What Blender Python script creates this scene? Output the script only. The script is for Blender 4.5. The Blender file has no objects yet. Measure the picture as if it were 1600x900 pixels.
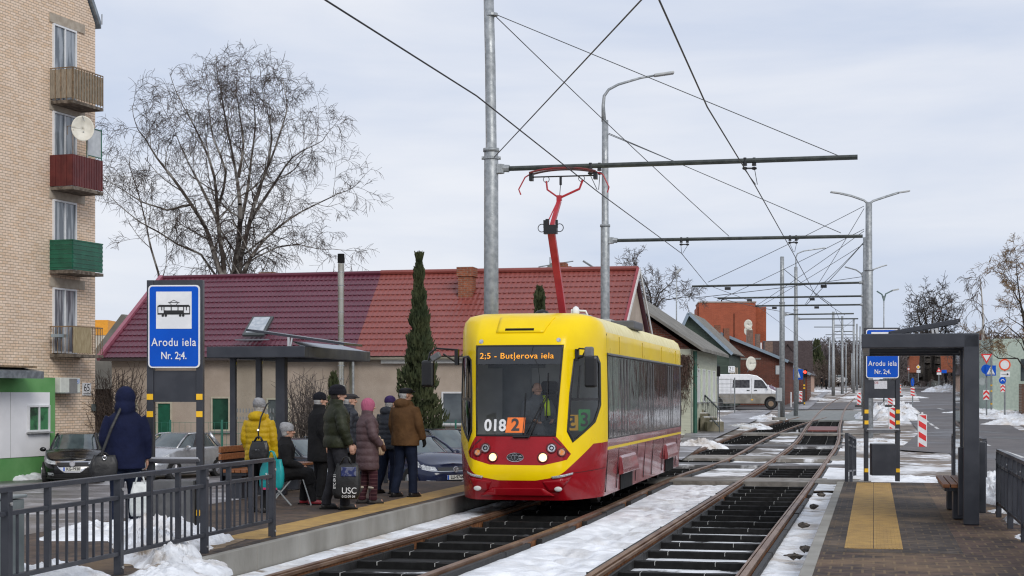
import bpy, math, random
from mathutils import Vector, Matrix, noise
R = math.radians
SC = bpy.context.scene
COL = SC.collection
# ------------------------------------------------------------------ camera, sky, sun, exposure
F = 2560.0; HZ = 617.0; EYE = 1.95          # focal length in photo pixels, horizon row, eye height above the rails
cd = bpy.data.cameras.new('camera'); cam = bpy.data.objects.new('camera', cd); COL.objects.link(cam)
cam.location = (0, 0, EYE); cam.rotation_euler = (R(90), 0, 0)
cd.sensor_width = 36; cd.lens = 36 * F / 1600; cd.shift_y = (HZ - 450) / 1600; cd.clip_start = .1; cd.clip_end = 6000
SC.camera = cam
SUN_EL, SUN_AZ = R(34), R(156)
w = bpy.data.worlds.new('World'); SC.world = w; w.use_nodes = True
nt = w.node_tree; nt.nodes.clear()
def wn(t, **k):
    n = nt.nodes.new(t)
    for a, b in k.items(): setattr(n, a, b)
    return n
sky = wn('ShaderNodeTexSky', sky_type='NISHITA', sun_disc=False); sky.sun_elevation = SUN_EL; sky.sun_rotation = SUN_AZ
tc = wn('ShaderNodeTexCoord'); mp = wn('ShaderNodeMapping'); mp.inputs['Scale'].default_value = (1.4, 1.4, 7.5); mp.inputs['Location'].default_value = (3.1, 1.7, .4)
ns = wn('ShaderNodeTexNoise'); ns.inputs['Scale'].default_value = 1.7; ns.inputs['Detail'].default_value = 7; ns.inputs['Roughness'].default_value = .52; ns.inputs['Distortion'].default_value = .25
rp = wn('ShaderNodeValToRGB'); e = rp.color_ramp.elements
e[0].position = .33; e[0].color = (5.5, 6.2, 7.7, 1); e[1].position = .64; e[1].color = (7.9, 8.1, 8.7, 1)
mx = wn('ShaderNodeMixRGB'); mx.inputs[0].default_value = .93
bg = wn('ShaderNodeBackground'); bg.inputs[1].default_value = .1
out = wn('ShaderNodeOutputWorld')
L = nt.links.new
L(tc.outputs['Generated'], mp.inputs[0]); L(mp.outputs[0], ns.inputs['Vector']); L(ns.outputs['Fac'], rp.inputs[0])
L(sky.outputs[0], mx.inputs[1]); L(rp.outputs[0], mx.inputs[2]); L(mx.outputs[0], bg.inputs[0]); L(bg.outputs[0], out.inputs[0])
sl = bpy.data.lights.new('sun', 'SUN'); sl.energy = 1.5; sl.angle = R(25); sl.color = (1, .96, .9)
so = bpy.data.objects.new('sun', sl); COL.objects.link(so)
sd = Vector((math.sin(SUN_AZ) * math.cos(SUN_EL), math.cos(SUN_AZ) * math.cos(SUN_EL), math.sin(SUN_EL)))
so.rotation_euler = sd.to_track_quat('Z', 'Y').to_euler(); so.location = (0, 0, 50)
SC.view_settings.view_transform = 'Standard'; SC.view_settings.look = 'None'; SC.view_settings.exposure = .12; SC.view_settings.gamma = 1
SC.view_settings.use_curve_mapping = False
SC.cycles.max_bounces = 6; SC.cycles.diffuse_bounces = 3; SC.cycles.glossy_bounces = 3; SC.cycles.transparent_max_bounces = 12
SC.cycles.caustics_reflective = False; SC.cycles.caustics_refractive = False
SC.cycles.filter_width = 1.2

# ------------------------------------------------------------------ frames of reference
A = math.atan2(565, F); CA, SA = math.cos(A), math.sin(A)     # the street runs A to the right of the view
def W(u, v, z=0.0): return Vector((u * CA + v * SA, -u * SA + v * CA, z))
def at(px, py, d): return Vector(((px - 800) / F * d, d, EYE + (HZ - py) / F * d))
def sstep(a, b, x):
    t = min(1, max(0, (x - a) / (b - a))); return t * t * (3 - 2 * t)
def rise(y):
    t = y - 53
    return .0144 * (t if t > 12 else (0 if t < -12 else (t + 12) ** 2 / 48))
def T(x, y):
    u = x * CA - y * SA
    z = rise(y)
    wl = sstep(-9.2, -10.6, u) if False else 1 - sstep(-10.8, -9.0, u)
    zl = -.05 - .67 * sstep(18, 44, y)
    k = wl * (1 - sstep(58, 80, y))
    return z * (1 - k) + zl * k
def G(px, py, dz=0.0):
    lo, hi = 4.0, 1500.0
    for _ in range(50):
        m = (lo + hi) / 2; p = at(px, py, m)
        if p.z > T(p.x, p.y) + dz: lo = m
        else: hi = m
    p = at(px, py, lo); return Vector((p.x, p.y, T(p.x, p.y) + dz))

# ------------------------------------------------------------------ materials
MT = {}
def M(name, c, c2=None, scale=6, rough=.55, metal=0, bump=0, bscale=None, detail=4, lo=.4, hi=.62, spec=None, emit=None, es=1, stretch=(1, 1, 1), coat=0, rvar=0, alpha=None):
    if name in MT: return MT[name]
    m = bpy.data.materials.new(name); m.use_nodes = True; t = m.node_tree; b = t.nodes['Principled BSDF']
    b.inputs['Roughness'].default_value = rough; b.inputs['Metallic'].default_value = metal
    if spec is not None: b.inputs['Specular IOR Level'].default_value = spec
    if coat: b.inputs['Coat Weight'].default_value = coat; b.inputs['Coat Roughness'].default_value = .04
    if emit: b.inputs['Emission Color'].default_value = (*emit, 1); b.inputs['Emission Strength'].default_value = es
    co = t.nodes.new('ShaderNodeTexCoord'); mp = t.nodes.new('ShaderNodeMapping'); mp.inputs['Scale'].default_value = stretch
    t.links.new(co.outputs['Object'], mp.inputs[0])
    def nz(s, d):
        n = t.nodes.new('ShaderNodeTexNoise'); n.inputs['Scale'].default_value = s; n.inputs['Detail'].default_value = d
        t.links.new(mp.outputs[0], n.inputs['Vector']); return n
    if c2 is None: c2 = tuple(min(1, x * 1.12 + .002) for x in c)
    n = nz(scale, detail); r = t.nodes.new('ShaderNodeValToRGB'); e = r.color_ramp.elements
    e[0].position = lo; e[0].color = (*c, 1); e[1].position = hi; e[1].color = (*c2, 1)
    t.links.new(n.outputs['Fac'], r.inputs[0]); t.links.new(r.outputs[0], b.inputs['Base Color'])
    if rvar:
        mr = t.nodes.new('ShaderNodeMapRange'); mr.inputs['From Min'].default_value = .35; mr.inputs['From Max'].default_value = .65
        mr.inputs['To Min'].default_value = max(.02, rough - rvar); mr.inputs['To Max'].default_value = min(1, rough + rvar)
        n3 = nz(scale * .37 + .1, 4); t.links.new(n3.outputs['Fac'], mr.inputs['Value']); t.links.new(mr.outputs[0], b.inputs['Roughness'])
    if bump:
        n2 = nz(bscale or scale * 4, 5); bp = t.nodes.new('ShaderNodeBump'); bp.inputs['Strength'].default_value = min(1, bump); bp.inputs['Distance'].default_value = .02 * max(1, bump)
        t.links.new(n2.outputs['Fac'], bp.inputs['Height']); t.links.new(bp.outputs[0], b.inputs['Normal'])
    MT[name] = m; return m

def brick(name, c1, c2, mortar, bw=.26, bh=.078, ms=.008, axes='xz', rough=.85, bias=0, stain=.25, offset=.5, bump=.3, sand=None):
    if name in MT: return MT[name]
    m = bpy.data.materials.new(name); m.use_nodes = True; t = m.node_tree; b = t.nodes['Principled BSDF']; b.inputs['Roughness'].default_value = rough
    b.inputs['Specular IOR Level'].default_value = .25
    co = t.nodes.new('ShaderNodeTexCoord'); sp = t.nodes.new('ShaderNodeSeparateXYZ'); cb = t.nodes.new('ShaderNodeCombineXYZ')
    t.links.new(co.outputs['Object'], sp.inputs[0])
    ix = {'x': 0, 'y': 1, 'z': 2}
    t.links.new(sp.outputs[ix[axes[0]]], cb.inputs[0]); t.links.new(sp.outputs[ix[axes[1]]], cb.inputs[1])
    br = t.nodes.new('ShaderNodeTexBrick'); t.links.new(cb.outputs[0], br.inputs['Vector'])
    br.inputs['Color1'].default_value = (*c1, 1); br.inputs['Color2'].default_value = (*c2, 1); br.inputs['Mortar'].default_value = (*mortar, 1)
    br.inputs['Scale'].default_value = 1; br.inputs['Brick Width'].default_value = bw; br.inputs['Row Height'].default_value = bh
    br.inputs['Mortar Size'].default_value = ms; br.inputs['Mortar Smooth'].default_value = .15; br.inputs['Bias'].default_value = bias; br.offset = offset
    n = t.nodes.new('ShaderNodeTexNoise'); n.inputs['Scale'].default_value = .8; n.inputs['Detail'].default_value = 6; t.links.new(co.outputs['Object'], n.inputs['Vector'])
    n2 = t.nodes.new('ShaderNodeTexNoise'); n2.inputs['Scale'].default_value = 9; n2.inputs['Detail'].default_value = 3; t.links.new(co.outputs['Object'], n2.inputs['Vector'])
    r = t.nodes.new('ShaderNodeMapRange'); r.inputs['From Min'].default_value = .3; r.inputs['From Max'].default_value = .7; r.inputs['To Min'].default_value = 1 - stain; r.inputs['To Max'].default_value = 1.05
    t.links.new(n.outputs['Fac'], r.inputs['Value'])
    r2 = t.nodes.new('ShaderNodeMapRange'); r2.inputs['From Min'].default_value = .3; r2.inputs['From Max'].default_value = .7; r2.inputs['To Min'].default_value = 1 - stain; r2.inputs['To Max'].default_value = 1.1
    t.links.new(n2.outputs['Fac'], r2.inputs['Value'])
    mu = t.nodes.new('ShaderNodeMath'); mu.operation = 'MULTIPLY'; t.links.new(r.outputs[0], mu.inputs[0]); t.links.new(r2.outputs[0], mu.inputs[1])
    mi = t.nodes.new('ShaderNodeMixRGB'); mi.blend_type = 'MULTIPLY'; mi.inputs[0].default_value = 1; fin = mi.outputs[0]
    t.links.new(br.outputs['Color'], mi.inputs[1]); t.links.new(mu.outputs[0], mi.inputs[2])
    if sand:
        n3 = t.nodes.new('ShaderNodeTexNoise'); n3.inputs['Scale'].default_value = .55; n3.inputs['Detail'].default_value = 9; n3.inputs['Roughness'].default_value = .68; t.links.new(co.outputs['Object'], n3.inputs['Vector'])
        r3 = t.nodes.new('ShaderNodeMapRange'); r3.inputs['From Min'].default_value = sand[1] - .06; r3.inputs['From Max'].default_value = sand[1] + .10; r3.inputs['To Max'].default_value = .85; t.links.new(n3.outputs['Fac'], r3.inputs['Value'])
        m3 = t.nodes.new('ShaderNodeMixRGB'); m3.inputs[2].default_value = (*sand[0], 1); t.links.new(r3.outputs[0], m3.inputs[0]); t.links.new(fin, m3.inputs[1]); fin = m3.outputs[0]
    t.links.new(fin, b.inputs['Base Color'])
    bp = t.nodes.new('ShaderNodeBump'); bp.inputs['Strength'].default_value = bump; bp.inputs['Distance'].default_value = .01; bp.invert = True
    t.links.new(br.outputs['Fac'], bp.inputs['Height']); t.links.new(bp.outputs[0], b.inputs['Normal'])
    MT[name] = m; return m

def mix3(name, layers, rough=.8, bump=.4, bscale=8):
    """ground mixed from several colours: layers = [(colour, noise scale, threshold, softness, roughness)], first is the base"""
    if name in MT: return MT[name]
    m = bpy.data.materials.new(name); m.use_nodes = True; t = m.node_tree; b = t.nodes['Principled BSDF']
    co = t.nodes.new('ShaderNodeTexCoord'); prev = None; prevr = None
    for i, (c, s, th, so_, ro) in enumerate(layers):
        n = t.nodes.new('ShaderNodeTexNoise'); n.inputs['Scale'].default_value = s * 5; n.inputs['Detail'].default_value = 5
        mp = t.nodes.new('ShaderNodeMapping'); mp.inputs['Location'].default_value = (i * 7.3, i * 3.1, 0); t.links.new(co.outputs['Object'], mp.inputs[0]); t.links.new(mp.outputs[0], n.inputs['Vector'])
        r = t.nodes.new('ShaderNodeValToRGB'); e = r.color_ramp.elements; e[0].position = .35; e[1].position = .65
        e[0].color = (*[x * .8 for x in c], 1); e[1].color = (*[min(1, x * 1.12) for x in c], 1); t.links.new(n.outputs['Fac'], r.inputs[0])
        if prev is None: prev = r.outputs[0]; v = t.nodes.new('ShaderNodeValue'); v.outputs[0].default_value = ro; prevr = v.outputs[0]; continue
        k = t.nodes.new('ShaderNodeTexNoise'); k.inputs['Scale'].default_value = s; k.inputs['Detail'].default_value = 7; k.inputs['Roughness'].default_value = .62; t.links.new(mp.outputs[0], k.inputs['Vector'])
        q = t.nodes.new('ShaderNodeMapRange'); q.inputs['From Min'].default_value = th - so_; q.inputs['From Max'].default_value = th + so_; t.links.new(k.outputs['Fac'], q.inputs['Value'])
        x = t.nodes.new('ShaderNodeMixRGB'); t.links.new(q.outputs[0], x.inputs[0]); t.links.new(prev, x.inputs[1]); t.links.new(r.outputs[0], x.inputs[2]); prev = x.outputs[0]
        y = t.nodes.new('ShaderNodeMix'); y.inputs[3].default_value = ro; t.links.new(q.outputs[0], y.inputs[0]); t.links.new(prevr, y.inputs[2]); prevr = y.outputs[0]
    t.links.new(prev, b.inputs['Base Color']); t.links.new(prevr, b.inputs['Roughness'])
    n2 = t.nodes.new('ShaderNodeTexNoise'); n2.inputs['Scale'].default_value = bscale; n2.inputs['Detail'].default_value = 6; t.links.new(co.outputs['Object'], n2.inputs['Vector'])
    bp = t.nodes.new('ShaderNodeBump'); bp.inputs['Strength'].default_value = bump; bp.inputs['Distance'].default_value = .05
    t.links.new(n2.outputs['Fac'], bp.inputs['Height']); t.links.new(bp.outputs[0], b.inputs['Normal'])
    MT[name] = m; return m

def glass(name, tint=(.6, .65, .65), rough=.02, gl=.12, wav=0):
    if name in MT: return MT[name]
    m = bpy.data.materials.new(name); m.use_nodes = True; t = m.node_tree; t.nodes.remove(t.nodes['Principled BSDF']); o = t.nodes['Material Output']
    tr = t.nodes.new('ShaderNodeBsdfTransparent'); tr.inputs[0].default_value = (*tint, 1)
    g = t.nodes.new('ShaderNodeBsdfGlossy'); g.inputs['Roughness'].default_value = rough; g.inputs['Color'].default_value = (.9, .93, .95, 1)
    f = t.nodes.new('ShaderNodeFresnel'); f.inputs['IOR'].default_value = 1.5; ad = t.nodes.new('ShaderNodeMath'); ad.operation = 'ADD'; ad.inputs[1].default_value = gl; ad.use_clamp = True
    mi = t.nodes.new('ShaderNodeMixShader'); t.links.new(f.outputs[0], ad.inputs[0]); t.links.new(ad.outputs[0], mi.inputs[0]); t.links.new(tr.outputs[0], mi.inputs[1]); t.links.new(g.outputs[0], mi.inputs[2]); t.links.new(mi.outputs[0], o.inputs[0])
    MT[name] = m; return m
def clip_half(poly, a, b, c):           # keep a*x+b*y+c >= 0
    o = []; n = len(poly)
    for i in range(n):
        p, q = poly[i], poly[(i + 1) % n]; dp = a * p[0] + b * p[1] + c; dq = a * q[0] + b * q[1] + c
        if dp >= 0: o.append(p)
        if (dp > 0) != (dq > 0) and dp != dq and (dp * dq < 0):
            k = dp / (dp - dq); o.append((p[0] + (q[0] - p[0]) * k, p[1] + (q[1] - p[1]) * k))
    return o
def area(p): return .5 * sum(p[i][0] * p[(i + 1) % len(p)][1] - p[(i + 1) % len(p)][0] * p[i][1] for i in range(len(p)))

# ------------------------------------------------------------------ mesh builder
class MB:
    def __init__(s): s.v = []; s.f = []; s.m = []
    def add(s, vs, fs, mi=0):
        o = len(s.v); s.v += [Vector(x) for x in vs]; s.f += [tuple(i + o for i in f) for f in fs]; s.m += [mi] * len(fs); return s
    def box(s, c, d, rz=0, mi=0, M4=None):
        x, y, z = d[0] / 2, d[1] / 2, d[2] / 2; c = Vector(c)
        vs = [Vector((a * x, b * y, e * z)) for a in (-1, 1) for b in (-1, 1) for e in (-1, 1)]
        if M4 is not None: vs = [M4 @ p for p in vs]
        elif rz: mm = Matrix.Rotation(rz, 3, 'Z'); vs = [mm @ p for p in vs]
        return s.add([p + c for p in vs], [(0, 1, 3, 2), (4, 6, 7, 5), (0, 4, 5, 1), (2, 3, 7, 6), (0, 2, 6, 4), (1, 5, 7, 3)], mi)
    def b2(s, p, q, mi=0):
        p, q = Vector(p), Vector(q); return s.box((p + q) / 2, [abs(x) for x in (q - p)], mi=mi)
    def bar(s, p, q, wd, h=None, up=(0, 0, 1), mi=0):
        p, q = Vector(p), Vector(q); h = h or wd; d = (q - p).normalized(); up = Vector(up)
        if abs(d.dot(up)) > .99: up = Vector((0, 1, 0))
        x = d.cross(up).normalized() * wd / 2; y = x.normalized().cross(d).normalized() * h / 2
        return s.add([p - x - y, p + x - y, p + x + y, p - x + y, q - x - y, q + x - y, q + x + y, q - x + y], [(3, 2, 1, 0), (4, 5, 6, 7), (0, 1, 5, 4), (1, 2, 6, 5), (2, 3, 7, 6), (3, 0, 4, 7)], mi)
    def tube(s, pts, r, n=8, mi=0, caps=True, flat=1.0, up=None):
        pts = [Vector(p) for p in pts]; k = len(pts); rr = r if isinstance(r, (list, tuple)) else [r] * k
        vs = []; prev = Vector(up) if up else None
        for i, p in enumerate(pts):
            d = (pts[min(i + 1, k - 1)] - pts[max(i - 1, 0)])
            d = d.normalized() if d.length > 1e-9 else Vector((0, 0, 1))
            ref = prev if prev is not None else (Vector((1, 0, 0)) if abs(d.x) < .9 else Vector((0, 1, 0)))
            x = (ref - d * ref.dot(d)); x = x.normalized() if x.length > 1e-6 else d.orthogonal().normalized(); y = d.cross(x); prev = x
            ra = rr[i]
            for j in range(n):
                a = 2 * math.pi * j / n; vs.append(p + x * math.cos(a) * ra + y * math.sin(a) * ra * flat)
        fs = [(i * n + j, i * n + (j + 1) % n, (i + 1) * n + (j + 1) % n, (i + 1) * n + j) for i in range(k - 1) for j in range(n)]
        if caps: fs += [tuple(range(n))[::-1], tuple((k - 1) * n + j for j in range(n))]
        return s.add(vs, fs, mi)
    def rings(s, rs, n=16, mi=0, caps=True):         # rs: (cx, cy, z, rx, ry)
        vs = []
        for (cx, cy, z, rx, ry) in rs:
            vs += [Vector((cx + rx * math.cos(2 * math.pi * j / n), cy + ry * math.sin(2 * math.pi * j / n), z)) for j in range(n)]
        k = len(rs); fs = [(i * n + j, i * n + (j + 1) % n, (i + 1) * n + (j + 1) % n, (i + 1) * n + j) for i in range(k - 1) for j in range(n)]
        if caps: fs += [tuple(range(n))[::-1], tuple((k - 1) * n + j for j in range(n))]
        return s.add(vs, fs, mi)
    def ell(s, c, r, n=12, mi=0, M3=None):
        c = Vector(c); vs = []; k = n // 2 + 1
        for i in range(k):
            a = math.pi * (i + .02) / (k - 1 + .04)
            for j in range(n):
                b = 2 * math.pi * j / n; p = Vector((r[0] * math.sin(a) * math.cos(b), r[1] * math.sin(a) * math.sin(b), -r[2] * math.cos(a)))
                vs.append(c + (M3 @ p if M3 is not None else p))
        fs = [(i * n + j, i * n + (j + 1) % n, (i + 1) * n + (j + 1) % n, (i + 1) * n + j) for i in range(k - 1) for j in range(n)]
        fs += [tuple(range(n))[::-1], tuple((k - 1) * n + j for j in range(n))]
        return s.add(vs, fs, mi)
    def disc(s, c, r, nrm=(0, -1, 0), th=.01, n=24, mi=0, r2=None):
        c = Vector(c); d = Vector(nrm).normalized(); return s.tube([c, c + d * th], [r, r if r2 is None else r2], n, mi)
    def ring(s, c, r, rr, nrm=(0, -1, 0), n=24, k=8, mi=0):
        c = Vector(c); d = Vector(nrm).normalized(); x = d.orthogonal().normalized(); y = d.cross(x); vs = []
        for i in range(n):
            a = 2 * math.pi * i / n; e = x * math.cos(a) + y * math.sin(a)
            for j in range(k):
                b = 2 * math.pi * j / k; vs.append(c + e * (r + rr * math.cos(b)) + d * rr * math.sin(b))
        return s.add(vs, [(i * k + j, ((i + 1) % n) * k + j, ((i + 1) % n) * k + (j + 1) % k, i * k + (j + 1) % k) for i in range(n) for j in range(k)], mi)
    def poly(s, pts, th, mi=0):                       # extruded polygon, pts 3D, th vector
        th = Vector(th); n = len(pts); p = [Vector(x) for x in pts]
        return s.add(p + [x + th for x in p], [tuple(range(n)), tuple(range(2 * n - 1, n - 1, -1))] + [(i, i + n, (i + 1) % n + n, (i + 1) % n) for i in range(n)], mi)
    def flat(s, pts, y, th=.003, mi=0):               # polygon in x,z facing -y
        if area(pts) < 0: pts = pts[::-1]
        return s.poly([(a, y, b) for a, b in pts], (0, th, 0), mi)
    def grid(s, fn, us, vs_, mi=0, flip=False):
        nu, nv = len(us), len(vs_); P = [fn(a, b) for b in vs_ for a in us]
        fs = [(j * nu + i, j * nu + i + 1, (j + 1) * nu + i + 1, (j + 1) * nu + i) for j in range(nv - 1) for i in range(nu - 1)]
        if flip: fs = [f[::-1] for f in fs]
        return s.add(P, fs, mi)
    def shell(s, fn, us, vs_, regions, base=0, bounds=None):
        """surface fn(a,b) over the grid; regions = [(convex polygon in (a,b), material or None for a hole)], later ones win first"""
        rg = []
        for pg, mi in regions:
            if area(pg) < 0: pg = pg[::-1]
            xs = [p[0] for p in pg]; ys = [p[1] for p in pg]
            rg.append((pg, mi, min(xs), max(xs), min(ys), max(ys)))
        for i in range(len(us) - 1):
            for j in range(len(vs_) - 1):
                x0, x1, y0, y1 = us[i], us[i + 1], vs_[j], vs_[j + 1]
                pieces = [[(x0, y0), (x1, y0), (x1, y1), (x0, y1)]]; done = []
                for pg, mi, a0, a1, b0, b1 in rg:
                    if a1 <= x0 or a0 >= x1 or b1 <= y0 or b0 >= y1: continue
                    rest = []
                    for pc in pieces:
                        cur = pc
                        for k in range(len(pg)):
                            p, q = pg[k], pg[(k + 1) % len(pg)]; ea, eb = -(q[1] - p[1]), q[0] - p[0]; ec = -(ea * p[0] + eb * p[1])
                            o = clip_half(cur, -ea, -eb, -ec)
                            if len(o) > 2 and abs(area(o)) > 1e-7: rest.append(o)
                            cur = clip_half(cur, ea, eb, ec)
                            if len(cur) < 3: break
                        if len(cur) > 2 and abs(area(cur)) > 1e-7: done.append((cur, mi))
                    pieces = rest
                done += [(p, base) for p in pieces]
                for p, mi in done:
                    if mi is None: continue
                    s.add([fn(a, b) for a, b in p], [tuple(range(len(p)))], mi)
        return s
    def build(s, name, mats, parent=None, smooth=False, bev=0, org=None, remesh=0, sm=0, solid=0, weld=False, loc=None, rz=0, sub=0):
        me = bpy.data.meshes.new(name)
        vs = s.v if org is None else [p - Vector(org) for p in s.v]
        me.from_pydata([tuple(p) for p in vs], [], s.f)
        if not isinstance(mats, (list, tuple)): mats = [mats]
        for m in mats: me.materials.append(m)
        if len(mats) > 1: me.polygons.foreach_set('material_index', s.m)
        if smooth: me.polygons.foreach_set('use_smooth', [True] * len(me.polygons))
        me.update()
        o = bpy.data.objects.new(name, me); COL.objects.link(o)
        if parent: o.parent = parent
        if org is not None: o.location = org
        if loc is not None: o.location = loc; o.rotation_euler = (0, 0, rz)
        if weld: x = o.modifiers.new('weld', 'WELD'); x.merge_threshold = .0008
        if remesh:
            x = o.modifiers.new('remesh', 'REMESH'); x.mode = 'VOXEL'; x.voxel_size = remesh; x.use_smooth_shade = True
            if sm: x = o.modifiers.new('smooth', 'SMOOTH'); x.iterations = sm; x.factor = .5
        if bev: x = o.modifiers.new('bevel', 'BEVEL'); x.width = bev; x.segments = 2; x.limit_method = 'ANGLE'; x.angle_limit = R(40)
        if solid: x = o.modifiers.new('solid', 'SOLIDIFY'); x.thickness = solid; x.offset = -1
        if sub: x = o.modifiers.new('sub', 'SUBSURF'); x.levels = sub; x.render_levels = sub
        return o
def tag(o, label=None, cat=None, group=None, kind=None):
    if label: o['label'] = label
    if cat: o['category'] = cat
    if group: o['group'] = group
    if kind: o['kind'] = kind
    return o
def thing(name, label, cat, loc=(0, 0, 0), rz=0, group=None):
    o = bpy.data.objects.new(name, None); COL.objects.link(o); o.location = loc; o.rotation_euler = (0, 0, rz); o.empty_display_size = .2
    return tag(o, label, cat, group)
def text(name, s, size, mat, parent, loc, rot=(90, 0, 0), align='CENTER', ext=.0015, bold=0, sx=1.0, space=1.0):
    c = bpy.data.curves.new('t', 'FONT'); c.body = s; c.size = size; c.align_x = align; c.align_y = 'CENTER'; c.extrude = ext; c.offset = bold; c.space_character = space
    o = bpy.data.objects.new('t', c); COL.objects.link(o)
    dg = bpy.context.evaluated_depsgraph_get(); dg.update(); me = bpy.data.meshes.new_from_object(o.evaluated_get(dg))
    bpy.data.objects.remove(o); me.name = name; me.materials.clear(); me.materials.append(mat)
    q = bpy.data.objects.new(name, me); COL.objects.link(q); q.parent = parent; q.location = loc; q.rotation_euler = [R(x) for x in rot]; q.scale = (sx, 1, 1)
    return q
def copy_tree(o, parent=None):
    c = o.copy(); COL.objects.link(c); c.parent = parent
    for ch in list(o.children): copy_tree(ch, c)
    return c
def struct(o): o['kind'] = 'structure'; return o
def frange(a, b, st):
    n = max(1, int(round((b - a) / st))); return [a + (b - a) * i / n for i in range(n + 1)]
def catmull(pts, step=1.0):
    P = [Vector(p) for p in pts]; out = []
    for i in range(len(P) - 1):
        p0 = P[max(i - 1, 0)]; p1 = P[i]; p2 = P[i + 1]; p3 = P[min(i + 2, len(P) - 1)]
        if i == 0: p0 = p1 * 2 - p2
        if i == len(P) - 2: p3 = p2 * 2 - p1
        n = max(1, int((p2 - p1).length / step))
        for k in range(n):
            t = k / n; out.append(.5 * (2 * p1 + (p2 - p0) * t + (2 * p0 - 5 * p1 + 4 * p2 - p3) * t * t + (3 * p1 - p0 - 3 * p2 + p3) * t ** 3))
    out.append(P[-1]); return out

# common materials
STEEL = M('galvanised steel', (.28, .30, .31), (.40, .42, .43), scale=9, rough=.5, metal=.55, bump=.15, bscale=60, rvar=.12)
DARK = M('anthracite paint', (.024, .027, .036), (.036, .039, .049), scale=4, rough=.38, bump=.05, bscale=120, rvar=.08)
BLACK = M('black rubber', (.005, .005, .005), (.011, .011, .011), scale=8, rough=.8, spec=.2)
WHITE = M('white paint', (.72, .73, .74), (.8, .8, .8), scale=5, rough=.45)
SIGNBLUE = M('sign blue', (.0, .075, .47), (.0, .085, .52), scale=3, rough=.45, spec=.2)
SIGNRED = M('sign red', (.62, .02, .02), (.68, .03, .03), scale=4, rough=.4)
YEL = M('yellow reflector', (.85, .48, .01), (.9, .52, .02), scale=9, rough=.4)
SNOW = mix3('snow', [((.80, .82, .85), .6, 0, 0, .75), ((.58, .54, .50), .9, .55, .07, .8), ((.30, .25, .20), 2.4, .63, .05, .9)], bump=.8, bscale=7)
CLEANSNOW = mix3('clean snow', [((.82, .84, .87), .6, 0, 0, .7), ((.62, .61, .60), 1.1, .60, .08, .8), ((.36, .33, .30), 3.1, .73, .04, .9)], bump=1, bscale=4.5)
ASPH = mix3('wet asphalt', [((.105, .095, .095), .5, 0, 0, .7), ((.15, .138, .135), .35, .54, .1, .75), ((.060, .056, .058), .22, .56, .06, .42), ((.3, .3, .31), .9, .70, .05, .7)], bump=.2, bscale=30)
ICYASPH = mix3('icy asphalt', [((.12, .11, .11), .5, 0, 0, .35), ((.26, .25, .26), .35, .50, .08, .45), ((.48, .48, .5), .5, .60, .04, .5), ((.10, .07, .055), .6, .64, .05, .8)], bump=.25, bscale=12)
PATCHY = mix3('patchy snow and mud', [((.13, .105, .085), .8, 0, 0, .8), ((.22, .19, .165), .5, .5, .07, .8), ((.78, .79, .81), .22, .52, .03, .75), ((.25, .20, .16), .9, .56, .05, .9)], bump=.7, bscale=4)
CONC = M('weathered concrete', (.20, .19, .165), (.34, .33, .30), scale=1.6, rough=.8, bump=.25, bscale=25, detail=8, lo=.3, hi=.7, stretch=(1, 1, .5))
CHROME = M('chrome', (.6, .6, .62), rough=.15, metal=1)
# ------------------------------------------------------------------ ground, street, tracks, platforms
LT = catmull([(-4.04, 8, 0), (-1.65, 17.64, 0), (.25, 25.3, 0), (3.13, 38.7, 0), (5.6, 48.5, 0), (9.5, 66, 0), (13.6, 82, 0), (17.4, 95, 0)], .7)
RT = catmull([(-.43, 8, 0), (1.88, 18.42, 0), (3.07, 23.77, 0), (5.95, 36.7, 0), (8.25, 47.1, 0), (11.8, 63.2, 0), (16.0, 83.8, 0), (24.1, 122, 0), (36, 175, 0), (56, 262, 0), (80, 370, 0)], .9)
def xof(path, y):
    if y <= path[0].y: p, q = path[0], path[1]
    elif y >= path[-1].y: p, q = path[-2], path[-1]
    else:
        for i in range(len(path) - 1):
            if path[i + 1].y >= y: break
        p, q = path[i], path[i + 1]
    return p.x + (q.x - p.x) * (y - p.y) / (q.y - p.y)
def lx(y): return min(xof(LT, y), xof(RT, y)) if y < 95 else xof(RT, y)
def rx(y): return xof(RT, y)
def zg(x, y):
    z = T(x, min(y, 600))
    if y < 112:
        k = min(1, max(0, min((x - (lx(y) - 3.6)), (rx(y) + 3.6) - x)))
        if k > 0: z = z * 1 - .40 * k * (1 - sstep(96, 112, y))
    return z
ys = frange(2, 60, .8) + frange(62, 130, 2)[0:] + frange(136, 300, 6) + [330, 370, 420, 480, 560, 640, 800, 1200, 2000, 4000]
xs = [-2500, -1200, -600, -300, -160, -100, -70, -50] + frange(-42, 60, 1.0) + [65, 72, 80, 90, 105, 125, 160, 220, 320, 600, 1200, 2500]
g = MB().grid(lambda x, y: Vector((x, y, zg(x, y) - .006 + (.05 * noise.noise((x * .5, y * .5, 0)) if abs(x) < 60 and 34 < y < 130 and x > 2 else 0))), xs, ys)
struct(g.build('ground', PATCHY, smooth=True))

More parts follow.
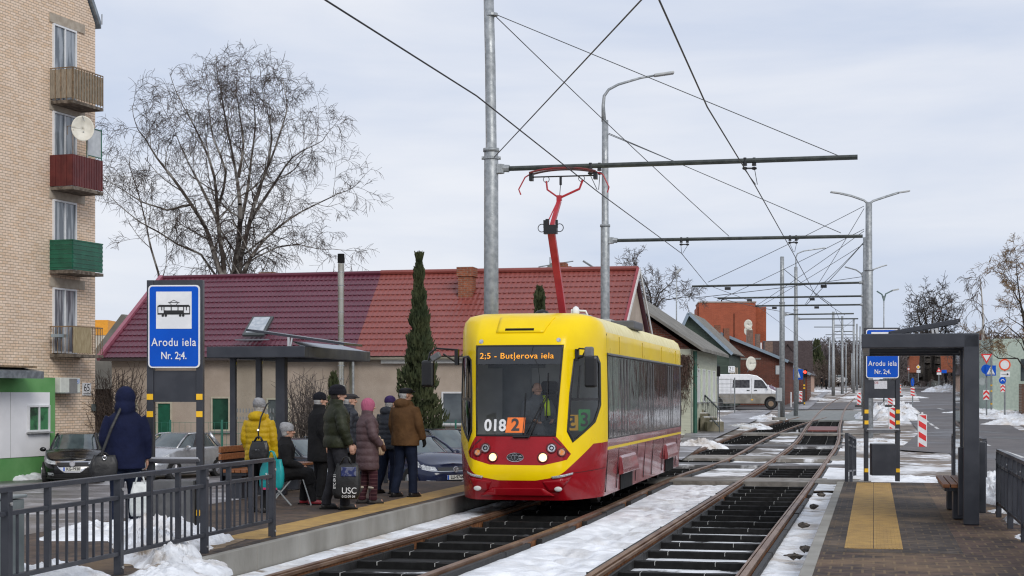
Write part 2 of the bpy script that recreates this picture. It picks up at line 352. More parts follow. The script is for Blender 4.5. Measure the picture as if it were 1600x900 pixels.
def drape(name, pts, mat, dz=.02, cell=1.2, px=True, thick=0, mb=None, mi=0):
    P = [(lambda q: (q.x, q.y))(G(*p)) for p in pts] if px else pts
    if area(P) < 0: P = P[::-1]
    m = mb or MB(); x0, x1 = min(p[0] for p in P), max(p[0] for p in P); y0, y1 = min(p[1] for p in P), max(p[1] for p in P)
    gx, gy = frange(x0, x1, cell), frange(y0, y1, cell)
    for i in range(len(gx) - 1):
        for j in range(len(gy) - 1):
            c = P
            for (a, b, k) in ((1, 0, -gx[i]), (-1, 0, gx[i + 1]), (0, 1, -gy[j]), (0, -1, gy[j + 1])):
                c = clip_half(c, a, b, k)
                if len(c) < 3: break
            if len(c) > 2 and abs(area(c)) > 1e-6: m.add([(p[0], p[1], T(*p) + dz) for p in c], [tuple(range(len(c)))], mi)
    if mb: return mb
    return m.build(name, mat, smooth=True, weld=True)
ROADPX = [(1403, 704), (1437, 677), (1421, 657), (1408, 640), (1440, 632), (1428, 608), (1446, 598), (1476, 604), (1500, 628), (1530, 641), (1560, 655), (1600, 677), (1720, 725), (2100, 860), (1900, 900), (1600, 778), (1540, 745), (1484, 710)]
struct(drape('road', ROADPX, ASPH, .03, 2.5))
struct(drape('cross_road', [(1080, 641), (1330, 640), (1440, 638), (1600, 636), (1700, 634), (1700, 629), (1440, 628), (1330, 629), (1080, 634)], ASPH, .024, 2.5))
struct(drape('path', [(1030, 716), (1060, 700), (1073, 676), (1097, 668), (1121, 656), (1153, 643), (1207, 643), (1180, 659), (1146, 674), (1118, 687), (1092, 703), (1065, 722)], ICYASPH, .07, 1.0))
struct(drape('footway', [(1236, 641), (1300, 606), (1304, 606), (1262, 641)], ICYASPH, .06, 3))
struct(drape('sidewalk', [(1556, 650), (1600, 668), (1760, 720), (1760, 690), (1640, 655), (1570, 645)], M('brown paving', (.16, .11, .09), (.22, .17, .14), scale=2, rough=.8), .03, 2))
# yard behind the left platform
struct(drape('yard', [(-60, 12), (-5.5, 12), (-6.5, 14), (-2.6, 31), (-.2, 36), (1.2, 44), (2.5, 55), (-8, 58), (-60, 60)], ICYASPH, .012, 1.2, px=False))
# painted lane line
ln = MB()
def gline(pts, wd, dz=.036):
    q = [G(*p) for p in pts]
    for a, b in zip(q[:-1], q[1:]):
        d = (b - a); n = Vector((d.y, -d.x, 0)).normalized() * wd / 2
        ln.add([(p.x, p.y, T(p.x, p.y) + dz) for p in (a - n, a + n, b + n, b - n)], [(0, 1, 2, 3)])
gline([(1426, 641), (1434, 648)], .16)
for k in range(4): gline([(1438 + k * 7.6, 652 + k * 5.3), (1443 + k * 7.6, 655.6 + k * 5.3)], .14)
gline([(1530, 692), (1546, 698)], .14); gline([(1568, 706), (1600, 717)], .14); gline([(1466, 639), (1474, 640.5)], .25)
struct(ln.build('lane_line', M('road paint', (.55, .55, .54), (.66, .66, .64), scale=4, rough=.7)))
# tar seams on the road
ln = MB()
for pts, wd in (([(1440, 678), (1476, 677)], .5), ([(1524, 684), (1598, 687)], .6), ([(1520, 674), (1545, 676)], .5)): gline(pts, wd, .036)
struct(ln.build('road_seam', M('tar seam', (.05, .05, .052), rough=.35)))

def strip(name, fa, fb, y0, y1, mat, amp, zb, step=.35, nx=14, trail=()):
    yy = frange(y0, y1, step)
    def fn(a, y):
        x = fa(y) + (fb(y) - fa(y)) * a; e = min(a, 1 - a) * abs(fb(y) - fa(y))
        nn = noise.noise((x * 1.3, y * 1.3, 3)) * .6 + noise.noise((x * 4, y * 4, 7)) * .3
        z = T(x, y) + zb + amp * nn * min(1, e / .15 + .15)
        if trail:
            for c0, st, ph in trail:
                k = round((y - ph) / st); yk = k * st + ph; fx = fa(yk) + (fb(yk) - fa(yk)) * c0 + (.13 if k % 2 else -.13) + .12 * noise.noise((yk * .7, c0 * 9, 0)); q = ((x - fx) / .10) ** 2 + ((y - yk) / .15) ** 2
                if q < 6: z -= .065 * math.exp(-q)
        return Vector((x, y, z))
    return struct(MB().grid(fn, frange(0, 1, 1 / nx), yy).build(name, mat, smooth=True))
def pe(u):     # x on the line u = const at depth y
    return lambda y: (u + y * SA) / CA
strip('snow_verge', pe(-6.83), lambda y: xof(LT, y) - .93, 8, 33, SNOW, .10, -.04, .14, 16)
strip('track_snow', lambda y: xof(LT, y) + .93, lambda y: rx(y) - .93, 8, 36.3, CLEANSNOW, .05, -.045, .075, 50, trail=((.42, .36, 0), (.62, .41, .1), (.50, .47, .2), (.75, .39, .3)))
strip('snow_verge', lambda y: rx(y) + .93, lambda y: pe(-.69)(y) + .02, 8, 33.2, SNOW, .08, -.04, .14, 12)
strip('track_snow', lambda y: xof(LT, y) + .88, lambda y: max(rx(y) - .88, xof(LT, y) + .9), 36.3, 74, mix3('dirty snow', [((.80, .81, .83), .4, 0, 0, .7), ((.13, .115, .10), .55, .5, .05, .8)], bump=.6, bscale=6), .05, -.05, .4, 8)
strip('verge', lambda y: lx(y) - 5.2, lambda y: lx(y) - .9, 33, 108, PATCHY, .06, -.01, .5, 14)
strip('verge', lambda y: rx(y) + .9, lambda y: rx(y) + 5.0, 33.2, 108, PATCHY, .06, -.01, .5, 14)
strip('snow_strip', lambda y: rx(y) + .9, lambda y: rx(y) + 2.6, 33.3, 50, CLEANSNOW, .06, .004, .4, 8)

RUST = M('rusty rail side', (.15, .055, .018), (.28, .115, .04), scale=14, rough=.75, bump=.2, bscale=80, metal=.2)
RTOP = M('rail head', (.16, .085, .05), (.27, .17, .11), scale=5, rough=.45, metal=.4, stretch=(1, .2, 1))
VOID = mix3('trough floor', [((.006, .006, .006), .4, 0, 0, .8), ((.78, .80, .83), .5, .46, .02, .7)], bump=.3)
VOID2 = mix3('trough floor sparse snow', [((.006, .006, .006), .4, 0, 0, .8), ((.78, .80, .83), .4, .56, .02, .7)], bump=.3)  # near-black floor with fewer snow patches
SLABB = M('black side slab', (.008, .008, .008), (.018, .017, .016), scale=9, rough=.6, bump=.2, bscale=50)
ZIP = M('cable tie', (.4, .4, .38), rough=.5)
def sweep(mb, path, off, hw, zt, zb, mi=0):
    vs = []
    for i, p in enumerate(path):
        d = (path[min(i + 1, len(path) - 1)] - path[max(i - 1, 0)]).normalized(); n = Vector((d.y, -d.x, 0))
        z = T(p.x, p.y) + .05
        a = p + n * (off - hw); b = p + n * (off + hw)
        vs += [Vector((a.x, a.y, z + zt)), Vector((b.x, b.y, z + zt)), Vector((b.x, b.y, z + zb)), Vector((a.x, a.y, z + zb))]
    k = len(path)
    mb.add(vs, [(i * 4 + j, i * 4 + (j + 1) % 4, i * 4 + 4 + (j + 1) % 4, i * 4 + 4 + j) for i in range(k - 1) for j in range(4)] + [(0, 1, 2, 3), (4 * k - 1, 4 * k - 2, 4 * k - 3, 4 * k - 4)], mi)
def make_track(path, label, yend, dz):
    t = thing('tram_track', label, 'tram track', (path[0].x, path[0].y, 0), 0, 'tram tracks')
    inv = Vector((-path[0].x, -path[0].y, 0)); sub = [p for p in path if p.y <= yend]
    for sgn in (-1, 1):
        m = MB(); sweep(m, path, sgn * .795, .036, 0, -.045, 1); sweep(m, path, sgn * .785, .05, -.046, -.235, 0); sweep(m, path, sgn * .722, .014, -.012, -.045, 1)
        m.v = [v + inv for v in m.v]; m.build('rail', [RUST, RTOP], t)
    m = MB(); rng = random.Random(3 if dz else 4); i = 0
    while i < len(sub) - 6:
        n = rng.choice((3, 4, 5))
        for sgn in (-1, 1): sweep(m, sub[i:i + n], sgn * .885, .034, -.035 + rng.uniform(-.01, .005), -.26)
        for sgn in (-1, 1): sweep(m, sub[i:i + n], sgn * .69, .02, -.075, -.26)
        i += n - 1 + rng.choice((0, 0, 1))
    m.v = [v + inv for v in m.v]; m.build('side_slab', SLABB, t, bev=.006)
    m = MB(); sweep(m, sub, 0, .93, -.172 + dz, -.36 + dz); m.v = [v + inv for v in m.v]; m.build('trough_floor', VOID if dz else VOID2, t)
    d = 0; nxt = .5; cnt = 0
    proto = None
    for a, b in zip(sub[:-1], sub[1:]):
        l = (b - a).length
        while d + l > nxt:
            p = a + (b - a) * ((nxt - d) / l); dr = (b - a).normalized(); rz = math.atan2(-dr.x, dr.y)
            if proto is None:
                q = MB(); r2 = random.Random(8); xx = frange(-.76, .76, .12)
                q.grid(lambda x, s: Vector((x, (-.09, -.07, .07, .09)[int(s)], (-.19, 0, 0, -.19)[int(s)] + (.012 * noise.noise((x * 3, s, 0)) if 0 < s < 3 else 0))), xx, [0, 1, 2, 3], 0, True)
               
                for zx in (-.42, .3): q.box((zx, 0, -.02), (.006, .185, .045), mi=1)
                proto = q.build('cross_tie', [BLACK, ZIP], t); o = proto
            else:
                o = proto.copy(); COL.objects.link(o)
            o.location = (p.x + inv.x, p.y + inv.y, T(p.x, p.y) + .05 - .088 + dz); o.rotation_euler = (0, 0, rz)
            nxt += 1.26; cnt += 1
        d += l
    return t
make_track(LT, 'left tram track of rusty rails on black ties that the yellow tram runs on', 92, 0)
make_track(RT, 'right tram track, empty, of rusty rails on black ties beside the white snow strip', 92, -.006)
# crossing slabs of concrete and asphalt between the rails
DIRTC = mix3('dirty slab', [((.17, .155, .135), 1.2, 0, 0, .8), ((.30, .28, .25), .9, .52, .08, .8), ((.75, .76, .78), .5, .62, .03, .7)], bump=.4, bscale=15)
ASLAB = mix3('asphalt slab', [((.075, .072, .072), 1.2, 0, 0, .6), ((.14, .13, .13), .9, .55, .08, .7), ((.72, .73, .75), .4, .60, .03, .7)], bump=.3, bscale=15)
def slab(d0, d1, xa, xb, mat, top=.032, name='crossing_slab'):
    m = MB()
    def fn(a, y):
        return Vector((xa(y) + (xb(y) - xa(y)) * a, y, T(rx(y), y) + top))
    sk = .22
    aa = frange(0, 1, .05)
    m.grid(lambda a, y: (lambda p: Vector((p.x, y - sk * (p.x - rx(y)), T(p.x, y) + top)))(fn(a, y)), aa, frange(d0, d1, .4))
    o = m.build(name, mat, solid=.26); return struct(o)
slab(36.1, 37.9, lambda y: xof(LT, y) - 1.6, lambda y: rx(y) + 2.0, DIRTC)
slab(44.2, 45.9, lambda y: xof(LT, y) - 2.0, lambda y: rx(y) + 1.5, ASLAB)
slab(48.5, 51.0, lambda y: xof(LT, y) - 2.0, lambda y: rx(y) + 1.5, DIRTC)
slab(58, 59.6, lambda y: xof(LT, y) - 2.5, lambda y: rx(y) + 2.4, ASLAB)
slab(70, 71.6, lambda y: xof(LT, y) - 2.5, lambda y: rx(y) + 2.4, DIRTC)
slab(90, 112, lambda y: rx(y) - 2.6, lambda y: rx(y) + 2.4, M('grey crossing plates', (.17, .18, .17), (.23, .235, .225), scale=3, rough=.7), name='crossing_plates')
m = MB(); sweep(m, [p for p in RT if 76 < p.y < 82], 0, .70, -.07, -.2); struct(m.build('red_trough_cover', M('oxide red steel', (.13, .03, .022), (.18, .05, .035), rough=.5)))

# platforms, in street coordinates
PAV = brick('platform pavers', (.085, .068, .062), (.15, .105, .08), (.15, .115, .08), .21, .27, .010, 'xy', .8, stain=.4, bump=.8, sand=((.20, .135, .075), .60))
PAVR = brick('brick pavers', (.075, .055, .05), (.15, .095, .075), (.21, .15, .09), .21, .30, .014, 'xy', .8, stain=.45, bump=1, sand=((.24, .16, .09), .54))
PAVD = brick('dark pavers', (.058, .050, .048), (.125, .10, .085), (.15, .11, .075), .2, .27, .011, 'xy', .8, stain=.5, bump=1, sand=((.20, .14, .085), .57))
TACT = M('worn yellow paving', (.30, .185, .065), (.45, .28, .08), scale=5, rough=.8, bump=.5, bscale=40, detail=8, lo=.3, hi=.65)
SANDM = M('spilled sand', (.21, .15, .09), (.30, .22, .14), scale=6, rough=.95, bump=.5, bscale=60)
def pl(name, u0, u1, v0, v1, zt, zb, mat, bev=0, parent=None):
    m = MB().b2((u0, v0, zb), (u1, v1, zt)); o = m.build(name, mat, loc=(0, 0, 0), rz=-A, bev=bev); return struct(o)
pl('platform', -10.2, -7.652, 12, 31.6, .23, -.9, PAV)
pl('tactile_strip', -7.65, -7.122, 18.4, 31.6, .234, -.5, TACT)
pl('platform', -7.65, -7.122, 12, 18.398, .23, -.5, PAV)
pl('platform', -7.12, -6.952, 12, 31.6, .231, -.5, PAVD)
for k in range(14):
    v = 12 + k * 1.4
    pl('platform_edge', -6.95, -6.85, v, v + 1.393, .236, -.5, CONC, bev=.008)
pl('platform', -.568, .95, 18.3, 33.1, .23, -.5, PAVD)
pl('platform', -.568, 2.3, 8, 18.298, .228, -.5, PAVR)
pl('platform', .952, 2.3, 18.3, 33.1, .228, -.5, PAVR)
for (a, b) in ((-.32, -.004), (.004, .32)): pl('tactile_strip', a, b, 18.75, 32.8, .2345, .2, TACT)
m = MB()
for i in range(7):
    for a in (-.32, .004):
        u = a + .03 + i * .043
        if i % 1 == 0: m.b2((u, 18.78, .2345), (u + .016, 32.78, .2385))
struct(m.build('tactile_ribs', TACT, rz=-A, loc=(0, 0, 0)))
for k in range(26):
    v = 8 + k * .965
    pl('platform_kerb', -.70, -.57, v, v + .958, .236, -.5, CONC, bev=.008)
# sand that has washed over the paving
def blob(name, cu, cv, ru, rv, mat, z=.233, h=.006, seed=0, n=40):
    m = MB(); c = W(cu, cv, z + h); vs = [c]
    for i in range(n):
        a = 2 * math.pi * i / n; k = .75 + .6 * noise.noise((math.cos(a) * 1.7 + seed, math.sin(a) * 1.7, seed)); vs.append(W(cu + ru * k * math.cos(a), cv + rv * k * math.sin(a), z))
    m.add(vs, [(0, i + 1, (i + 1) % n + 1) for i in range(n)]); return tag(m.build(name, mat, smooth=True), kind='stuff')
for i, b in enumerate([(-7.4, 17.2, .5, 1.3), (-7.4, 16.0, .3, .8)]): blob('sand', *b, SANDM, seed=i * 3.1)

# snow heaps: lumpy mounds
def heap(cx, cy, rxx, ryy, h, z0, seed=0, mat=SNOW, rot=0, n=44):
    m = MB(); cs, sn_ = math.cos(rot), math.sin(rot); q_ = 44 if cy < 32 else 20
    def fn(r, a):
        k = 1 + .3 * noise.noise((math.cos(a) * 1.6 + seed, math.sin(a) * 1.6, seed * .7)) + .14 * noise.noise((math.cos(a) * 5 + seed, math.sin(a) * 5, seed))
        x, y = r * math.cos(a) * rxx * k, r * math.sin(a) * ryy * k; X, Y = x * cs - y * sn_ + cx, x * sn_ + y * cs + cy
        prof = (1 - r * r) ** .8 if r < 1 else 0
        lum = .62 + .5 * noise.noise((X * 1.7 + seed, Y * 1.7, seed)) + .40 * abs(noise.noise((X * 4.0, Y * 4.0, seed))) + .34 * abs(noise.noise((X * 9, Y * 9, seed))) + .2 * noise.noise((X * 19, Y * 19, seed))
        return Vector((X, Y, z0 + h * prof * max(.08, lum) + (-.03 if r >= 1 else 0)))
    m.grid(fn, [i / q_ for i in range(q_ + 1)], [2 * math.pi * i / (n * 2) for i in range(n * 2 + 1)])
    return tag(m.build('snow_heap', mat, smooth=True), kind='stuff')
heap(-3.75, 17.4, .45, 2.2, .30, .2, 1, rot=.3)
heap(-3.25, 15.8, .42, 1.2, .16, .2, 2)
heap(-4.0, 19.0, .7, .8, .34, .2, 3)
heap(-3.7, 18.3, .35, .5, .20, .2, 4)
heap(-4.9, 20.2, 1.0, 1.0, .20, .2, 5)
heap(-4.55, 15.2, .8, .9, .2, .2, 6)
for i, (x, y, a, b, h) in enumerate([(20, 735, 1.6, 1.2, .5), (58, 742, 1.3, 1.2, .45), (-20, 748, 2, 1.4, .5), (345, 705, 1.1, .8, .4), (352, 722, 1.0, .7, .35), (388, 738, .6, .5, .3)]):
    p = G(x, y); heap(p.x, p.y, a, b, h, p.z, 10 + i)
for i, (x, y, a, b, h) in enumerate([(1092, 662, 1.3, 1.6, .8), (1078, 668, 1.0, 1.0, .6), (1090, 699, 1.0, .6, .35), (1172, 668, 1.0, 2.0, .25), (1197, 656, 1.2, 2.0, .3), (1385, 655, 1.6, 4, .9), (1398, 645, 1.6, 3.0, .8), (1372, 690, 1.2, 2.5, .15),
                                     (1348, 700, .8, 2.0, .2), (1548, 646, 2.8, 1.6, .4), (1580, 655, 2.6, 1.4, .45), (1606, 664, 2.6, 1.4, .45), (1562, 637, 3, 1.5, .3), (1400, 622, 3, 3, .3), (1480, 613, 3.0, 3, 1.0), (1350, 622, 3, 5, .3), (1275, 612, 4, 6, .3), (1255, 625, 3, 4, .3)]):
    p = G(x, y); heap(p.x, p.y, a, b, h, p.z - .03, 30 + i, mat=SNOW)
for i, (u, v, a, b, h) in enumerate([(2.25, 31, .5, 1.6, .35), (2.2, 27, .45, 2.2, .5), (2.15, 23, .4, 1.0, .25), (2.05, 20.6, .4, .6, .16), (2.3, 18.6, .3, .4, .12), (1.95, 25, .3, .5, .12), (.6, 35.5, 1.6, 1.4, .12), (2.0, 36.5, 1.3, 1.5, .25), (.5, 38.5, 2.0, 1.6, .15)]):
    p = W(u, v); heap(p.x, p.y, a, b, h, .2 if v < 33 else -.04, 60 + i, mat=CLEANSNOW)
# stones and dark clods in the snow beside the right track
for i, (x, y) in enumerate([(1258, 862), (1255, 824), (1283, 776), (1272, 795), (1240, 874)]):
    p = G(x, y); m = MB().ell((0, 0, -.02), (.07, .10, .04), 9); rr = random.Random(i)
    m.v = [Vector((q.x * rr.uniform(.4, 1.5), q.y * rr.uniform(.4, 1.5), q.z * rr.uniform(.3, 1.4))) for q in m.v]
    tag(m.build('mud_clod', M('dark mud', (.05, .045, .04), (.12, .10, .08), scale=9, rough=.9, bump=.6), loc=(p.x, p.y, .06), rz=i), 'dark frozen clod of mud in the snow beside the right tram track', 'clod', 'mud clods beside the right track')
# ------------------------------------------------------------------ the tram (local: x right, y back from the nose, z up from the rail head)
TY = M('tram yellow paint', (.86, .60, .0), (.90, .64, .0), scale=2, rough=.32, coat=.12, rvar=.05, spec=.2)
TR = M('tram maroon paint', (.29, .004, .010), (.33, .007, .014), scale=2, rough=.27, coat=.25, rvar=.06, spec=.22)
TRD = M('dusty maroon paint', (.20, .028, .035), (.27, .055, .06), scale=3, rough=.3, coat=.4, rvar=.1, stretch=(1, .5, 1))
TROOF = M('weathered roof cover', (.74, .66, .34), (.82, .75, .44), scale=5, rough=.6, bump=.2, bscale=20)
TGASK = M('gasket black', (.006, .006, .007), rough=.35)
SIDEG = M('tinted side glass', (.035, .026, .024), (.05, .04, .038), scale=1, rough=.03, spec=.9, bump=.30, bscale=2.4)
SCREEN = glass('windscreen glass', (.9, .92, .92), gl=-.005)
CABG = glass('cab side glass', (.93, .94, .93), gl=-.01)
GREYT = M('grey rubber strip', (.10, .105, .11), (.14, .14, .145), rough=.5)
tram = thing('tram', 'yellow and maroon tram with red pantograph and fleet number 018 standing on the left track', 'tram', (.073, 26.3, .03), -R(11.9))
LEN = 14.75
def front_y(z):
    pts = [(.2, .20), (.34, .10), (.55, .02), (.70, 0), (.85, .03), (1.24, .09), (2.74, .30), (2.95, .40), (3.1, .55), (3.4, .8)]
    for (a, b), (c, d) in zip(pts[:-1], pts[1:]):
        if z <= c: return b + (d - b) * max(0, (z - a)) / (c - a)
    return pts[-1][1]
def roofz(t):            # t beyond 2.9 wraps over the roof: (z, side inset, end inset)
    pts = [(2.9, 2.9, 0, 0), (3.0, 3.01, .02, .01), (3.12, 3.14, .08, .05), (3.22, 3.225, .19, .20), (3.32, 3.275, .42, .5), (3.45, 3.30, .85, 1.1), (3.6, 3.31, 1.24, 1.6)]
    if t <= 2.9: return t, 0, 0
    for a, b in zip(pts[:-1], pts[1:]):
        if t <= b[0]:
            k = (t - a[0]) / (b[0] - a[0]); return tuple(a[i] + (b[i] - a[i]) * k for i in (1, 2, 3))
    return pts[-1][1:]
SEND = 1.72 + (LEN - 3.1)
def hull(s, t):
    z, ins, ine = roofz(t); sg = 1 if s >= 0 else -1; a = abs(s)
    rear = False
    if a > 1.72 + (LEN - 3.0) / 2: a = 2 * 1.72 + (LEN - 3.0) - a; rear = True
    fy = front_y(z); wmax = 1.25 - (.06 * sstep(1.2, .25, z)) - .02 * sstep(1.4, 2.9, z)
    if a <= .72: x = a; y = fy + .05 * (a / .72) ** 2
    elif a <= 1.72:
        k = (a - .72) / 1.0; k2 = k * k * (3 - 2 * k) * .25 + k * .75
        x = .72 + (wmax - .72) * (1 - (1 - k) ** 1.45); y = fy + .05 + (1.50 - fy - .05) * (k ** 1.25)
    else: x = wmax; y = 1.5 + (a - 1.72)
    x = min(x, max(0, wmax - ins)) if ins > 0 and x > wmax - ins - .0 else x
    y = y + ine * (1 - min(1, y / 2.2)) if ine else y
    if ins > 1.2: x = 0
    if rear: y = LEN - y
    return Vector((sg * x, y, z))
SF = [-1.72, -1.55, -1.38, -1.2, -1.05, -.92, -.8, -.72, -.6, -.4, -.2, 0, .2, .4, .6, .72, .8, .92, 1.05, 1.2, 1.38, 1.55, 1.72]
side_ = frange(1.72, 1.72 + (LEN - 3.0), .5); tail_ = [x + side_[-1] - 1.72 for x in [1.72, 1.95, 2.2, 2.45, 2.72, 3.1, 3.44]]
US = [-x for x in (tail_[1:])[::-1]] + [-x for x in side_[1:][::-1]] + SF + side_[1:] + tail_[1:]
VS = [.22, .34, .45, .55, .62, .7, .78, .85, 1.0, 1.15, 1.3, 1.6, 1.9, 2.2, 2.5, 2.62, 2.74, 2.85, 2.9, 3.0, 3.06, 3.12, 3.17, 3.22, 3.27, 3.32, 3.38, 3.45, 3.6]
W_SCR = [(-.70, 1.25), (.62, 1.25), (.71, 2.73), (-.76, 2.73)]
def cabwin(sg, g=0):
    p = [(.90, 2.50), (1.02, 2.57), (1.42, 2.57), (1.50, 2.45), (1.50, 1.75), (1.36, 1.47), (.91, 1.15), (.80, 1.33), (.83, 1.95)]
    if g:
        cx = sum(a for a, b in p) / 9; cz = sum(b for a, b in p) / 9
        p = [(cx + (a - cx) * (1 - g * 2.1), cz + (b - cz) * (1 - g)) for a, b in p]
    return [(sg * a, b) for a, b in p]
rg = [(W_SCR, None)]
for sg in (-1, 1): rg += [(cabwin(sg), None)]
# roof cover along the sides, gutter strip, glass band, lower bands
se = side_[-1] + .1
for sg in (-1, 1):
    q = lambda a, b, z0, z1: [(sg * a, z0), (sg * b, z0), (sg * b, z1), (sg * a, z1)]
    rg += [(q(1.76, se, 2.97, 3.6), 3), (q(1.76, se, 2.585, 2.63), 4), (q(1.76, se, 1.17, 2.585), 4), (q(1.76, se, 1.045, 1.17), 5), (q(1.76, se, .995, 1.045), 0), (q(1.76, se, .2, .995), 5)]
    rg += [([(sg * .80, .2), (sg * 1.76, .2), (sg * 1.76, 1.14), (sg * 1.33, 1.12), (sg * .80, .70)], 1), (q(se, 20, .2, 1.0), 1)]
LIP = [(-.8, .70), (-.62, .60), (-.3, .545), (.3, .545), (.62, .60), (.8, .70)]
for (a0, b0), (a1, b1) in zip(LIP[:-1], LIP[1:]): rg += [([(a0, .2), (a1, .2), (a1, b1), (a0, b0)], 1)]
rg += [([(-.70, 1.25), (-.92, .99), (-.86, .91), (-.45, .795), (.42, .79), (.82, .88), (.89, .97), (.62, 1.25)], 1)]
m = MB().shell(hull, US, VS, rg)
m.build('body', [TY, TR, TR, TROOF, TGASK, TRD], tram, smooth=True, weld=True)
def off(s, t, d):
    e = .01; p = hull(s, t); a = hull(s + e, t) - hull(s - e, t); b = hull(s, t + e) - hull(s, t - e); n = a.cross(b)
    if n.length < 1e-9: n = Vector((0, -1, 0))
    return p + n.normalized() * d
def patch(name, polys, mat, d, th=0, us=None, vs_=None, parent=tram, smooth=True):
    m = MB(); us = us or frange(-1.72, 1.72, .08); vs_ = vs_ or frange(.22, 2.9, .1)
    for pg in polys: m.shell(lambda a, b: off(a, b, d), us, vs_, [(pg, 0)], base=None)
    return m.build(name, mat, parent, smooth=smooth, weld=True, solid=th)
def ringpoly(p, g):      # frame strip pieces around a convex polygon
    cx = sum(a for a, b in p) / len(p); cz = sum(b for a, b in p) / len(p); w_ = max(abs(a - cx) for a, b in p); h_ = max(abs(b - cz) for a, b in p)
    q = [(cx + (a - cx) * (1 - g / w_), cz + (b - cz) * (1 - g / h_)) for a, b in p]
    return [[p[i], p[(i + 1) % len(p)], q[(i + 1) % len(p)], q[i]] for i in range(len(p))], q
fr, inner = ringpoly(W_SCR, .03)
ws = patch('windscreen', [W_SCR], SCREEN, -.004)
patch('screen_edge', fr, TGASK, .004, .01)
disp = patch('display_band', [[(-.755, 2.42), (.685, 2.42), (.71, 2.725), (-.76, 2.725)]], M('display black', (.012, .014, .018), rough=.12, spec=.8), .003)
AMB = M('amber display light', (.9, .35, .02), emit=(1, .42, .04), es=.45)
tt = text('display_text', '2;5 - But\u013cerova iela', .135, AMB, tram, (-.67, .262, 2.55), (90 - 8, 0, 0), 'LEFT', .001, bold=.0, sx=1.12, space=1.05)
for sg in (-1, 1):
    cw = cabwin(sg); f2, inn = ringpoly(cw, .045)
    c = patch('cab_window', [cw], CABG, -.004); 
    m = MB()
    for pg in f2: m.shell(lambda a, b: off(a, b, .008), frange(-1.72, 1.72, .1), frange(.22, 2.9, .1), [(pg, 0)], base=None)
    m.build('window_gasket', TGASK, c, smooth=True, weld=True, solid=.02)
    m = MB(); m.shell(lambda a, b: off(a, b, .001), frange(-1.72, 1.72, .1), frange(.22, 2.9, .1), [([(sg * .84, 1.83), (sg * 1.5, 1.83), (sg * 1.5, 1.87), (sg * .84, 1.87)], 0), ([(sg * .98, 1.87), (sg * 1.01, 1.87), (sg * 1.06, 2.4), (sg * 1.03, 2.4)], 0)], base=None); m.build('window_rail', TGASK, c, weld=True)
# side glass panes
for sg in (-1, 1):
    ed = 1.80
    widths = [.55, 1.15, .95, 1.25, 1.25, .95, 1.2, 1.25, .95, 1.25, .62]
    for k, wd in enumerate(widths):
        pg = [(sg * (ed + .015), 1.19), (sg * (ed + wd - .015), 1.19), (sg * (ed + wd - .015), 2.57), (sg * (ed + .015), 2.57)]
        p = patch('side_window', [pg], SIDEG, .006, us=[sg * (ed), sg * (ed + wd)] if sg > 0 else [-(ed + wd), -ed], vs_=frange(1.1, 2.7, .4))
        ed += wd
    m = MB(); m.box((sg * 1.262, 7.4, 2.605), (.03, 11.8, .035)); m.build('gutter', GREYT, tram, bev=.008)
    # door leaves: pairs of vertical grey bars over the glass
    for y in (3.15, 3.55, 3.95, 7.0, 7.4, 7.8, 10.5, 10.9, 11.3): MB().box((sg * 1.254, y, 1.88), (.012, .045, 1.36)).build('door_bar', GREYT, tram)
    # bogie covers
    for y in (4.1, 11.1):
        m = MB(); prof = [(0, .86), (.05, .80), (.085, .60), (.085, .52), (0, .50)]
        vs = [(sg * (1.215 + a), y + e_ * (.98 if b > .7 else 1.06), b) for e_ in (-1, 1) for a, b in prof]
        m.add(vs, [(0, 1, 2, 3, 4), (9, 8, 7, 6, 5)] + [(i, i + 5, (i + 1) % 5 + 5, (i + 1) % 5) for i in range(5)]); cvr = m.build('bogie_cover', TRD, tram, bev=.015)
        MB().box((sg * 1.17, y, .36), (.09, 1.55, .27)).build('wheel_opening', BLACK, cvr)
    for y in (1.62, 2.9, 5.4, 6.6, 7.9, 9.7, 12.4): MB().bar((sg * 1.196, y, .28), (sg * 1.240, y, .98), .012, .012).build('panel_joint', TGASK, tram)
    for y in (3.0, 6.2, 9.4, 12.2): MB().box((sg * 1.229, y, 2.79), (.02, .01, .30)).build('panel_joint', M('yellow joint', (.35, .25, .02)), tram)
    for k in range(7):
        MB().ell((sg * 1.235, 2.6 + k * 1.72, 1.0), (.012, .035, .022), 8).build('side_marker', M('orange marker', (.8, .16, .01), rough=.3), tram)
    for y in (2.5 + 2.2, 12.2): MB().box((sg * 1.222, y, .86), (.012, .10, .26)).build('yellow_label', TY, tram)
# panel joints near the cab
m = MB()
for sg in (-1, 1):
    m.box((sg * 1.225, 1.53, 2.05), (.012, .012, 1.8))
m.build('panel_joint', TGASK, tram)
patch('panel_joint', [[(sg * .92, .655), (sg * 1.7, .70), (sg * 1.7, .708), (sg * .92, .663)] for sg in (-1, 1)], TGASK, .002)
patch('face_joint', [[(sg * .88, .97), (sg * .62, .93), (sg * .45, .82), (sg * .46, .815), (sg * .63, .922), (sg * .87, .96)] for sg in (1,)] + [[(-.88, .97), (-.6, 1.20), (-.61, 1.22), (-.885, .985)], [(.85, .97), (.56, 1.22), (.57, 1.235), (.86, .985)]], M('dark maroon joint', (.05, .002, .004), rough=.4), .003)  # joint lines on the face in a darker maroon
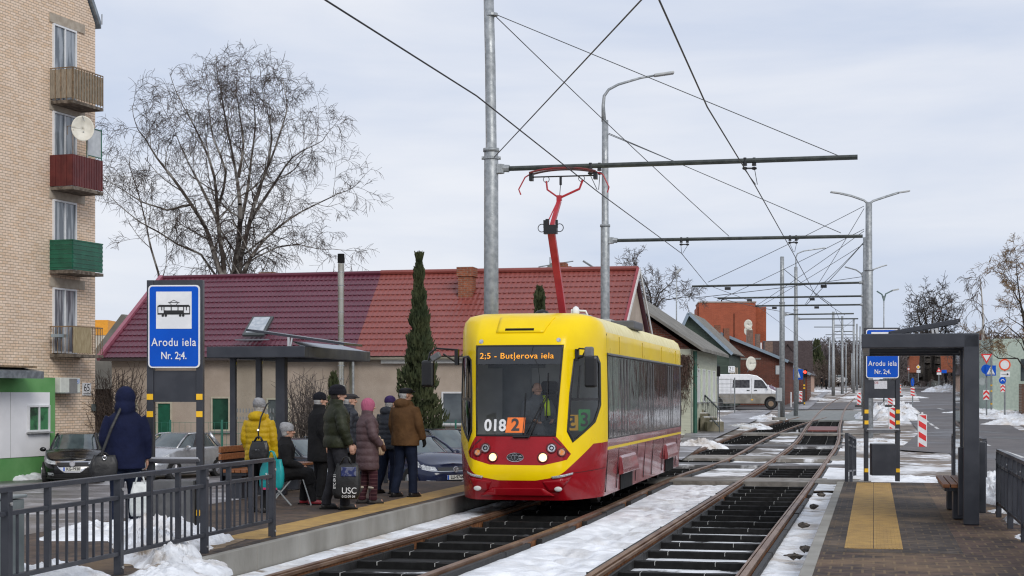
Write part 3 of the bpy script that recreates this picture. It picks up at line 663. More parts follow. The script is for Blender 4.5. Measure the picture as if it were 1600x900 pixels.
# bumper relief
patch('bumper_recess', [[(-.62, .30), (.60, .30), (.42, .42), (-.42, .42)]], TR, .022, .03)
for sg in (-1, 1):
    patch('fog_panel', [[(sg * .50, .36), (sg * .66, .36), (sg * .92, .60), (sg * .42, .53)]], TR, .012, .014)
    patch('day_light', [[(sg * .58, .575), (sg * .92, .64), (sg * .93, .672), (sg * .56, .612)]], M('daylight strip', (.30, .31, .32), (.55, .56, .58), scale=40, rough=.2), .02, .02)
    m = MB(); c = off(sg * .66, .42, .03); m.ell(c, (.065, .02, .04), 14); m.build('fog_lamp', M('fog lamp glass', (.5, .5, .48), rough=.1, emit=(1, .95, .85), es=.03), tram, smooth=True)
LAMP = M('lit headlamp', (1, .9, .7), emit=(1, .50, .13), es=1.9); LCORE = M('lamp reflector', (.7, .7, .7), (.3, .3, .32), scale=30, rough=.12, metal=.8)
for x, z, r, lit in ((-.53, 1.06, .062, 0), (.555, 1.065, .062, 0), (-.40, .915, .062, 1), (.42, .915, .066, 1), (-.66, .99, .046, 2), (.72, 1.0, .05, 2)):
    c = off(x, z, .004); n = (off(x, z, 1) - off(x, z, 0)).normalized()
    h = MB().ring(c + n * .004, r + .012, .014, n).build('headlight', M('lamp bezel', (.10, .01, .012), rough=.3), tram, smooth=True)
    MB().disc(c - n * .004, r, n, .012).build('lens', [LCORE, LAMP, M('indicator lens', (.75, .25, .04), (.5, .35, .3), scale=20, rough=.15)][lit], h, smooth=False)
    if lit == 0: MB().ring(c + n * .012, r * .5, .008, n, 16, 6).build('lens_ring', BLACK, h)
m = MB()
for x, z in ((-.665, 2.79), (.62, 2.81)):
    c = off(x, z, .0); n = (off(x, z, 1) - off(x, z, 0)).normalized(); m.ring(c, .032, .009, n, 16, 6, 0); m.disc(c, .028, n, .008, 16, 1)
m.build('top_marker_lamp', [CHROME, LCORE], tram)
# emblem
c = off(-.03, .915, .008); em = MB().disc(c, .01, (0, -1, 0), .004); em = MB()
vs = [(c.x + .14 * math.cos(a), c.y - .006 + .012 * (math.cos(a)) ** 2, c.z + .075 * math.sin(a)) for a in [2 * math.pi * i / 32 for i in range(32)]]
em.poly(vs, (0, .02, 0)); emb = em.build('emblem', M('emblem black', (.02, .02, .022), rough=.25), tram)
r_ = MB(); pts = [(c.x + .135 * math.cos(a), c.y - .012 + .012 * math.cos(a) ** 2, c.z + .07 * math.sin(a)) for a in [2 * math.pi * i / 32 for i in range(33)]]
r_.tube(pts, .006, 6); r_.ring((c.x, c.y - .014, c.z), .055, .006, (0, -1, 0), 24, 6)
for k in (-2, -1, 1, 2):
    for sg in (-1, 1): r_.bar((c.x + sg * .06, c.y - .012, c.z + k * .014), (c.x + sg * (.125 - abs(k) * .012), c.y - .006, c.z + k * .014), .006)
r_.bar((c.x - .04, c.y - .016, c.z + .026), (c.x + .04, c.y - .016, c.z + .026), .012); r_.bar((c.x, c.y - .016, c.z - .035), (c.x, c.y - .016, c.z + .026), .012)
r_.build('emblem_mark', CHROME, emb)
# roof hatch relief, black vent slot
patch('roof_vent', [[(-.28, 2.955), (.20, 2.955), (.20, 2.99), (-.28, 2.99)]], BLACK, .012, .02, vs_=frange(2.6, 3.2, .05))
patch('front_hatch', [[(-.42, 2.93), (.36, 2.93), (.50, 3.18), (-.42, 3.18)]], TY, .012, .014, vs_=frange(2.6, 3.3, .04))
# wiper
wp = MB(); P = lambda x, z, d=.035: off(x, z, d)
wp.bar(P(.18, 1.22, .03), P(.48, 1.92), .02); wp.bar(P(.10, 1.22, .03), P(.46, 1.93), .014); wp.tube([P(.46, 1.52), P(.465, 1.9, .04), P(.475, 2.27)], .012, 6)
wp.tube([P(-.07, 1.24, .03), P(.18, 1.24, .03)], .02, 6); wp.build('wiper', TGASK, tram)
wp = MB().tube([P(.08, 1.25, .005), P(.10, 1.5, .005), P(.11, 1.95, .004)], .012, 6); wp.build('centre_line', TGASK, tram)
wp = MB().tube([P(.22, 2.72, .012), P(.19, 2.6, .012), P(.30, 2.4, .012), P(.33, 2.2, .012), P(.33, 2.0, .012)], .004, 5); wp.build('antenna_wire', TGASK, tram)
# fleet number stickers
text('fleet_number', '018', .26, WHITE, tram, (-.375, .108, 1.42), (90 - 8, 0, 0), 'CENTER', .001, bold=.008, sx=.92)
b_ = MB().flat([(-.205, 1.31), (.105, 1.31), (.12, 1.555), (-.17, 1.555)], .0); b_.v = [Vector((p.x, front_y(p.z) - .012 + (.004 if p.y > 0 else 0), p.z)) for p in b_.v]
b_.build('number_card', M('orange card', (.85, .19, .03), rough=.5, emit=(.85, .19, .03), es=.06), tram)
text('card_number', '2', .27, M('card ink', (.05, .045, .045), rough=.5), tram, (-.04, .098, 1.43), (90 - 8, 0, 0), 'CENTER', .001, bold=.008)
# mirrors
for sg in (-1, 1):
    a = off(sg * .98, 2.55, .0) if sg > 0 else off(-1.3, 2.5, 0)
    mm = MB()
    if sg > 0:
        mm.box(a + Vector((.0, -.03, .02)), (.06, .08, .19)); e_ = a + Vector((.26, -.25, .10))
        mm.tube([a + Vector((0, -.04, .08)), a + Vector((.05, -.16, .12)), e_], .014, 6); mm.tube([a + Vector((0, -.04, -.04)), a + Vector((.10, -.16, -.02)), a + Vector((.17, -.2, .10))], .014, 6)
        mm.tube([e_, e_ + Vector((.02, 0, -.12))], .016, 6)
        mi_ = mm.build('mirror', TGASK, tram); MB().box(e_ + Vector((.0, -.0, -.36)), (.20, .12, .50)).build('mirror_head', TGASK, mi_, bev=.035)
        MB().box(e_ + Vector((-.03, .0, -.04)), (.15, .1, .17)).build('mirror_housing', GREYT, mi_, bev=.03)
    else:
        a = Vector((-1.17, .75, 2.55)); mm.box(a, (.06, .1, .26)); e_ = a + Vector((-.40, -.25, .10))
        mm.tube([a + Vector((0, -.02, .12)), a + Vector((-.30, -.22, .14)), e_ + Vector((0, 0, -.04)), e_ + Vector((-.03, 0, -.18))], .016, 6)
        mm.tube([a + Vector((-.02, -.02, -.08)), a + Vector((-.2, -.14, .05))], .016, 6)
        mi_ = mm.build('mirror', TGASK, tram); MB().box(e_ + Vector((-.03, 0, -.38)), (.21, .12, .44)).build('mirror_head', TGASK, mi_, bev=.04)
        MB().box(e_ + Vector((.10, 0, -.10)), (.18, .09, .1), M4=Matrix.Rotation(R(-30), 3, 'Y')).build('mirror_housing', GREYT, mi_, bev=.02)
# interior
IG = M('cab interior grey', (.34, .35, .355), (.42, .43, .43), scale=3, rough=.7)
it = MB(); it.box((0, 1.75, 1.75), (2.3, .04, 2.4)); it.box((0, 1.2, .98), (1.9, 1.0, .08)); it.box((0, 1.25, 2.86), (1.9, 1.0, .04))
it.build('cab_partition', IG, tram)
MB().box((0, .72, 1.13), (1.3, .5, .2)).box((.1, .45, 1.20), (.9, .2, .12)).build('dashboard', M('dashboard', (.03, .03, .032), rough=.6), tram, bev=.03)
MB().box((.28, 1.45, 1.5), (.5, .14, .9)).box((.28, 1.38, 2.05), (.28, .1, .2)).build('driver_seat', M('seat cloth', (.02, .02, .025), rough=.9), tram, bev=.04)
MB().box((-.35, 1.71, 1.95), (.5, .02, 1.3)).box((-.35, 1.70, 2.5), (1.0, .02, .25)).build('partition_window', M('mottled partition glass', (.06, .07, .075), (.16, .17, .18), scale=1.5, rough=.3), tram)  # partition pane in an uneven dark grey
for x, col_, s_, ink in ((.98, (.75, .42, .03), '5', -.0), (1.08, (.04, .38, .10), '3', 0)): pass
cds = thing('number_board', 'orange and green number boards 5 and 3 behind the cab side window', 'number board', tram.matrix_basis @ Vector((.82, 1.02, 1.3)), -R(11.9) + R(24))
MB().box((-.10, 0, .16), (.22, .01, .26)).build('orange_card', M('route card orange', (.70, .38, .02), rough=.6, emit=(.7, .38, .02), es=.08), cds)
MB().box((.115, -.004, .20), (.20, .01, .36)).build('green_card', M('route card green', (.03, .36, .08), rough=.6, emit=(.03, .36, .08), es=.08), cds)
text('card_number', '5', .28, M('card ink', (.05, .045, .045)), cds, (-.10, -.01, .16), (90, 0, 0), bold=.006, sx=-1)
text('card_number', '3', .32, M('card ink', (.05, .045, .045)), cds, (.115, -.012, .20), (90, 0, 0), bold=.006)
# underframe and wheels
u_ = MB().box((0, 7.4, .42), (2.0, 11.4, .4)).box((0, 1.0, .40), (1.2, 1.4, .3)); u_.build('underframe', BLACK, tram)
for y in (3.2, 5.0, 10.2, 12.0):
    for sg in (-1, 1): MB().tube([(sg * .70, y, .31), (sg * .84, y, .31)], .31, 20).build('wheel', M('wheel steel', (.05, .04, .035), rough=.5, metal=.6), tram)
# roof equipment
MB().box((0, 6.5, 3.31), (1.5, 2.6, .12)).box((-.62, 2.9, 3.31), (.5, .5, .10)).box((.1, 3.9, 3.33), (.9, .8, .12)).build('roof_box', M('roof box grey', (.35, .36, .36), rough=.6), tram, bev=.02)
MB().box((.95, 5.9, 3.26), (.5, 1.3, .16)).build('roof_box', M('roof box dark', (.09, .09, .095), rough=.6), tram, bev=.03)
MB().ell((.42, 3.2, 3.42), (.07, .07, .09), 10).tube([(.34, 3.2, 3.30), (.34, 3.2, 3.44), (.6, 3.2, 3.42), (.64, 3.2, 3.32)], .018, 6).build('roof_lamp', WHITE, tram, smooth=True)
MB().ell((-.18, 3.1, 3.36), (.14, .1, .09), 10).build('roof_horn', TGASK, tram, smooth=True)
# pantograph
PR = M('pantograph red', (.36, .012, .02), (.42, .02, .03), rough=.35)
base = Vector((0, 4.25, 3.42)); el = Vector((-.02, 3.1, 4.86)); tp = Vector((.0, 3.85, 5.48)); hd = Vector((.05, 4.0, 5.93))
pg = MB().bar(base, el + Vector((0, 0, .05)), .13, .10).bar(base + Vector((0, .1, 0)), el, .03); pa = pg.build('pantograph', PR, tram, bev=.01)
MB().bar(el, tp, .075, .07).bar(el + Vector((-.07, 0, .12)), tp + Vector((-.03, 0, .0)), .015).bar(tp, tp + Vector((0, 0, .1)), .09).tube([tp + Vector((0, 0, .05)), hd + Vector((-.30, 0, -.22)), hd + Vector((-.32, 0, -.06))], .018, 6).tube([tp + Vector((0, 0, .05)), hd + Vector((.30, 0, -.22)), hd + Vector((.36, 0, -.06))], .022, 6).build('upper_arm', PR, pa)
k_ = MB().box(el + Vector((0, 0, .02)), (.24, .12, .16)).box(el + Vector((-.06, 0, .15)), (.06, .06, .12))
for sg in (-1, 1): k_.ring(el + Vector((sg * .16, 0, .05)), .07, .008, (0, 1, 0), 16, 5); k_.box(el + Vector((sg * .11, 0, .12)), (.04, .05, .14))
k_.build('knuckle', TGASK, pa)
hb = MB().tube([hd + Vector((-.62, 0, .02)), hd + Vector((.62, 0, .02))], .014, 6)
for x in (-.6, .6): hb.box(hd + Vector((x, 0, .02)), (.07, .12, .14))
for x in (-.32, .34): hb.ring(hd + Vector((x, 0, -.03)), .055, .007, (0, 1, 0), 14, 5)
hb.box(hd + Vector((-.05, 0, -.06)), (.04, .05, .16)); hb.tube([hd + Vector((-.05, 0, -.1)), tp], .007, 5); hb.build('head_frame', TGASK, pa)
for dy in (-.12, .12):
    bow = [hd + Vector((x, dy, .16 - .075 * (abs(x) / .62) ** 2.2)) for x in [i * .062 - .62 for i in range(21)]]
    MB().bar(bow[0], bow[0], .01).tube(bow, .02, 6).build('contact_strip', M('worn carbon', (.06, .03, .03), (.2, .02, .02), scale=3, rough=.5), pa)
MB().tube([hd + Vector((-.60, 0, .09)), hd + Vector((-.72, 0, .02)), hd + Vector((-.84, 0, -.20)), hd + Vector((-.80, 0, -.30))], .013, 6).build('horn', PR, pa); MB().tube([hd + Vector((.60, 0, .09)), hd + Vector((.74, 0, .03)), hd + Vector((.85, 0, -.20)), hd + Vector((.82, 0, -.30))], .013, 6).build('horn', PR, pa)
# ------------------------------------------------------------------ masts, bracket arms, lamps, overhead wires
BEAM = M('bracket tube', (.035, .042, .040), (.06, .068, .062), scale=6, rough=.45, metal=.3)
WIRE = M('overhead wire', (.012, .012, .013), rough=.5); WIRE2 = M('steel span wire', (.05, .055, .055), rough=.5, metal=.4)
LAMPM = M('lamp head grey', (.38, .40, .40), (.45, .46, .46), rough=.5)
PG = 'galvanised tram masts along the tracks'
def mast(px, d, ytop, wpx, wtop, ystep, label, name='tram_mast', z0=None, lean=0, group=PG):
    b = at(px, HZ, d); z0 = (T(b.x, b.y) if z0 is None else z0); t = thing(name, label, 'mast' if name == 'tram_mast' else 'street lamp', (b.x, b.y, z0), 0, group)
    H = at(px, ytop, d).z - z0; zs = at(px, ystep, d).z - z0 if ystep else H * .45; r0 = wpx * d / F / 2; r1 = wtop * d / F / 2
    MB().tube([(0, 0, -.2), (0, 0, zs), (0, 0, zs + .06), (lean * .3, 0, (zs + H) / 2), (lean, 0, H)], [r0 * 1.03, r0 * .96, r1 * 1.04, r1, r1 * .96], 16).tube([(0, 0, zs - .03), (0, 0, zs + .04)], r0 * 1.1, 16).build('shaft', STEEL, t, smooth=True)
    return t, z0, H, r0
def loc_(t, p): return Vector(p) - t.location
def arm(t, p0, p1, r=.045, hang=()):
    a, b = loc_(t, p0), loc_(t, p1); ar = MB().tube([a, b], r, 8).build('bracket_arm', BEAM, t)
    MB().tube([a + Vector((0, 0, .02)) - (b - a).normalized() * .02, a + (b - a).normalized() * .22], r * 1.5, 8).tube([a + Vector((0, 0, -.09)), a + Vector((0, 0, .09))], r * 2.4, 10).build('clamp', STEEL, ar)
    for k, low in hang:
        c = a + (b - a) * k; m = MB()
        for sg in (-1, 1): m.tube([c + Vector((sg * .09, 0, .06)), c + Vector((sg * .09, 0, -.10))], [.03, .045], 8); m.ell(c + Vector((sg * .09, 0, -.15)), (.055, .04, .035), 8)
        m.bar(c + Vector((-.14, 0, -.15)), c + Vector((.14, 0, -.15)), .03)
        m.build('insulator', TGASK, ar)
        q = loc_(t, low); MB().tube([c + Vector((-.1, 0, -.17)), q + Vector((0, 0, .02))], .007, 4).build('hanger', WIRE2, ar); MB().tube([c + Vector((.1, 0, -.17)), q + Vector((.03, 0, .02))], .007, 4).build('hanger', WIRE2, ar)
t, z0, H, r0 = mast(767.5, 33.1, -30, 23, 16.5, 235, 'thick galvanised tram mast rising behind the tram cab, nearest to the camera', lean=-.06)
arm(t, at(779, 264, 33.1), at(1340, 245.5, 31.7), .05, [(.277, at(933, 298, 32.8)), (.708, at(1181, 290, 32.1))])
MB().tube([(-r0 * 1.3, 0, at(0, 247, 33.1).z - z0), (r0 * 1.3, 0, at(0, 247, 33.1).z - z0)], .035, 8).tube([(0, 0, at(0, 249, 33.1).z - z0), (0, 0, at(0, 245, 33.1).z - z0)], r0 * 1.12, 16).tube([(0, 0, at(0, 25, 33.1).z - z0), (0, 0, at(0, 21, 33.1).z - z0)], r0 * .9, 16).build('band_clamp', STEEL, t)
t, z0, H, r0 = mast(945.5, 48.2, 188, 14.5, 10.5, 353, 'galvanised tram mast with a single curved street lamp arm above the middle of the tram')
arm(t, at(953, 376, 48.2), at(1348, 369, 46.9), .05, [(.30, at(1065, 397, 48.0)), (.73, at(1240, 395, 47.2))])
P = [loc_(t, at(x, y, 48.2)) for x, y in ((943.5, 190), (942.5, 165), (944, 150), (951, 140), (966, 132), (1000, 122), (1022, 118))]
la = MB().tube(P, [.07, .05, .045, .04, .038, .034, .03], 8).build('lamp_arm', STEEL, t, smooth=True)
MB().bar(P[-1], loc_(t, at(1053, 113.5, 48.2)), .26, .07, mi=0).build('lamp_head', LAMPM, la, bev=.02)
t, z0, H, r0 = mast(1357.5, 64, 316, 13.5, 10.5, 422, 'galvanised mast with a pair of thin lamp arms, standing behind the right platform name board')
for sg, pts in ((-1, ((1356, 318), (1350, 313), (1330, 306), (1312, 302))), (1, ((1359, 318), (1364, 314), (1385, 307), (1404, 301)))):
    P = [loc_(t, at(x, y, 64)) for x, y in pts]; la = MB().tube(P, .045, 6).build('lamp_arm', STEEL, t)
    e_ = loc_(t, at(1298 if sg < 0 else 1421, 300 if sg < 0 else 298.5, 64)); MB().bar(P[-1], e_, .25, .05).build('lamp_head', LAMPM, la)
t, z0, H, r0 = mast(1352, 78, 371, 8, 7.5, 0, 'galvanised mast half hidden behind the mast with the pair of lamps')
# arms of the masts on the right side of the tracks, reaching left over both tracks
def farm(px0, y0, px1, y1, d, t, hp):
    arm(t, at(px1, y1, d - .3), at(px0, y0, d + .8), .045, [])
    for px, py in hp:
        c = loc_(t, at(px, y0 + (y1 - y0) * (px - px0) / (px1 - px0), d + .25)); MB().box(c + Vector((0, 0, -.12)), (.24, .08, .12)).build('insulator', TGASK, t)
farm(1081, 447.5, 1351, 441.5, 67, t, [(1137, 0), (1287, 0)])
t1, z0, H, r0 = mast(1348.5, 92, 425, 5, 4.5, 0, 'slim galvanised mast with two lamp arms just left of the big right-hand mast')
farm(1121, 466, 1352, 462.5, 80, t1, [(1171, 0), (1269, 0)]); farm(1180, 478, 1351, 476, 86, t1, [(1210, 0), (1276, 0)])
for sg, pts in ((-1, ((1348, 432), (1345, 427), (1338, 422), (1320, 417))), (1, ((1349, 432), (1364, 421), (1378, 416), (1386, 414)))):
    MB().tube([loc_(t1, at(x, y, 92)) for x, y in pts], .04, 5).build('lamp_arm', STEEL, t1)
t2, z0, H, r0 = mast(1222, 88, 401, 8.5, 6.5, 473, 'left one of the two galvanised masts standing beyond the white van')
farm(1228, 491, 1345, 490, 96, t2, []) if False else None
t3, z0, H, r0 = mast(1243.5, 99, 417, 7, 5.6, 484, 'right one of the two masts beyond the white van, with a lamp arm')
P = [loc_(t3, at(x, y, 99)) for x, y in ((1243.5, 418), (1243.5, 402), (1246, 396), (1256, 392), (1290, 387))]; MB().tube(P, .04, 5).build('lamp_arm', STEEL, t3)
arm(t2, at(1226, 491.5, 90), at(1334, 490, 90), .04); arm(t3, at(1247, 498.5, 101), at(1341, 498, 100), .04)
far = [(1302, 182, 487, 5.4, 0, 1288, 1335, 508, 'thicker far galvanised mast left of the crossing plates'), (1316, 196, 494, 4.6, 0, 1272, 1322, 511, 'far galvanised mast standing one step right of the thicker far one'), (1334, 205, 499, 4.4, 0, 1300, 1350, 518, 'far galvanised mast, first of the tight row beside the right name board'),
       (1339, 235, 506, 3.6, 0, 1290, 1345, 523, 'thin far mast, second of the tight row beside the right name board'), (1344, 262, 510, 3.2, 0, 1306, 1350, 528, 'thin far mast, third of the tight row beside the right name board'), (1296, 262, 527, 3.0, 0, 1296, 1345, 533, 'short far mast left of the thicker one, at the end of the footway')]
for px, d, yt, wd, _, a0, a1, ya, lb in far:
    t, z0, H, r0 = mast(px, d, yt, wd, wd * .8, 0, 'galvanised ' + lb if 'galvanised' not in lb else lb)
    arm(t, at(px, ya, d), at(a0 if abs(a0 - px) > abs(a1 - px) else a1, ya, d), .05)
t, z0, H, r0 = mast(1057, 120, 424, 2.6, 2, 0, 'tall thin street lamp in front of the bare tree left of the orange brick block', 'street_lamp', group='street lamps in the distance')
MB().tube([loc_(t, at(1057, 426, 120)), loc_(t, at(1063, 421, 120))], .1, 6).build('lamp_head', LAMPM, t)
t, z0, H, r0 = mast(1381, 130, 462, 2.4, 2, 0, 'green street lamp with two arms right of the big right-hand mast', 'street_lamp', group='street lamps in the distance')
for pts in (((1381, 470), (1378, 460), (1370, 455)), ((1381, 470), (1384, 459), (1394, 454), (1404, 452))): MB().tube([loc_(t, at(x, y, 130)) for x, y in pts], .06, 5).build('lamp_arm', M('green grey paint', (.10, .16, .15), rough=.5), t)
MB().bar(loc_(t, at(1394, 454, 130)), loc_(t, at(1404, 452, 130)), .3, .12).build('lamp_head', LAMPM, t)
t, z0, H, r0 = mast(1322, 210, 535, 2.4, 1.8, 0, 'thin far lamp pole with no arms between the far masts', 'street_lamp', group='street lamps in the distance')
t, z0, H, r0 = mast(1331, 250, 552, 2.4, 1.8, 0, 'shortest far lamp pole seen low between the far masts', 'street_lamp', group='street lamps in the distance')

# wires: each one a thing
def wire(label, pts, r=.011, mat=WIRE, sag=0, name='overhead_wire', group='overhead wires'):
    P = [at(*p) for p in pts]; q = []
    for a, b in zip(P[:-1], P[1:]):
        for k in range(8): s = k / 8; q.append(a + (b - a) * s + Vector((0, 0, -sag * 4 * s * (1 - s))))
    q.append(P[-1]); c = q[0].copy(); m = MB().tube(q, r, 5); tag(m.build(name, mat, org=c), label, 'wire', group)
wire('contact wire over the left track, running past the pantograph', [(-120, -420, 10), (510, 1, 17), (745, 150, 22.5), (932, 298, 32.8), (1065, 396, 48.0), (1105, 445, 66), (1172, 470, 80), (1213, 500, 100), (1275, 545, 175)], .011, sag=.0)
wire('contact wire over the right track', [(870, -420, 10.2), (1030, 0, 17), (1105, 167, 23), (1180, 290, 32.1), (1239, 395, 47.2), (1273, 459, 67), (1305, 483, 85), (1320, 520, 140), (1328, 552, 230)], .011)
wire('stay wire from the nearest mast top to the outer end of its arm', [(776, 23, 33.1), (1312, 244, 31.8)], .009, WIRE2)
wire('long wire from the nearest mast top to the second arm', [(776, 27, 33.1), (1139, 369, 47.6)], .010, WIRE2, .05)
wire('wire rising right from the band of the nearest mast', [(771, 247, 33.1), (1004, -2, 18), (1100, -160, 13)], .010, WIRE)
wire('stay wire from the second mast to the outer end of its arm', [(951, 208, 48.2), (1314, 364, 46.9)], .011, WIRE2)
wire('short wire running right from the second mast above its arm', [(951, 210, 48.2), (1048, 250, 40), (1060, 254, 39)], .011, WIRE2)
for i, (a, b, d0, d1, lb) in enumerate([((1350, 322), (1106, 441), 64, 66, 'upper span wire from the big right-hand mast towards the left wire junction'), ((1350, 326), (1258, 476), 64, 80, 'steep span wire falling left from the top of the big right-hand mast'),
     ((1350, 358), (1120, 470), 64, 80, 'middle span wire from the big right-hand mast down to the left'), ((1350, 361), (1181, 478), 64, 86, 'second middle span wire from the big right-hand mast, slightly steeper'), ((1349, 379), (1287, 442), 70, 67, 'short span wire from the big right-hand mast to the end of an arm'),
     ((1350, 381), (1190, 477), 72, 90, 'lower span wire crossing behind the two masts beyond the van'), ((1349, 432), (1080, 466), 92, 80, 'nearly level wire running left from the slim mast'), ((1115, 464), (1240, 490), 80, 100, 'wire from the left wire junction down towards the far masts'),
     ((1224, 420), (1300, 476), 88, 90, 'wire falling right from the top of the left mast beyond the van'), ((1273, 459), (1320, 492), 67, 100, 'wire continuing from the right junction towards the far masts'), ((1349, 380), (1258, 478), 78, 90, 'thin wire falling left from the half hidden mast'), ((1335, 499), (1268, 548), 205, 175, 'far wire falling left from the tight row of masts')]):
    wire(lb, [(*a, d0), (*b, d1)], .012 if d0 < 75 else .017, WIRE2, .05)
# ------------------------------------------------------------------ shelters, name boards, railings, bench, cabinets
WOOD = M('varnished bench wood', (.19, .065, .022), (.30, .12, .045), scale=3, rough=.5, stretch=(1, 8, 8), bump=.2)
PANE = glass('shelter glass', (.93, .95, .94), gl=-.10)
BOLT = M('bolt steel', (.55, .55, .55), metal=.7, rough=.35)
def railing(label, p0, p1, n, h=.936, group=None, zb=.23):
    p0, p1 = Vector(p0), Vector(p1); d = p1 - p0; L_ = math.hypot(d.x, d.y); rz = math.atan2(d.y, d.x)
    t = thing('railing', label, 'railing', p0, rz, group); w_ = L_ / n; dz = d.z / L_
    Z = lambda x: dz * x
    for k in range(n + 1):
        x = k * w_; q = MB().box((x, 0, Z(x) + h / 2 - .06), (.075, .075, h + .1)).build('post', DARK, t, bev=.006)
        for z in (h - .12, .07): MB().disc((x, -.04, Z(x) + z), .016, (0, -1, 0), .01, 10).build('bolt', BOLT, q)
    for nm, z, a, b in (('top_rail', h, .07, .045), ('middle_rail', h - .20, .045, .04), ('bottom_rail', .20, .045, .04)):
        MB().bar((0, 0, z), (L_, 0, Z(L_) + z), a, b).build(nm, DARK, t, bev=.004)
    for k in range(n):
        x0 = k * w_
        for fr_ in (.333, .666): MB().box((x0 + w_ * fr_, 0, Z(x0 + w_ * fr_) + (h + .20) / 2), (.05, .05, h - .24)).build('wide_bar', DARK, t)
        for j in range(12):
            if j in (0, 4, 8): continue
            x = x0 + w_ * j / 12; MB().box((x, 0, Z(x) + h / 2), (.02, .02, h - .42)).build('thin_bar', DARK, t)
    return t
railing('dark grey railing along the left platform edge, in front of the blue-coated person', (-4.62, 11.5, .23), (-2.91, 19.87, .23), 4)
ra = W(1.72, 24.0, .23); rb = W(1.72, 12.0, .23)
railing('dark grey railing at the right edge of the photo, beside the bench', ra, rb, 6)
ra = W(1.65, 33.4, .20); rb = W(1.65, 27.9, .23)
railing('dark grey railing between the right shelter and the road', (9.05, 33.6, .2), (8.25, 28.6, .23), 2)
railing('short dark grey railing at the far end of the right platform beside its name board', (6.68, 32.7, .23), (7.95, 38.0, .0), 2)
railing('dark grey railing at the back of the left platform, behind the standing people', W(-9.3, 29.9, .23), W(-9.3, 30.7, .23), 1, .98)

def name_board(label, px0, px1, d, ytop, ybase, words_z, arrow=True):
    cx = (px0 + px1) / 2; b = at(cx, HZ, d); hw = (px1 - px0) / 2 * d / F; z0 = .23
    Z = lambda y: EYE + (HZ - y) / F * d - z0
    t = thing('stop_board', label, 'stop sign', (b.x, b.y, z0), -R(3), 'tram stop name boards'); H = Z(ytop); s = hw / .318
    for sg in (-1, 1):
        p = MB().box((sg * hw, 0, H / 2), (.085 * s, .10, H)).build('post', DARK, t, bev=.004)
        for z in (Z(words_z[2]), Z(words_z[3]), .22): MB().box((sg * hw, -.052, z), (.08 * s, .012, .075)).build('reflector', YEL, p)
    MB().box((0, .01, H - .03), (hw * 2, .09, .06)).build('top_bar', DARK, t)
    zt, zb_ = Z(words_z[0]), Z(words_z[1]); wd = hw * 2 + .005
    def rr(w_, h_, r, cz, y, th, mi=0):
        pts = [];
        for ax, az, a0 in ((w_ / 2 - r, h_ / 2 - r, 0), (-w_ / 2 + r, h_ / 2 - r, 90), (-w_ / 2 + r, -h_ / 2 + r, 180), (w_ / 2 - r, -h_ / 2 + r, 270)):
            for k in range(5): a = R(a0 + k * 22.5); pts.append((ax + r * math.cos(a), cz + az + r * math.sin(a)))
        return MB().flat(pts, y, th)
    cz = (zt + zb_) / 2; h_ = zt - zb_
    sgn = rr(wd + .02, h_, .05, cz, -.085, .03).build('sign_plate', WHITE, t)
    rr(wd - .015, h_ - .035, .04, cz, -.0885, .003).build('blue_field', SIGNBLUE, sgn)
    k = wd / .66; MB().flat([(-.235 * k, cz - .03 * k - .0), (.235 * k, cz - .03 * k), (.235 * k, cz + .455 * k), (-.235 * k, cz + .455 * k)], -.092, .003).build('white_field', WHITE, sgn)
    m = MB(); y = -.0955; c0 = cz + .21 * k
    def q(x0, z0_, x1, z1): m.flat([(x0 * k, c0 + z0_ * k), (x1 * k, c0 + z0_ * k), (x1 * k, c0 + z1 * k), (x0 * k, c0 + z1 * k)], y, .003)
    q(-.215, .045, .215, .062); q(-.20, .062, .20, .072); q(-.215, -.055, .215, -.035); q(-.13, -.04, .13, .0); q(-.215, -.04, -.205, .05); q(.205, -.04, .215, .05)
    for x in (-.165, -.135, -.04, .05, .125, .16): q(x, -.0, x + .012, .05)
    for x in (-.13, .13): q(x - .003, -.06, x + .003, .05)
    q(-.075, .10, .075, .107)
    for a_, b_ in (((-.03, .072), (-.065, .105)), ((.03, .072), (.065, .105)), ((-.05, .107), (0, .135)), ((.05, .107), (0, .135))):
        m.bar((a_[0] * k, y + .001, c0 + a_[1] * k), (b_[0] * k, y + .001, c0 + b_[1] * k), .004, .005)
    for x in (-.145, -.105, .085, .125): m.tube([(x * k, y, c0 - .068 * k), (x * k, y + .003, c0 - .068 * k)], .017 * k, 12)
    m.build('tram_pictogram', M('sign black', (.01, .01, .01), rough=.5), sgn)
    text('stop_name', 'Arodu iela', .150 * k, WHITE, sgn, (0, -.094, cz - .21 * k), sx=.84, bold=.0008, space=1.10)
    text('stop_number', 'Nr. 2;4.', .135 * k, WHITE, sgn, (0, -.094, cz - .385 * k), sx=.82, bold=.0015)
    return t, Z, hw
PAPER = M('pinned paper notice', (.55, .56, .60), (.66, .66, .70), scale=30, rough=.7)
t, Z, hw = name_board('blue Arodu iela stop board in its dark frame on the left platform', 235.5, 313.5, 20.9, 438, 828, (446, 575, 620, 647))
MB().box((0, .0, (Z(579) + Z(628)) / 2), (hw * 2 - .06, .05, Z(579) - Z(628))).build('header_panel', DARK, t)
MB().box((0, -.06, Z(719)), (hw * 2 + .02, .22, .03), M4=Matrix.Rotation(R(-18), 3, 'X')).build('tray', M('tray grey', (.30, .31, .34), rough=.4), t, bev=.01)
bx = MB().box((0, 0, (Z(750) + .05) / 2), (hw * 2 - .12, .30, Z(750) - .05)).build('litter_box', M('litter box grey', (.085, .087, .09), (.12, .12, .125), rough=.5), t, bev=.012)
t, Z, hw = name_board('blue Arodu iela stop board in its dark frame on the right platform', 1353.5, 1402, 32.6, 512, 752, (514.5, 591, 643, 660))
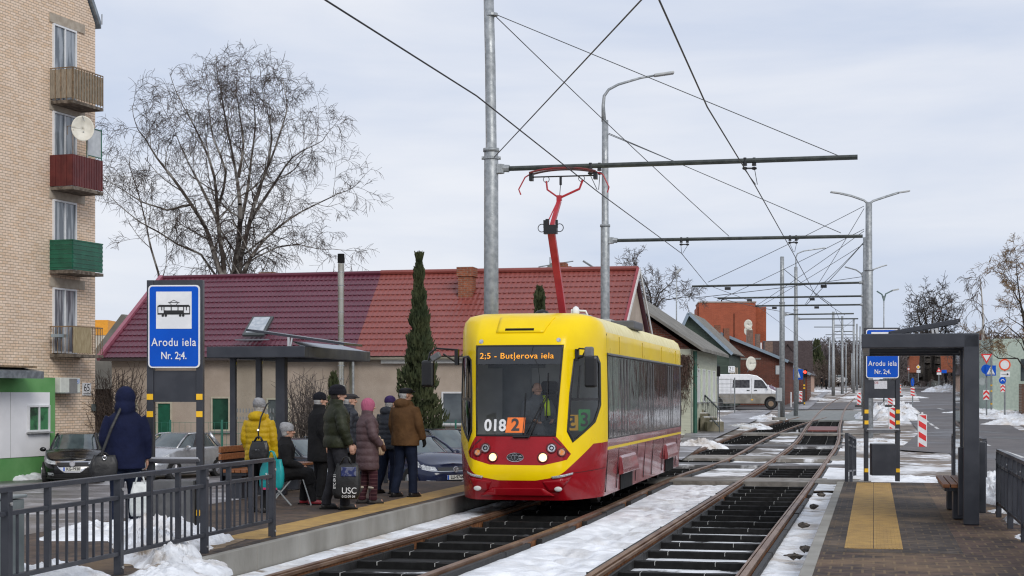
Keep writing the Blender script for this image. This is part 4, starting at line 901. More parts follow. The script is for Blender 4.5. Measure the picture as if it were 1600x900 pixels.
MB().box((0, .0, (Z(594) + Z(622)) / 2), (hw * 2 - .06, .05, Z(594) - Z(622))).build('header_panel', DARK, t)
nb = MB().flat([(-.15, Z(607.5)), (.10, Z(607.5)), (.10, Z(595)), (-.15, Z(595))], -.034, .004).build('notice', PAPER, t)
text('notice_heading', 'DS', .06, M('notice red', (.4, .03, .03)), nb, (-.11, -.036, Z(598)))
for k in range(4): pass
MB().box((0, -.06, Z(673)), (hw * 2 + .02, .22, .03), M4=Matrix.Rotation(R(-18), 3, 'X')).build('tray', M('tray grey', (.30, .31, .34), rough=.4), t, bev=.01)
MB().box((0.02, 0, (Z(693) + .12) / 2), (hw * 2 - .14, .28, Z(693) - .12)).build('litter_box', DARK, t, bev=.012)

def shelter(label, u0, u1, v0, v1, posts, right):
    t = thing('tram_shelter', label, 'shelter', W(u0, v0, .23), -A, 'tram stop shelters')     # local x along u, y along v
    L_ = v1 - v0; D = u1 - u0; zt = 2.53
    r_ = MB(); r_.box((D / 2, .08, zt - .09), (abs(D), .16, .19)); r_.build('front_beam', DARK, t, bev=.012)
    MB().box((D / 2, L_ - .08, zt - .09), (abs(D), .16, .19)).build('rear_beam', DARK, t, bev=.012)
    for x in (0.05 * (1 if D > 0 else -1), D - .05 * (1 if D > 0 else -1)): MB().box((x, L_ / 2, zt - .09), (.10, L_ - .33, .185)).build('side_beam', DARK, t, bev=.01)
    MB().box((D / 2, L_ / 2, zt - .135), (abs(D) - .22, L_ - .34, .02)).build('glass_roof', glass('roof glass', (.45, .46, .46), gl=.10), t)
    for y in (L_ * .33, L_ * .66): MB().box((D / 2, y, zt - .16), (abs(D) - .22, .05, .05)).build('roof_bar', DARK, t)
    for x, y, w_ in posts: MB().box((x, y, (zt - .01) / 2 - .0), (w_, w_ * .9, zt - .02)).build('post', DARK, t, bev=.01)
    return t, L_, D, zt
# right shelter: the back wall on the road side
sx_ = 1.16
t, L_, D, zt = shelter('dark grey shelter with a single cantilever frame on the right platform', -.16, 1.36, 22.4, 27.1, [(1.42, .09, .20), (1.45, 4.55, .12), (1.45, 2.3, .12), (1.43, .75, .14), (1.44, 1.25, .10)], True)
MB().box((1.42, 1.75, 1.35), (.02, .95, 2.0)).build('glass_pane', PANE, t); MB().box((1.42, 3.45, 1.35), (.02, 2.0, 2.0)).build('glass_pane', PANE, t)
for y in (.32, .48): MB().box((1.37, y, 1.2), (.05, .07, 2.3)).build('mullion', DARK, t)
MB().box((1.48, .28, .62), (.28, .10, .95)).build('post_cover', DARK, t, bev=.01); MB().box((1.30, .30, .56), (.07, .14, .92)).build('post_cover', DARK, t, bev=.01)
sp = MB().poly([(.15, .5, 0), (1.32, .5, .20), (1.30, .5, .145), (.17, .5, -.05)], (0, 1.0, 0)); sp.v = [p + Vector((-.12 + .0, 0, zt + .03)) for p in sp.v]
sp = MB(); a_, b_ = Vector((.36, .9, zt + .03)), Vector((1.30, .9, zt + .20)); sp.bar(a_, b_, 1.0, .04, up=(0, 0, 1)).bar(a_ + Vector((.02, -.5, -.02)), b_ + Vector((-.03, -.5, -.03)), .04, .05)
so_ = sp.build('solar_panel', M('solar panel', (.010, .012, .02), rough=.25, spec=.7), t, bev=.008)
bk = MB(); c = a_ + (b_ - a_) * .66; bk.bar(c + Vector((0, -.48, -.04)), c + Vector((.03, -.48, -.16)), .04).bar(c + Vector((-.05, -.48, -.04)), c + Vector((-.03, -.48, -.16)), .03); bk.build('bracket', BOLT, so_)
MB().ring((1.05, .55, zt + .07), .07, .012, (0, 1, 0)).build('cable_loop', TGASK, so_)
def bench(label, org, rz, L_, flip=1):
    t = thing('bench', label, 'bench', org, rz, 'platform benches')
    for k in range(4): MB().box((flip * (-.05 - k * .105), L_ / 2, .47), (.09, L_, .05)).build('seat_slat', WOOD, t, bev=.006)
    for k in range(2): MB().box((flip * (.05), L_ / 2, .70 + k * .12), (.045, L_, .10)).build('back_slat', WOOD, t, bev=.006)
    MB().box((flip * -.19, L_ / 2, .42), (.40, L_ - .1, .045)).build('seat_frame', DARK, t)
    for y in (.35, L_ - .35): MB().box((flip * -.14, y, .21), (.26, .35, .40)).build('leg', DARK, t, bev=.01)
    MB().box((flip * .09, L_ / 2, .55), (.03, L_ - .3, .6)).build('back_frame', DARK, t)
    return t
bench('wooden bench with a dark base under the shelter on the right platform', W(1.34, 23.2, .23), -A, 2.6)
# left shelter
ulL = (-9.25 - .0)
t, L_, D, zt = shelter('dark grey shelter with glass walls behind the seated woman on the left platform', -9.25, -11.0, 25.9, 29.55, [(-1.55, .7, .10), (-1.08, .7, .10), (-.67, .7, .17)], False)
MB().box((-1.315, .7, 1.30), (.36, .012, 2.05)).build('glass_pane', PANE, t); MB().box((-.89, .7, 1.30), (.26, .012, 2.05)).build('glass_pane', PANE, t)
dt = MB()
for k in range(14):
    x = -1.475 + k * .055
    if not -1.13 < x < -1.03: dt.box((x, .692, 1.45), (.022, .003, .07)); dt.box((x, .692, 1.32), (.022, .003, .05))
dt.build('dot_band', M('etched dots', (.2, .21, .21), rough=.6), t)
a_, b_ = Vector((-1.15, 1.0, zt + .34)), Vector((.15, 3.2, zt + .02))
sp = MB(); A0 = Vector((-1.1, .3, zt + .27)); A1 = Vector((.25, 1.5, zt + .03))
sp.poly([(-1.12, .2, zt + .27), (.62, .2, zt + .02), (.62, 1.2, zt + .02), (-1.12, 1.2, zt + .27)], (0, 0, .04)); so_ = sp.build('solar_panel', M('solar panel', (.010, .012, .02), rough=.25, spec=.7), t)
MB().bar((-.36, .22, zt + .16), (-.36, .22, zt), .04).bar((-.30, .22, zt + .15), (-.33, .22, zt), .025).build('bracket', BOLT, so_)
rf = MB().poly([(-.08, .02, zt), (-.45, .6, zt + .10), (-.45, L_ - .3, zt + .10), (-.08, L_ - .02, zt)], (0, 0, .01)); rf.build('roof_flashing', M('flashing', (.22, .24, .28), rough=.35, metal=.4), t)
bench('wooden bench inside the shelter on the left platform, beside the yellow jacket', W(-10.42, 25.2, .23), -A, 3.4, -1)
p = at(10, HZ, 14.4)
cb = thing('utility_cabinet', 'grey green metal cabinet behind the railing in the lower left corner', 'cabinet', (-4.75, 14.6, .2), R(-12))
cm = M('cabinet grey green', (.17, .20, .20), (.24, .27, .27), scale=3, rough=.5, metal=.3)
MB().box((0, 0, .42), (.7, .35, .80)).build('box', cm, cb, bev=.01); MB().box((0, 0, .845), (.74, .39, .03)).build('lid', cm, cb, bev=.01)
MB().box((.1, -.18, .42), (.008, .008, .78)).build('door_joint', BLACK, cb)
for z in (.2, .28, .72): MB().disc((.27, -.178, z), .012, (0, -1, 0), .008, 8).build('rivet', BOLT, cb)
# ------------------------------------------------------------------ buildings
WHT = M('window frame white', (.66, .67, .68), (.72, .73, .74), scale=8, rough=.5)
WGL = M('window glass', (.03, .04, .045), (.10, .12, .125), scale=.9, rough=.05, spec=.9, bump=.1, bscale=1)
def win(parent, x, z, w_, h_, y=0, split=1, fm=None, gm=None, depth=.05, sill=True, name='window'):
    """window in a wall facing local -y, centre x, bottom z"""
    fm = fm or WHT; gm = gm or WGL; m = MB(); b = .06
    m.box((x, y - .0, z + b / 2), (w_, depth * 2, b)); m.box((x, y, z + h_ - b / 2), (w_, depth * 2, b))
    for k in range(split + 2):
        xx = x - w_ / 2 + b / 2 + (w_ - b) * k / (split + 1); m.box((xx, y, z + h_ / 2), (b, depth * 2 - .004, h_ - 2 * b + .002))
    f = m.build(name, fm, parent); MB().box((x, y + .01, z + h_ / 2), (w_ - .04, .03, h_ - .06)).build('pane', gm, f)
    if sill: MB().box((x, y - .06, z - .03), (w_ + .1, .14, .04)).build('sill', M('sill grey', (.3, .3, .3)), f)
    return f
# --- brick apartment block, its gable end (local x along the wall away from the camera, -y towards the viewer, z up)
AB = R(90) - math.atan2(860, F); CO = Vector((-14.17, 55.7, -.75))
bl = thing('apartment_block', 'tall cream brick apartment block with balconies at the left edge of the photo', 'apartment block', CO, AB)
CB = brick('cream brick', (.80, .64, .50), (.70, .50, .33), (.36, .28, .21), .27, .088, .010, 'xz', .9, bias=-.3, stain=.10, bump=.4)
def bz(y, d=54): return EYE + (HZ - y) / F * d - CO.z
m = MB(); HT = bz(38, 55.7)
wl_ = [(0, 0), (-14, 0), (-14, HT + 12), (-8, HT + 12), (0, HT)]
m.poly([(a, 0, b) for a, b in wl_], (0, 9, 0)); m.build('wall', CB, bl)
MB().poly([(.18, -.12, HT - .12), (-8, -.12, HT + 11.9), (-8, -.12, HT + 12.1), (.18, -.12, HT + .12)], (0, 9.2, 0)).build('roof', M('roof edge zinc', (.17, .20, .23), (.25, .29, .32), rough=.5, metal=.3), bl)
MB().tube([(.1, -.2, HT), (.1, -.2, HT + .35)], .02, 5).build('roof_bracket', STEEL, bl)
BX = -2.62                                     # start of the balconies along the wall
ledge = M('balcony slab', (.07, .055, .04), (.18, .15, .12), scale=6, rough=.9, bump=.3)
LINT = M('concrete lintel', (.34, .29, .23), (.42, .37, .3), scale=5, rough=.9)
CURT = M('curtained glass', (.10, .12, .14), (.30, .33, .36), scale=2.2, rough=.15, spec=.8, lo=.45, hi=.55, stretch=(3, 1, .3))
DGR = M('dark red cladding', (.085, .014, .014), (.12, .022, .02), scale=3, rough=.5)
GRN = M('green cladding', (.008, .085, .05), (.012, .12, .07), scale=3, rough=.45)
GRYB = M('grey wood cladding', (.20, .17, .13), (.30, .26, .20), scale=6, rough=.8, stretch=(8, 8, 1))
RAILB = M('rusty rail paint', (.14, .10, .06), (.25, .17, .10), scale=10, rough=.8)
BW, BL_ = .85, 1.72
for i, (yt, yb, kind) in enumerate(((105, 155, 'grey'), (241, 290, 'red'), (375, 421, 'green'), (510, 552, 'open'))):
    zt, zb_ = bz(yt, 53), bz(yb, 53)
    top = bz((48, 182, 317, 452)[i], 54.5)
    f = win(bl, BX + .78, zb_ + .02, 1.32, top - zb_ - .03, -.02, 1, gm=CURT, sill=False)
    MB().box((BX + .95, -.012, top + .16), (2.0, .06, .30)).build('lintel', LINT, f)
    bc = MB().box((BX + BL_ / 2, -BW / 2, zb_ - .07), (BL_ + .06, BW + .06, .10)).build('balcony', ledge, bl)
    x0, x1 = BX, BX + BL_
    if kind == 'grey':
        MB().box((BX + BL_ / 2, -BW, (zt + zb_) / 2), (BL_, .03, zt - zb_ - .1)).build('front_cladding', GRYB, bc); MB().box((x0, -BW / 2, (zt + zb_) / 2), (.03, BW, zt - zb_ - .1)).build('end_cladding', GRYB, bc)
        m = MB(); [m.box((x0 + BL_ * k / 11, -BW - .03, (zt + zb_) / 2), (.03, .02, zt - zb_ + .02)) for k in range(12)]; [m.box((x0 - .02, -BW * k / 4, (zt + zb_) / 2), (.02, .03, zt - zb_ + .02)) for k in range(1, 5)]
        m.box((BX + BL_ / 2, -BW - .03, zt), (BL_, .03, .03)); m.box((x0, -BW / 2, zt), (.03, BW, .03)); m.build('balcony_rail', RAILB, bc)
    elif kind == 'red':
        m = MB()
        for k in range(24): m.box((x0 + BL_ * (k + .5) / 24, -BW - (.012 if k % 2 else 0), (zt + zb_) / 2), (BL_ / 24 * .97, .03, zt - zb_))
        for k in range(8): m.box((x0 - (.012 if k % 2 else 0), -BW * (k + .5) / 8, (zt + zb_) / 2), (.03, BW / 8 * .97, zt - zb_))
        m.build('cladding', DGR, bc)
        scn = MB(); scn.box((x1 - .05, -BW + .0, zt + .5), (.03, .03, 1.1)); scn.box((x1 - .9, -BW, zt + .5), (.03, .03, 1.1)); scn.box((x1 - .47, -BW, zt + 1.0), (.88, .03, .03)); scn.box((x1 - .47, -BW, zt + .08), (.88, .03, .03)); sc_ = scn.build('screen_frame', GRN, bc)
        MB().box((x1 - .47, -BW + .01, zt + .54), (.82, .01, .9)).build('screen_panel', M('frosted panel', (.45, .48, .50), (.52, .55, .57), rough=.4), sc_)
        MB().box((x1 - 1.3, -BW, zt + .75), (.8, .02, .02)).box((x1 - 1.7, -BW, zt + .4), (.02, .02, .8)).build('wash_line', RAILB, bc)
    elif kind == 'green':
        m = MB()
        for k in range(13):
            z = zb_ + (zt - zb_) * (k + .5) / 13; o_ = .014 if k % 2 else 0; m.box((BX + BL_ / 2, -BW - o_, z), (BL_, .03, (zt - zb_) / 13 * .96)); m.box((x0 - o_, -BW / 2, z), (.03, BW, (zt - zb_) / 13 * .96))
        m.box((BX + BL_ / 2, -BW, zt), (BL_ + .04, .06, .04)); m.box((x0, -BW / 2, zt), (.06, BW, .04)); m.build('cladding', GRN, bc)
    else:
        m = MB(); [m.box((x0 + BL_ * k / 18, -BW, (zt + zb_) / 2), (.018, .018, zt - zb_)) for k in range(19)]; [m.box((x0, -BW * k / 6, (zt + zb_) / 2), (.018, .018, zt - zb_)) for k in range(7)]
        m.box((BX + BL_ / 2, -BW, zt), (BL_ + .03, .04, .04)); m.box((x0, -BW / 2, zt), (.04, BW, .04)); m.build('balcony_rail', RAILB, bc)
        m = MB(); [m.box((x0 + .06 + .115 * k, -BW - .03, (zt + zb_) / 2), (.11, .02, zt - zb_ - .03)) for k in range(9)]; m.build('board_panel', M('weathered boards', (.28, .22, .12), (.38, .31, .19), scale=5, rough=.9, stretch=(6, 1, 1)), bc)
        MB().box((x0 + .0, -.35, zt - .3), (.5, .3, .1)).build('stored_box', M('stored box', (.25, .3, .33)), bc)
# satellite dish on the red balcony
dq = thing('satellite_dish', 'white satellite dish mounted above the dark red balcony of the brick block', 'satellite dish', bl.matrix_basis @ Vector((BX + .2, -BW - .25, bz(200, 53))))
m = MB(); n_ = Vector((.35, -.93, .12)).normalized(); x_ = n_.orthogonal().normalized(); x_ = Vector((n_.y, -n_.x, 0)).normalized(); y_ = n_.cross(x_)
m.grid(lambda r, a: n_ * (-.09 + .09 * r * r) * 1 + x_ * (.36 * r * math.cos(a)) + y_ * (.42 * r * math.sin(a)), [0, .25, .5, .75, .9, 1], [2 * math.pi * k / 28 for k in range(29)])
m.build('dish', M('dish white', (.60, .58, .50), (.68, .66, .58), rough=.5), dq, smooth=True, solid=.012)
MB().tube([Vector((0, .05, -.1)), Vector((.05, .4, -.3)), Vector((.05, .4, -.9))], .022, 6).tube([y_ * -.4, n_ * .42 + y_ * -.12], .012, 6).build('mount', STEEL, dq)
text('dish_lettering', 'TELESAT', .085, M('faded blue ink', (.1, .13, .25)), dq, n_ * .012 + Vector((0, -.06, .10)), (90, 0, 19)) if False else None
MB().tube([(-.62, .35, .12), (-.05, .35, .2)], .012, 5).tube([(-.6, .35, .12), (-.6, .35, -.15)], .012, 5).build('antenna_rod', RAILB, dq)
# green and white ground floor annex of the block
GP = M('green plaster', (.10, .30, .09), (.15, .36, .13), scale=1.2, rough=.85, bump=.2, bscale=30, lo=.35, hi=.65)
WP = M('white plaster', (.76, .76, .78), (.82, .82, .84), scale=1.5, rough=.85, bump=.2, bscale=30)
ax = thing('shop_annex', 'green plastered ground floor annex with a white panel and a small window', 'annex', CO, AB)
xe = -2.75; H_ = bz(590, 52.5)
MB().poly([(a, -.28, b) for a, b in [(xe, 0), (-14, 0), (-14, H_), (xe, H_)]], (0, .27, 0)).build('wall', GP, ax)
zA, zB = bz(613, 52.5), bz(712, 52.5)
MB().box((xe - .32 - 4, -.29, (zA + zB) / 2), (8, .02, zA - zB)).build('white_panel', WP, ax); MB().box((xe - 2.4, -.302, (zA + zB) / 2), (.012, .006, zA - zB)).build('panel_joint', M('joint grey', (.3, .3, .3)), ax)
win(ax, xe - .95, bz(674, 52.5), 1.15, bz(633, 52.5) - bz(674, 52.5), -.31, 1, gm=M('green reflection colour', (.02, .05, .035), (.06, .22, .10), scale=1.5, rough=.1, lo=.45, hi=.55))  # green reflection is blotched into the pane colour
cn = MB().poly([(xe - 1.95, -1.2, bz(592, 51.5)), (-14, -1.2, bz(592, 51.5)), (-14, -.29, bz(584, 51.5)), (xe - 1.95, -.29, bz(584, 51.5))], (0, 0, .22)).build('canopy', M('canopy zinc', (.16, .18, .20), (.26, .29, .31), rough=.45, metal=.4), ax)
MB().box((xe - 3.5, -.75, bz(580, 51.5) + .12), (2.8, .6, .06)).build('rusty_cover', RAILB, cn)
ac = thing('air_conditioner', 'white air conditioner unit hung on the brick wall beside the green annex', 'air conditioner', bl.matrix_basis @ Vector((-2.0, -.2, bz(614, 54))), AB)
MB().box((0, 0, .25), (1.15, .32, .50)).build('casing', M('ac casing', (.58, .60, .55), rough=.5), ac, bev=.02)
MB().box((.15, -.168, .25), (.45, .012, .44)).build('grille', M('ac grille', (.20, .20, .2)), ac); MB().box((-.2, -.2, .0), (.9, .4, .03)).build('bracket', STEEL, ac); MB().box((.43, -.168, .38), (.14, .012, .14)).build('sticker', M('blue sticker', (.1, .25, .55), (.7, .7, .8), scale=30), ac)
hn = thing('house_number', 'white house number plate 65 on the brick wall', 'number plate', bl.matrix_basis @ Vector((-.55, -.02, bz(608, 55))), AB)
MB().box((0, 0, 0), (.52, .02, .42)).build('plate', WHITE, hn); text('number', '65', .36, M('sign black', (.01, .01, .01)), hn, (0, -.012, .04), sx=1.0); MB().box((0, -.012, -.15), (.4, .004, .05)).build('street_line', M('grey ink', (.25, .25, .25)), hn)
MB().box((-.14, -.03, bz(637, 55)), (.24, .04, .24)).build('grey_flap', M('grey flap', (.12, .14, .14)), bl)

# --- long house with a metal tile roof, seen from its street side
hr = thing('red_roofed_house', 'long low house with a maroon and red metal tile roof behind the parked cars', 'house', Vector((-15.35, 61.05, -.75)), -A)
HL = 19.45; EZ = at(0, 560, 61).z + .75; RZ = at(0, 434.5, 66).z + .75
PL = M('beige roughcast', (.34, .28, .225), (.46, .385, .32), scale=1.3, rough=.95, bump=.6, bscale=45, lo=.3, hi=.7, detail=8)
CW = M('grey concrete wall', (.23, .215, .16), (.34, .32, .26), scale=1.4, rough=.9, bump=.3)
m = MB(); m.poly([(.3, .35, 0), (9.6, .35, 0), (9.6, .35, EZ), (.3, .35, EZ)], (0, 9.4, 0)); m.build('wall', PL, hr)
MB().poly([(9.6, .40, 0), (10.35, .40, 0), (10.35, .40, EZ), (9.6, .40, EZ)], (0, 9, 0)).build('concrete_wall', CW, hr)
m = MB().poly([(HL - .15, .35, 0), (HL - .15, 9.8, 0), (HL - .15, 9.8, EZ), (HL - .15, 5.05, RZ - .12), (HL - .15, .35, EZ)], (-9.5, 0, 0)); m.build('wall', PL, hr)
MB().box((5.9 + 9.4, .22, EZ - .10), (8.9, .06, .26)).build('fascia', M('white fascia', (.62, .62, .6), rough=.6), hr); MB().box((5.0, .02, EZ - .05), (10, .1, .09)).build('gutter', M('dark gutter', (.05, .04, .04), rough=.5), hr)
MAR = M('maroon metal tile', (.105, .022, .040), (.122, .028, .048), scale=1, rough=.38, bump=.03); RED = M('brick red metal tile', (.215, .052, .042), (.245, .062, .05), scale=1, rough=.42, bump=.03)
def tiles(x0a, x0b, x1a, x1b, mat, y0, y1, z0, z1, name='roof'):
    """left edge x0a (eave) to x0b (ridge), right edge x1a to x1b"""
    rows = 15; L2 = math.hypot(y1 - y0, z1 - z0); ny, nz_ = -(z1 - z0) / L2, (y1 - y0) / L2
    ts = []; 
    for r in range(rows): ts += [(r + .001) / rows, (r + .5) / rows, (r + .985) / rows]
    ts.append(1.0)
    n = int(abs(x1b - x0b) / .045)
    def fn(a, t):
        xa, xb = x0a + (x0b - x0a) * t, x1a + (x1b - x1a) * t; x = xa + (xb - xa) * a; fr_ = (t * rows) % 1 if t < .9999 else .9
        ph = math.cos(2 * math.pi * x / .19); lift = .036 * (1 - fr_) + .010 * ph
        sh = -.045 * ph / L2 if fr_ < .01 else 0
        tt_ = max(0, t + sh); return Vector((x, y0 + (y1 - y0) * tt_ + ny * lift, z0 + (z1 - z0) * tt_ + nz_ * lift))
    return MB().grid(fn, frange(0, 1, 1 / n), ts).build(name, mat, hr, smooth=False)
tiles(0, .18, 9.85, 9.35, MAR, 0, 5.1, EZ, RZ); tiles(9.852, 9.352, HL, HL, RED, 0, 5.1, EZ, RZ)
MB().poly([(0, 10.2, EZ), (HL, 10.2, EZ), (HL, 5.1, RZ - .01), (0.18, 5.1, RZ - .01)], (0, -.03, -.06)).build('rear_roof', MAR, hr)
MB().poly([(0, 0, EZ - .05), (HL, 0, EZ - .05), (HL, 5.1, RZ - .05), (.18, 5.1, RZ - .05)], (0, .03, -.05)).build('roof_underside', CW, hr)
MB().tube([(.15, 5.1, RZ + .01), (9.35, 5.1, RZ + .06)], .09, 8).build('ridge_cap', MAR, hr); MB().tube([(9.35, 5.1, RZ + .07), (HL + .02, 5.1, RZ + .07)], .10, 8).build('ridge_cap', RED, hr)
MB().bar((-.04, -.05, EZ), (.14, 5.1, RZ + .03), .16, .20, up=(0, -1, 1)).build('verge_trim', M('verge pink maroon', (.30, .09, .13), (.34, .11, .15), rough=.35), hr)
MB().bar((HL + .02, -.05, EZ - .03), (HL + .02, 5.1, RZ + .02), .10, .22).build('verge_trim', M('verge red', (.26, .03, .04), rough=.4), hr); MB().bar((HL + .09, -.05, EZ - .03), (HL + .09, 5.1, RZ), .04, .16).bar((HL + .09, 10.2, EZ - .03), (HL + .09, 5.1, RZ), .04, .16).build('verge_board', M('white fascia', (.62, .62, .6)), hr)
OBR = brick('orange brick', (.36, .11, .05), (.27, .075, .035), (.25, .19, .15), .25, .075, .012, 'xz', .85, stain=.3)
def chim(px, pw, yt, yb, d):
    c = hr.matrix_basis.inverted() @ at(px, yb, d); zt = EYE + (HZ - yt) / F * d + .75; w_ = pw * d / F
    MB().b2((c.x - w_ / 2, c.y - .3, c.z - .3), (c.x + w_ / 2, c.y + .35, zt - .35)).b2((c.x - w_ / 2 - .05, c.y - .35, zt - .35), (c.x + w_ / 2 + .05, c.y + .4, zt)).build('chimney', OBR, hr)
hr_m = Matrix.Translation(hr.location) @ Matrix.Rotation(-A, 4, 'Z'); hr.matrix_basis = hr_m
chim(729.5, 22, 418, 456, 61.9); chim(421, 22, 426, 436, 66.5); chim(877, 12, 411, 428, 66.0); chim(888, 9, 417, 428, 66.0)
# skylight standing open, stovepipe, downpipe, windows
sk = MB(); c = hr_m.inverted() @ at(404, 514, 60.9)
sk.poly([(c.x - .42, c.y - .52, c.z - .30), (c.x + .42, c.y - .52, c.z - .30), (c.x + .42, c.y + .52, c.z + .42), (c.x - .42, c.y + .52, c.z + .42)], (0, -.05, .07)); s_ = sk.build('skylight', M('skylight frame', (.06, .07, .07), rough=.4), hr)
MB().poly([(c.x - .32, c.y - .47, c.z - .16), (c.x + .32, c.y - .47, c.z - .16), (c.x + .32, c.y + .38, c.z + .44), (c.x - .32, c.y + .38, c.z + .44)], (0, -.015, .02)).build('pane', M('skylight glass', (.35, .40, .45), (.5, .54, .58), rough=.08, spec=1), s_)
MB().box((c.x, c.y - .62, c.z - .42), (1.3, .12, .05)).build('flashing', M('flashing', (.22, .24, .28)), s_)
def dpx(px, d): return (hr_m.inverted() @ at(px, HZ, d)).x
x = dpx(540, 59.4); ztop = EYE + (HZ - 397) / F * 59 + .75
sp = MB().tube([(x, -.12, .3), (x, -.12, EZ - 1.0)], .20, 14).tube([(x, -.12, EZ - 1.0), (x, -.12, ztop - .35)], .115, 14).build('stovepipe', M('stainless pipe', (.35, .34, .29), (.48, .47, .42), scale=2, rough=.25, metal=.8, stretch=(1, 1, .5)), hr, smooth=False)
m = MB().tube([(x, -.12, ztop - .33), (x, -.12, ztop)], .125, 14); m.build('pipe_cap', BLACK, sp)
m = MB()
for k in range(9): z = EZ - .8 + k * .48; m.tube([(x, -.12, z), (x, -.12, z + .03)], .125, 14)
m.build('pipe_joint', STEEL, sp)
MB().tube([(x + .38, .1, EZ - .1), (x + .38, .1, .2)], .05, 8).build('downpipe', STEEL, hr)
wfb = M('beige window frame', (.45, .42, .33), rough=.6); gg = M('painted green reflection', (.015, .035, .028), (.03, .09, .06), scale=1.5, rough=.1)  # gg: a green reflection painted into the pane colour
for px, w_, yt, yb, sp_, fm_, gm_ in ((250, .62, 628, 684, 0, wfb, GRN), (339, .75, 620, 674, 0, wfb, gg), (705, .85, 612, 664, 0, WHT, WGL), (430, .9, 622, 664, 0, wfb, WGL), (203, .25, 628, 690, 0, wfb, WGL)):
    d = 61 - (px - 150) / 850 * 4.3; z0 = EYE + (HZ - yb) / F * d + .75; z1 = EYE + (HZ - yt) / F * d + .75; win(hr, dpx(px, d), z0, w_, z1 - z0, .35, sp_, fm_, gm_)
# the old wooden barn seen between the block and the house
bn = thing('wooden_barn', 'old brown timber barn with a mossy grey roof squeezed between the brick block and the house', 'barn', (-18.6, 71, -.7), -A)
bn['label'] = 'old brown timber barn with a mossy roof between the brick block and house'
BRN = M('old brown boards', (.06, .04, .03), (.11, .075, .05), scale=3, rough=.9, stretch=(8, 8, 1)); ASB = M('grey asbestos roof', (.13, .125, .11), (.24, .23, .205), scale=1.3, rough=.9, bump=.5, bscale=14, lo=.3, hi=.7, detail=8)
MB().b2((0, 0, 0), (4, 6, 3.2)).build('wall', BRN, bn); MB().poly([(-.6, -.4, 2.9), (2.0, -.4, 6.1), (2.1, -.4, 6.1), (4.5, -.4, 2.9)], (0, 7, 0)).build('roof', ASB, bn)
yb_ = thing('yellow_building', 'small far orange and white building corner right of the brick block', 'building', at(154, 617, 140))
MB().b2((-2, 0, -2), (1.3, 8, 5.1)).build('wall', M('cream wall far', (.55, .52, .45)), yb_); MB().b2((-2, -.05, 5.1), (.8, 8, 6.4)).build('upper_wall', M('orange wall', (.70, .30, .02)), yb_)
bb = thing('brick_gable_house', 'house roof with an antenna peeping over the ridge of the red tile roof', 'house', at(872, 617, 84))
MB().b2((-.9, 0, -2), (1.4, 4, 6.0)).poly([(-1.2, 0, 6.0), (-.2, 0, 6.9), (1.6, 0, 6.0)], (0, 4, 0)).build('roof', ASB, bb)
MB().tube([(-1, .5, 6.6), (.8, .5, 6.9)], .03, 4).tube([(-.4, .5, 6.3), (-.4, .5, 7.1)], .03, 4).tube([(1.3, .4, 6.9), (1.9, .2, 6.5)], .06, 4).build('antenna', STEEL, bb)

# --- street houses right of the tram: gable ends facing the street crossing (gable plane perpendicular to the street)
def house(label, name, pxl, pxr, ye, yr, yg, d, depth, wallm, roofm, ax_=0.5, walls=None, over=.35, trim=None, rz=-A, chim_=(), cat='house'):
    """gable facing the camera; pxl..pxr are the eave edges at row ye, ridge at yr, ground at yg"""
    a, b = at(pxl, ye, d), at(pxr, ye, d); z0 = at(0, yg, d).z; w_ = (b.x - a.x) / math.cos(rz); H = a.z - z0; RH = at(0, yr, d).z - z0
    t = thing(name, label, cat, (a.x, d, z0), rz); rx_ = w_ * ax_
    MB().poly([(0, 0, 0), (w_, 0, 0), (w_, 0, H), (rx_, 0, RH), (0, 0, H)], (0, depth, 0)).build('wall', wallm, t)
    def sl(p, q):
        dv = Vector((q[0] - p[0], 0, q[1] - p[1])).normalized(); e_ = Vector((p[0], 0, p[1])) - dv * over; f_ = Vector((q[0], 0, q[1])); up = Vector((-dv.z, 0, dv.x)) * (.10 if dv.x > 0 else -.10)
        return MB().poly([e_ + Vector((0, -over, 0)), f_ + Vector((0, -over, 0)), f_ + Vector((0, -over, 0)) + up, e_ + Vector((0, -over, 0)) + up], (0, depth + 2 * over, 0))
    for k, (p, q) in enumerate((((0, H), (rx_, RH)), ((w_, H), (rx_, RH)))):
        r_ = sl(p, q).build('roof', roofm, t)
        if trim: e_ = Vector((p[0], -over - .03, p[1])); dv = (Vector((q[0], -over - .03, q[1])) - e_).normalized(); MB().bar(e_ - dv * over, Vector((q[0], -over - .03, q[1])), .05, .22).build('bargeboard', trim, r_)
    return t, w_, H, RH
BRK = brick('dark red brick', (.22, .055, .03), (.14, .035, .022), (.17, .13, .11), .25, .075, .012, 'xz', .9, stain=.35)
MINT = M('pale green boards', (.48, .50, .39), (.56, .58, .46), scale=1, rough=.7, stretch=(1, 1, 12), bump=.4, bscale=10)
DGB = M('dark green boards', (.035, .055, .04), (.055, .08, .06), scale=1, rough=.7, stretch=(1, 1, 12), bump=.4, bscale=10)
BLT = M('blue grey trim', (.22, .28, .34), rough=.5); PINK = M('pink plaster', (.42, .27, .20), (.5, .34, .26), scale=2, rough=.9)
# mint house: long side faces the camera obliquely; ridge runs up-left to down-right
d1 = 78
def slab_house(label, name, P, z0, wallm, roofm, gm=None, cat='house', trim=None, extra=None):
    """P = (x, y) corners near-left eave, near-right eave on the street side, ridge height, eave height, width behind"""
    pass
t = thing('mint_house', 'pale green timber house with a grey asbestos roof right behind the tram', 'house', (at(1007, HZ, 70).x, 70, -.1), R(90) - A)
# local x runs along the street (away), local y to the left; street side wall is y = 0
xo = at(1079, HZ, 70); t.location = (xo.x, 70, .0); E = at(0, 545, 70).z; Rg = at(0, 458, 74).z
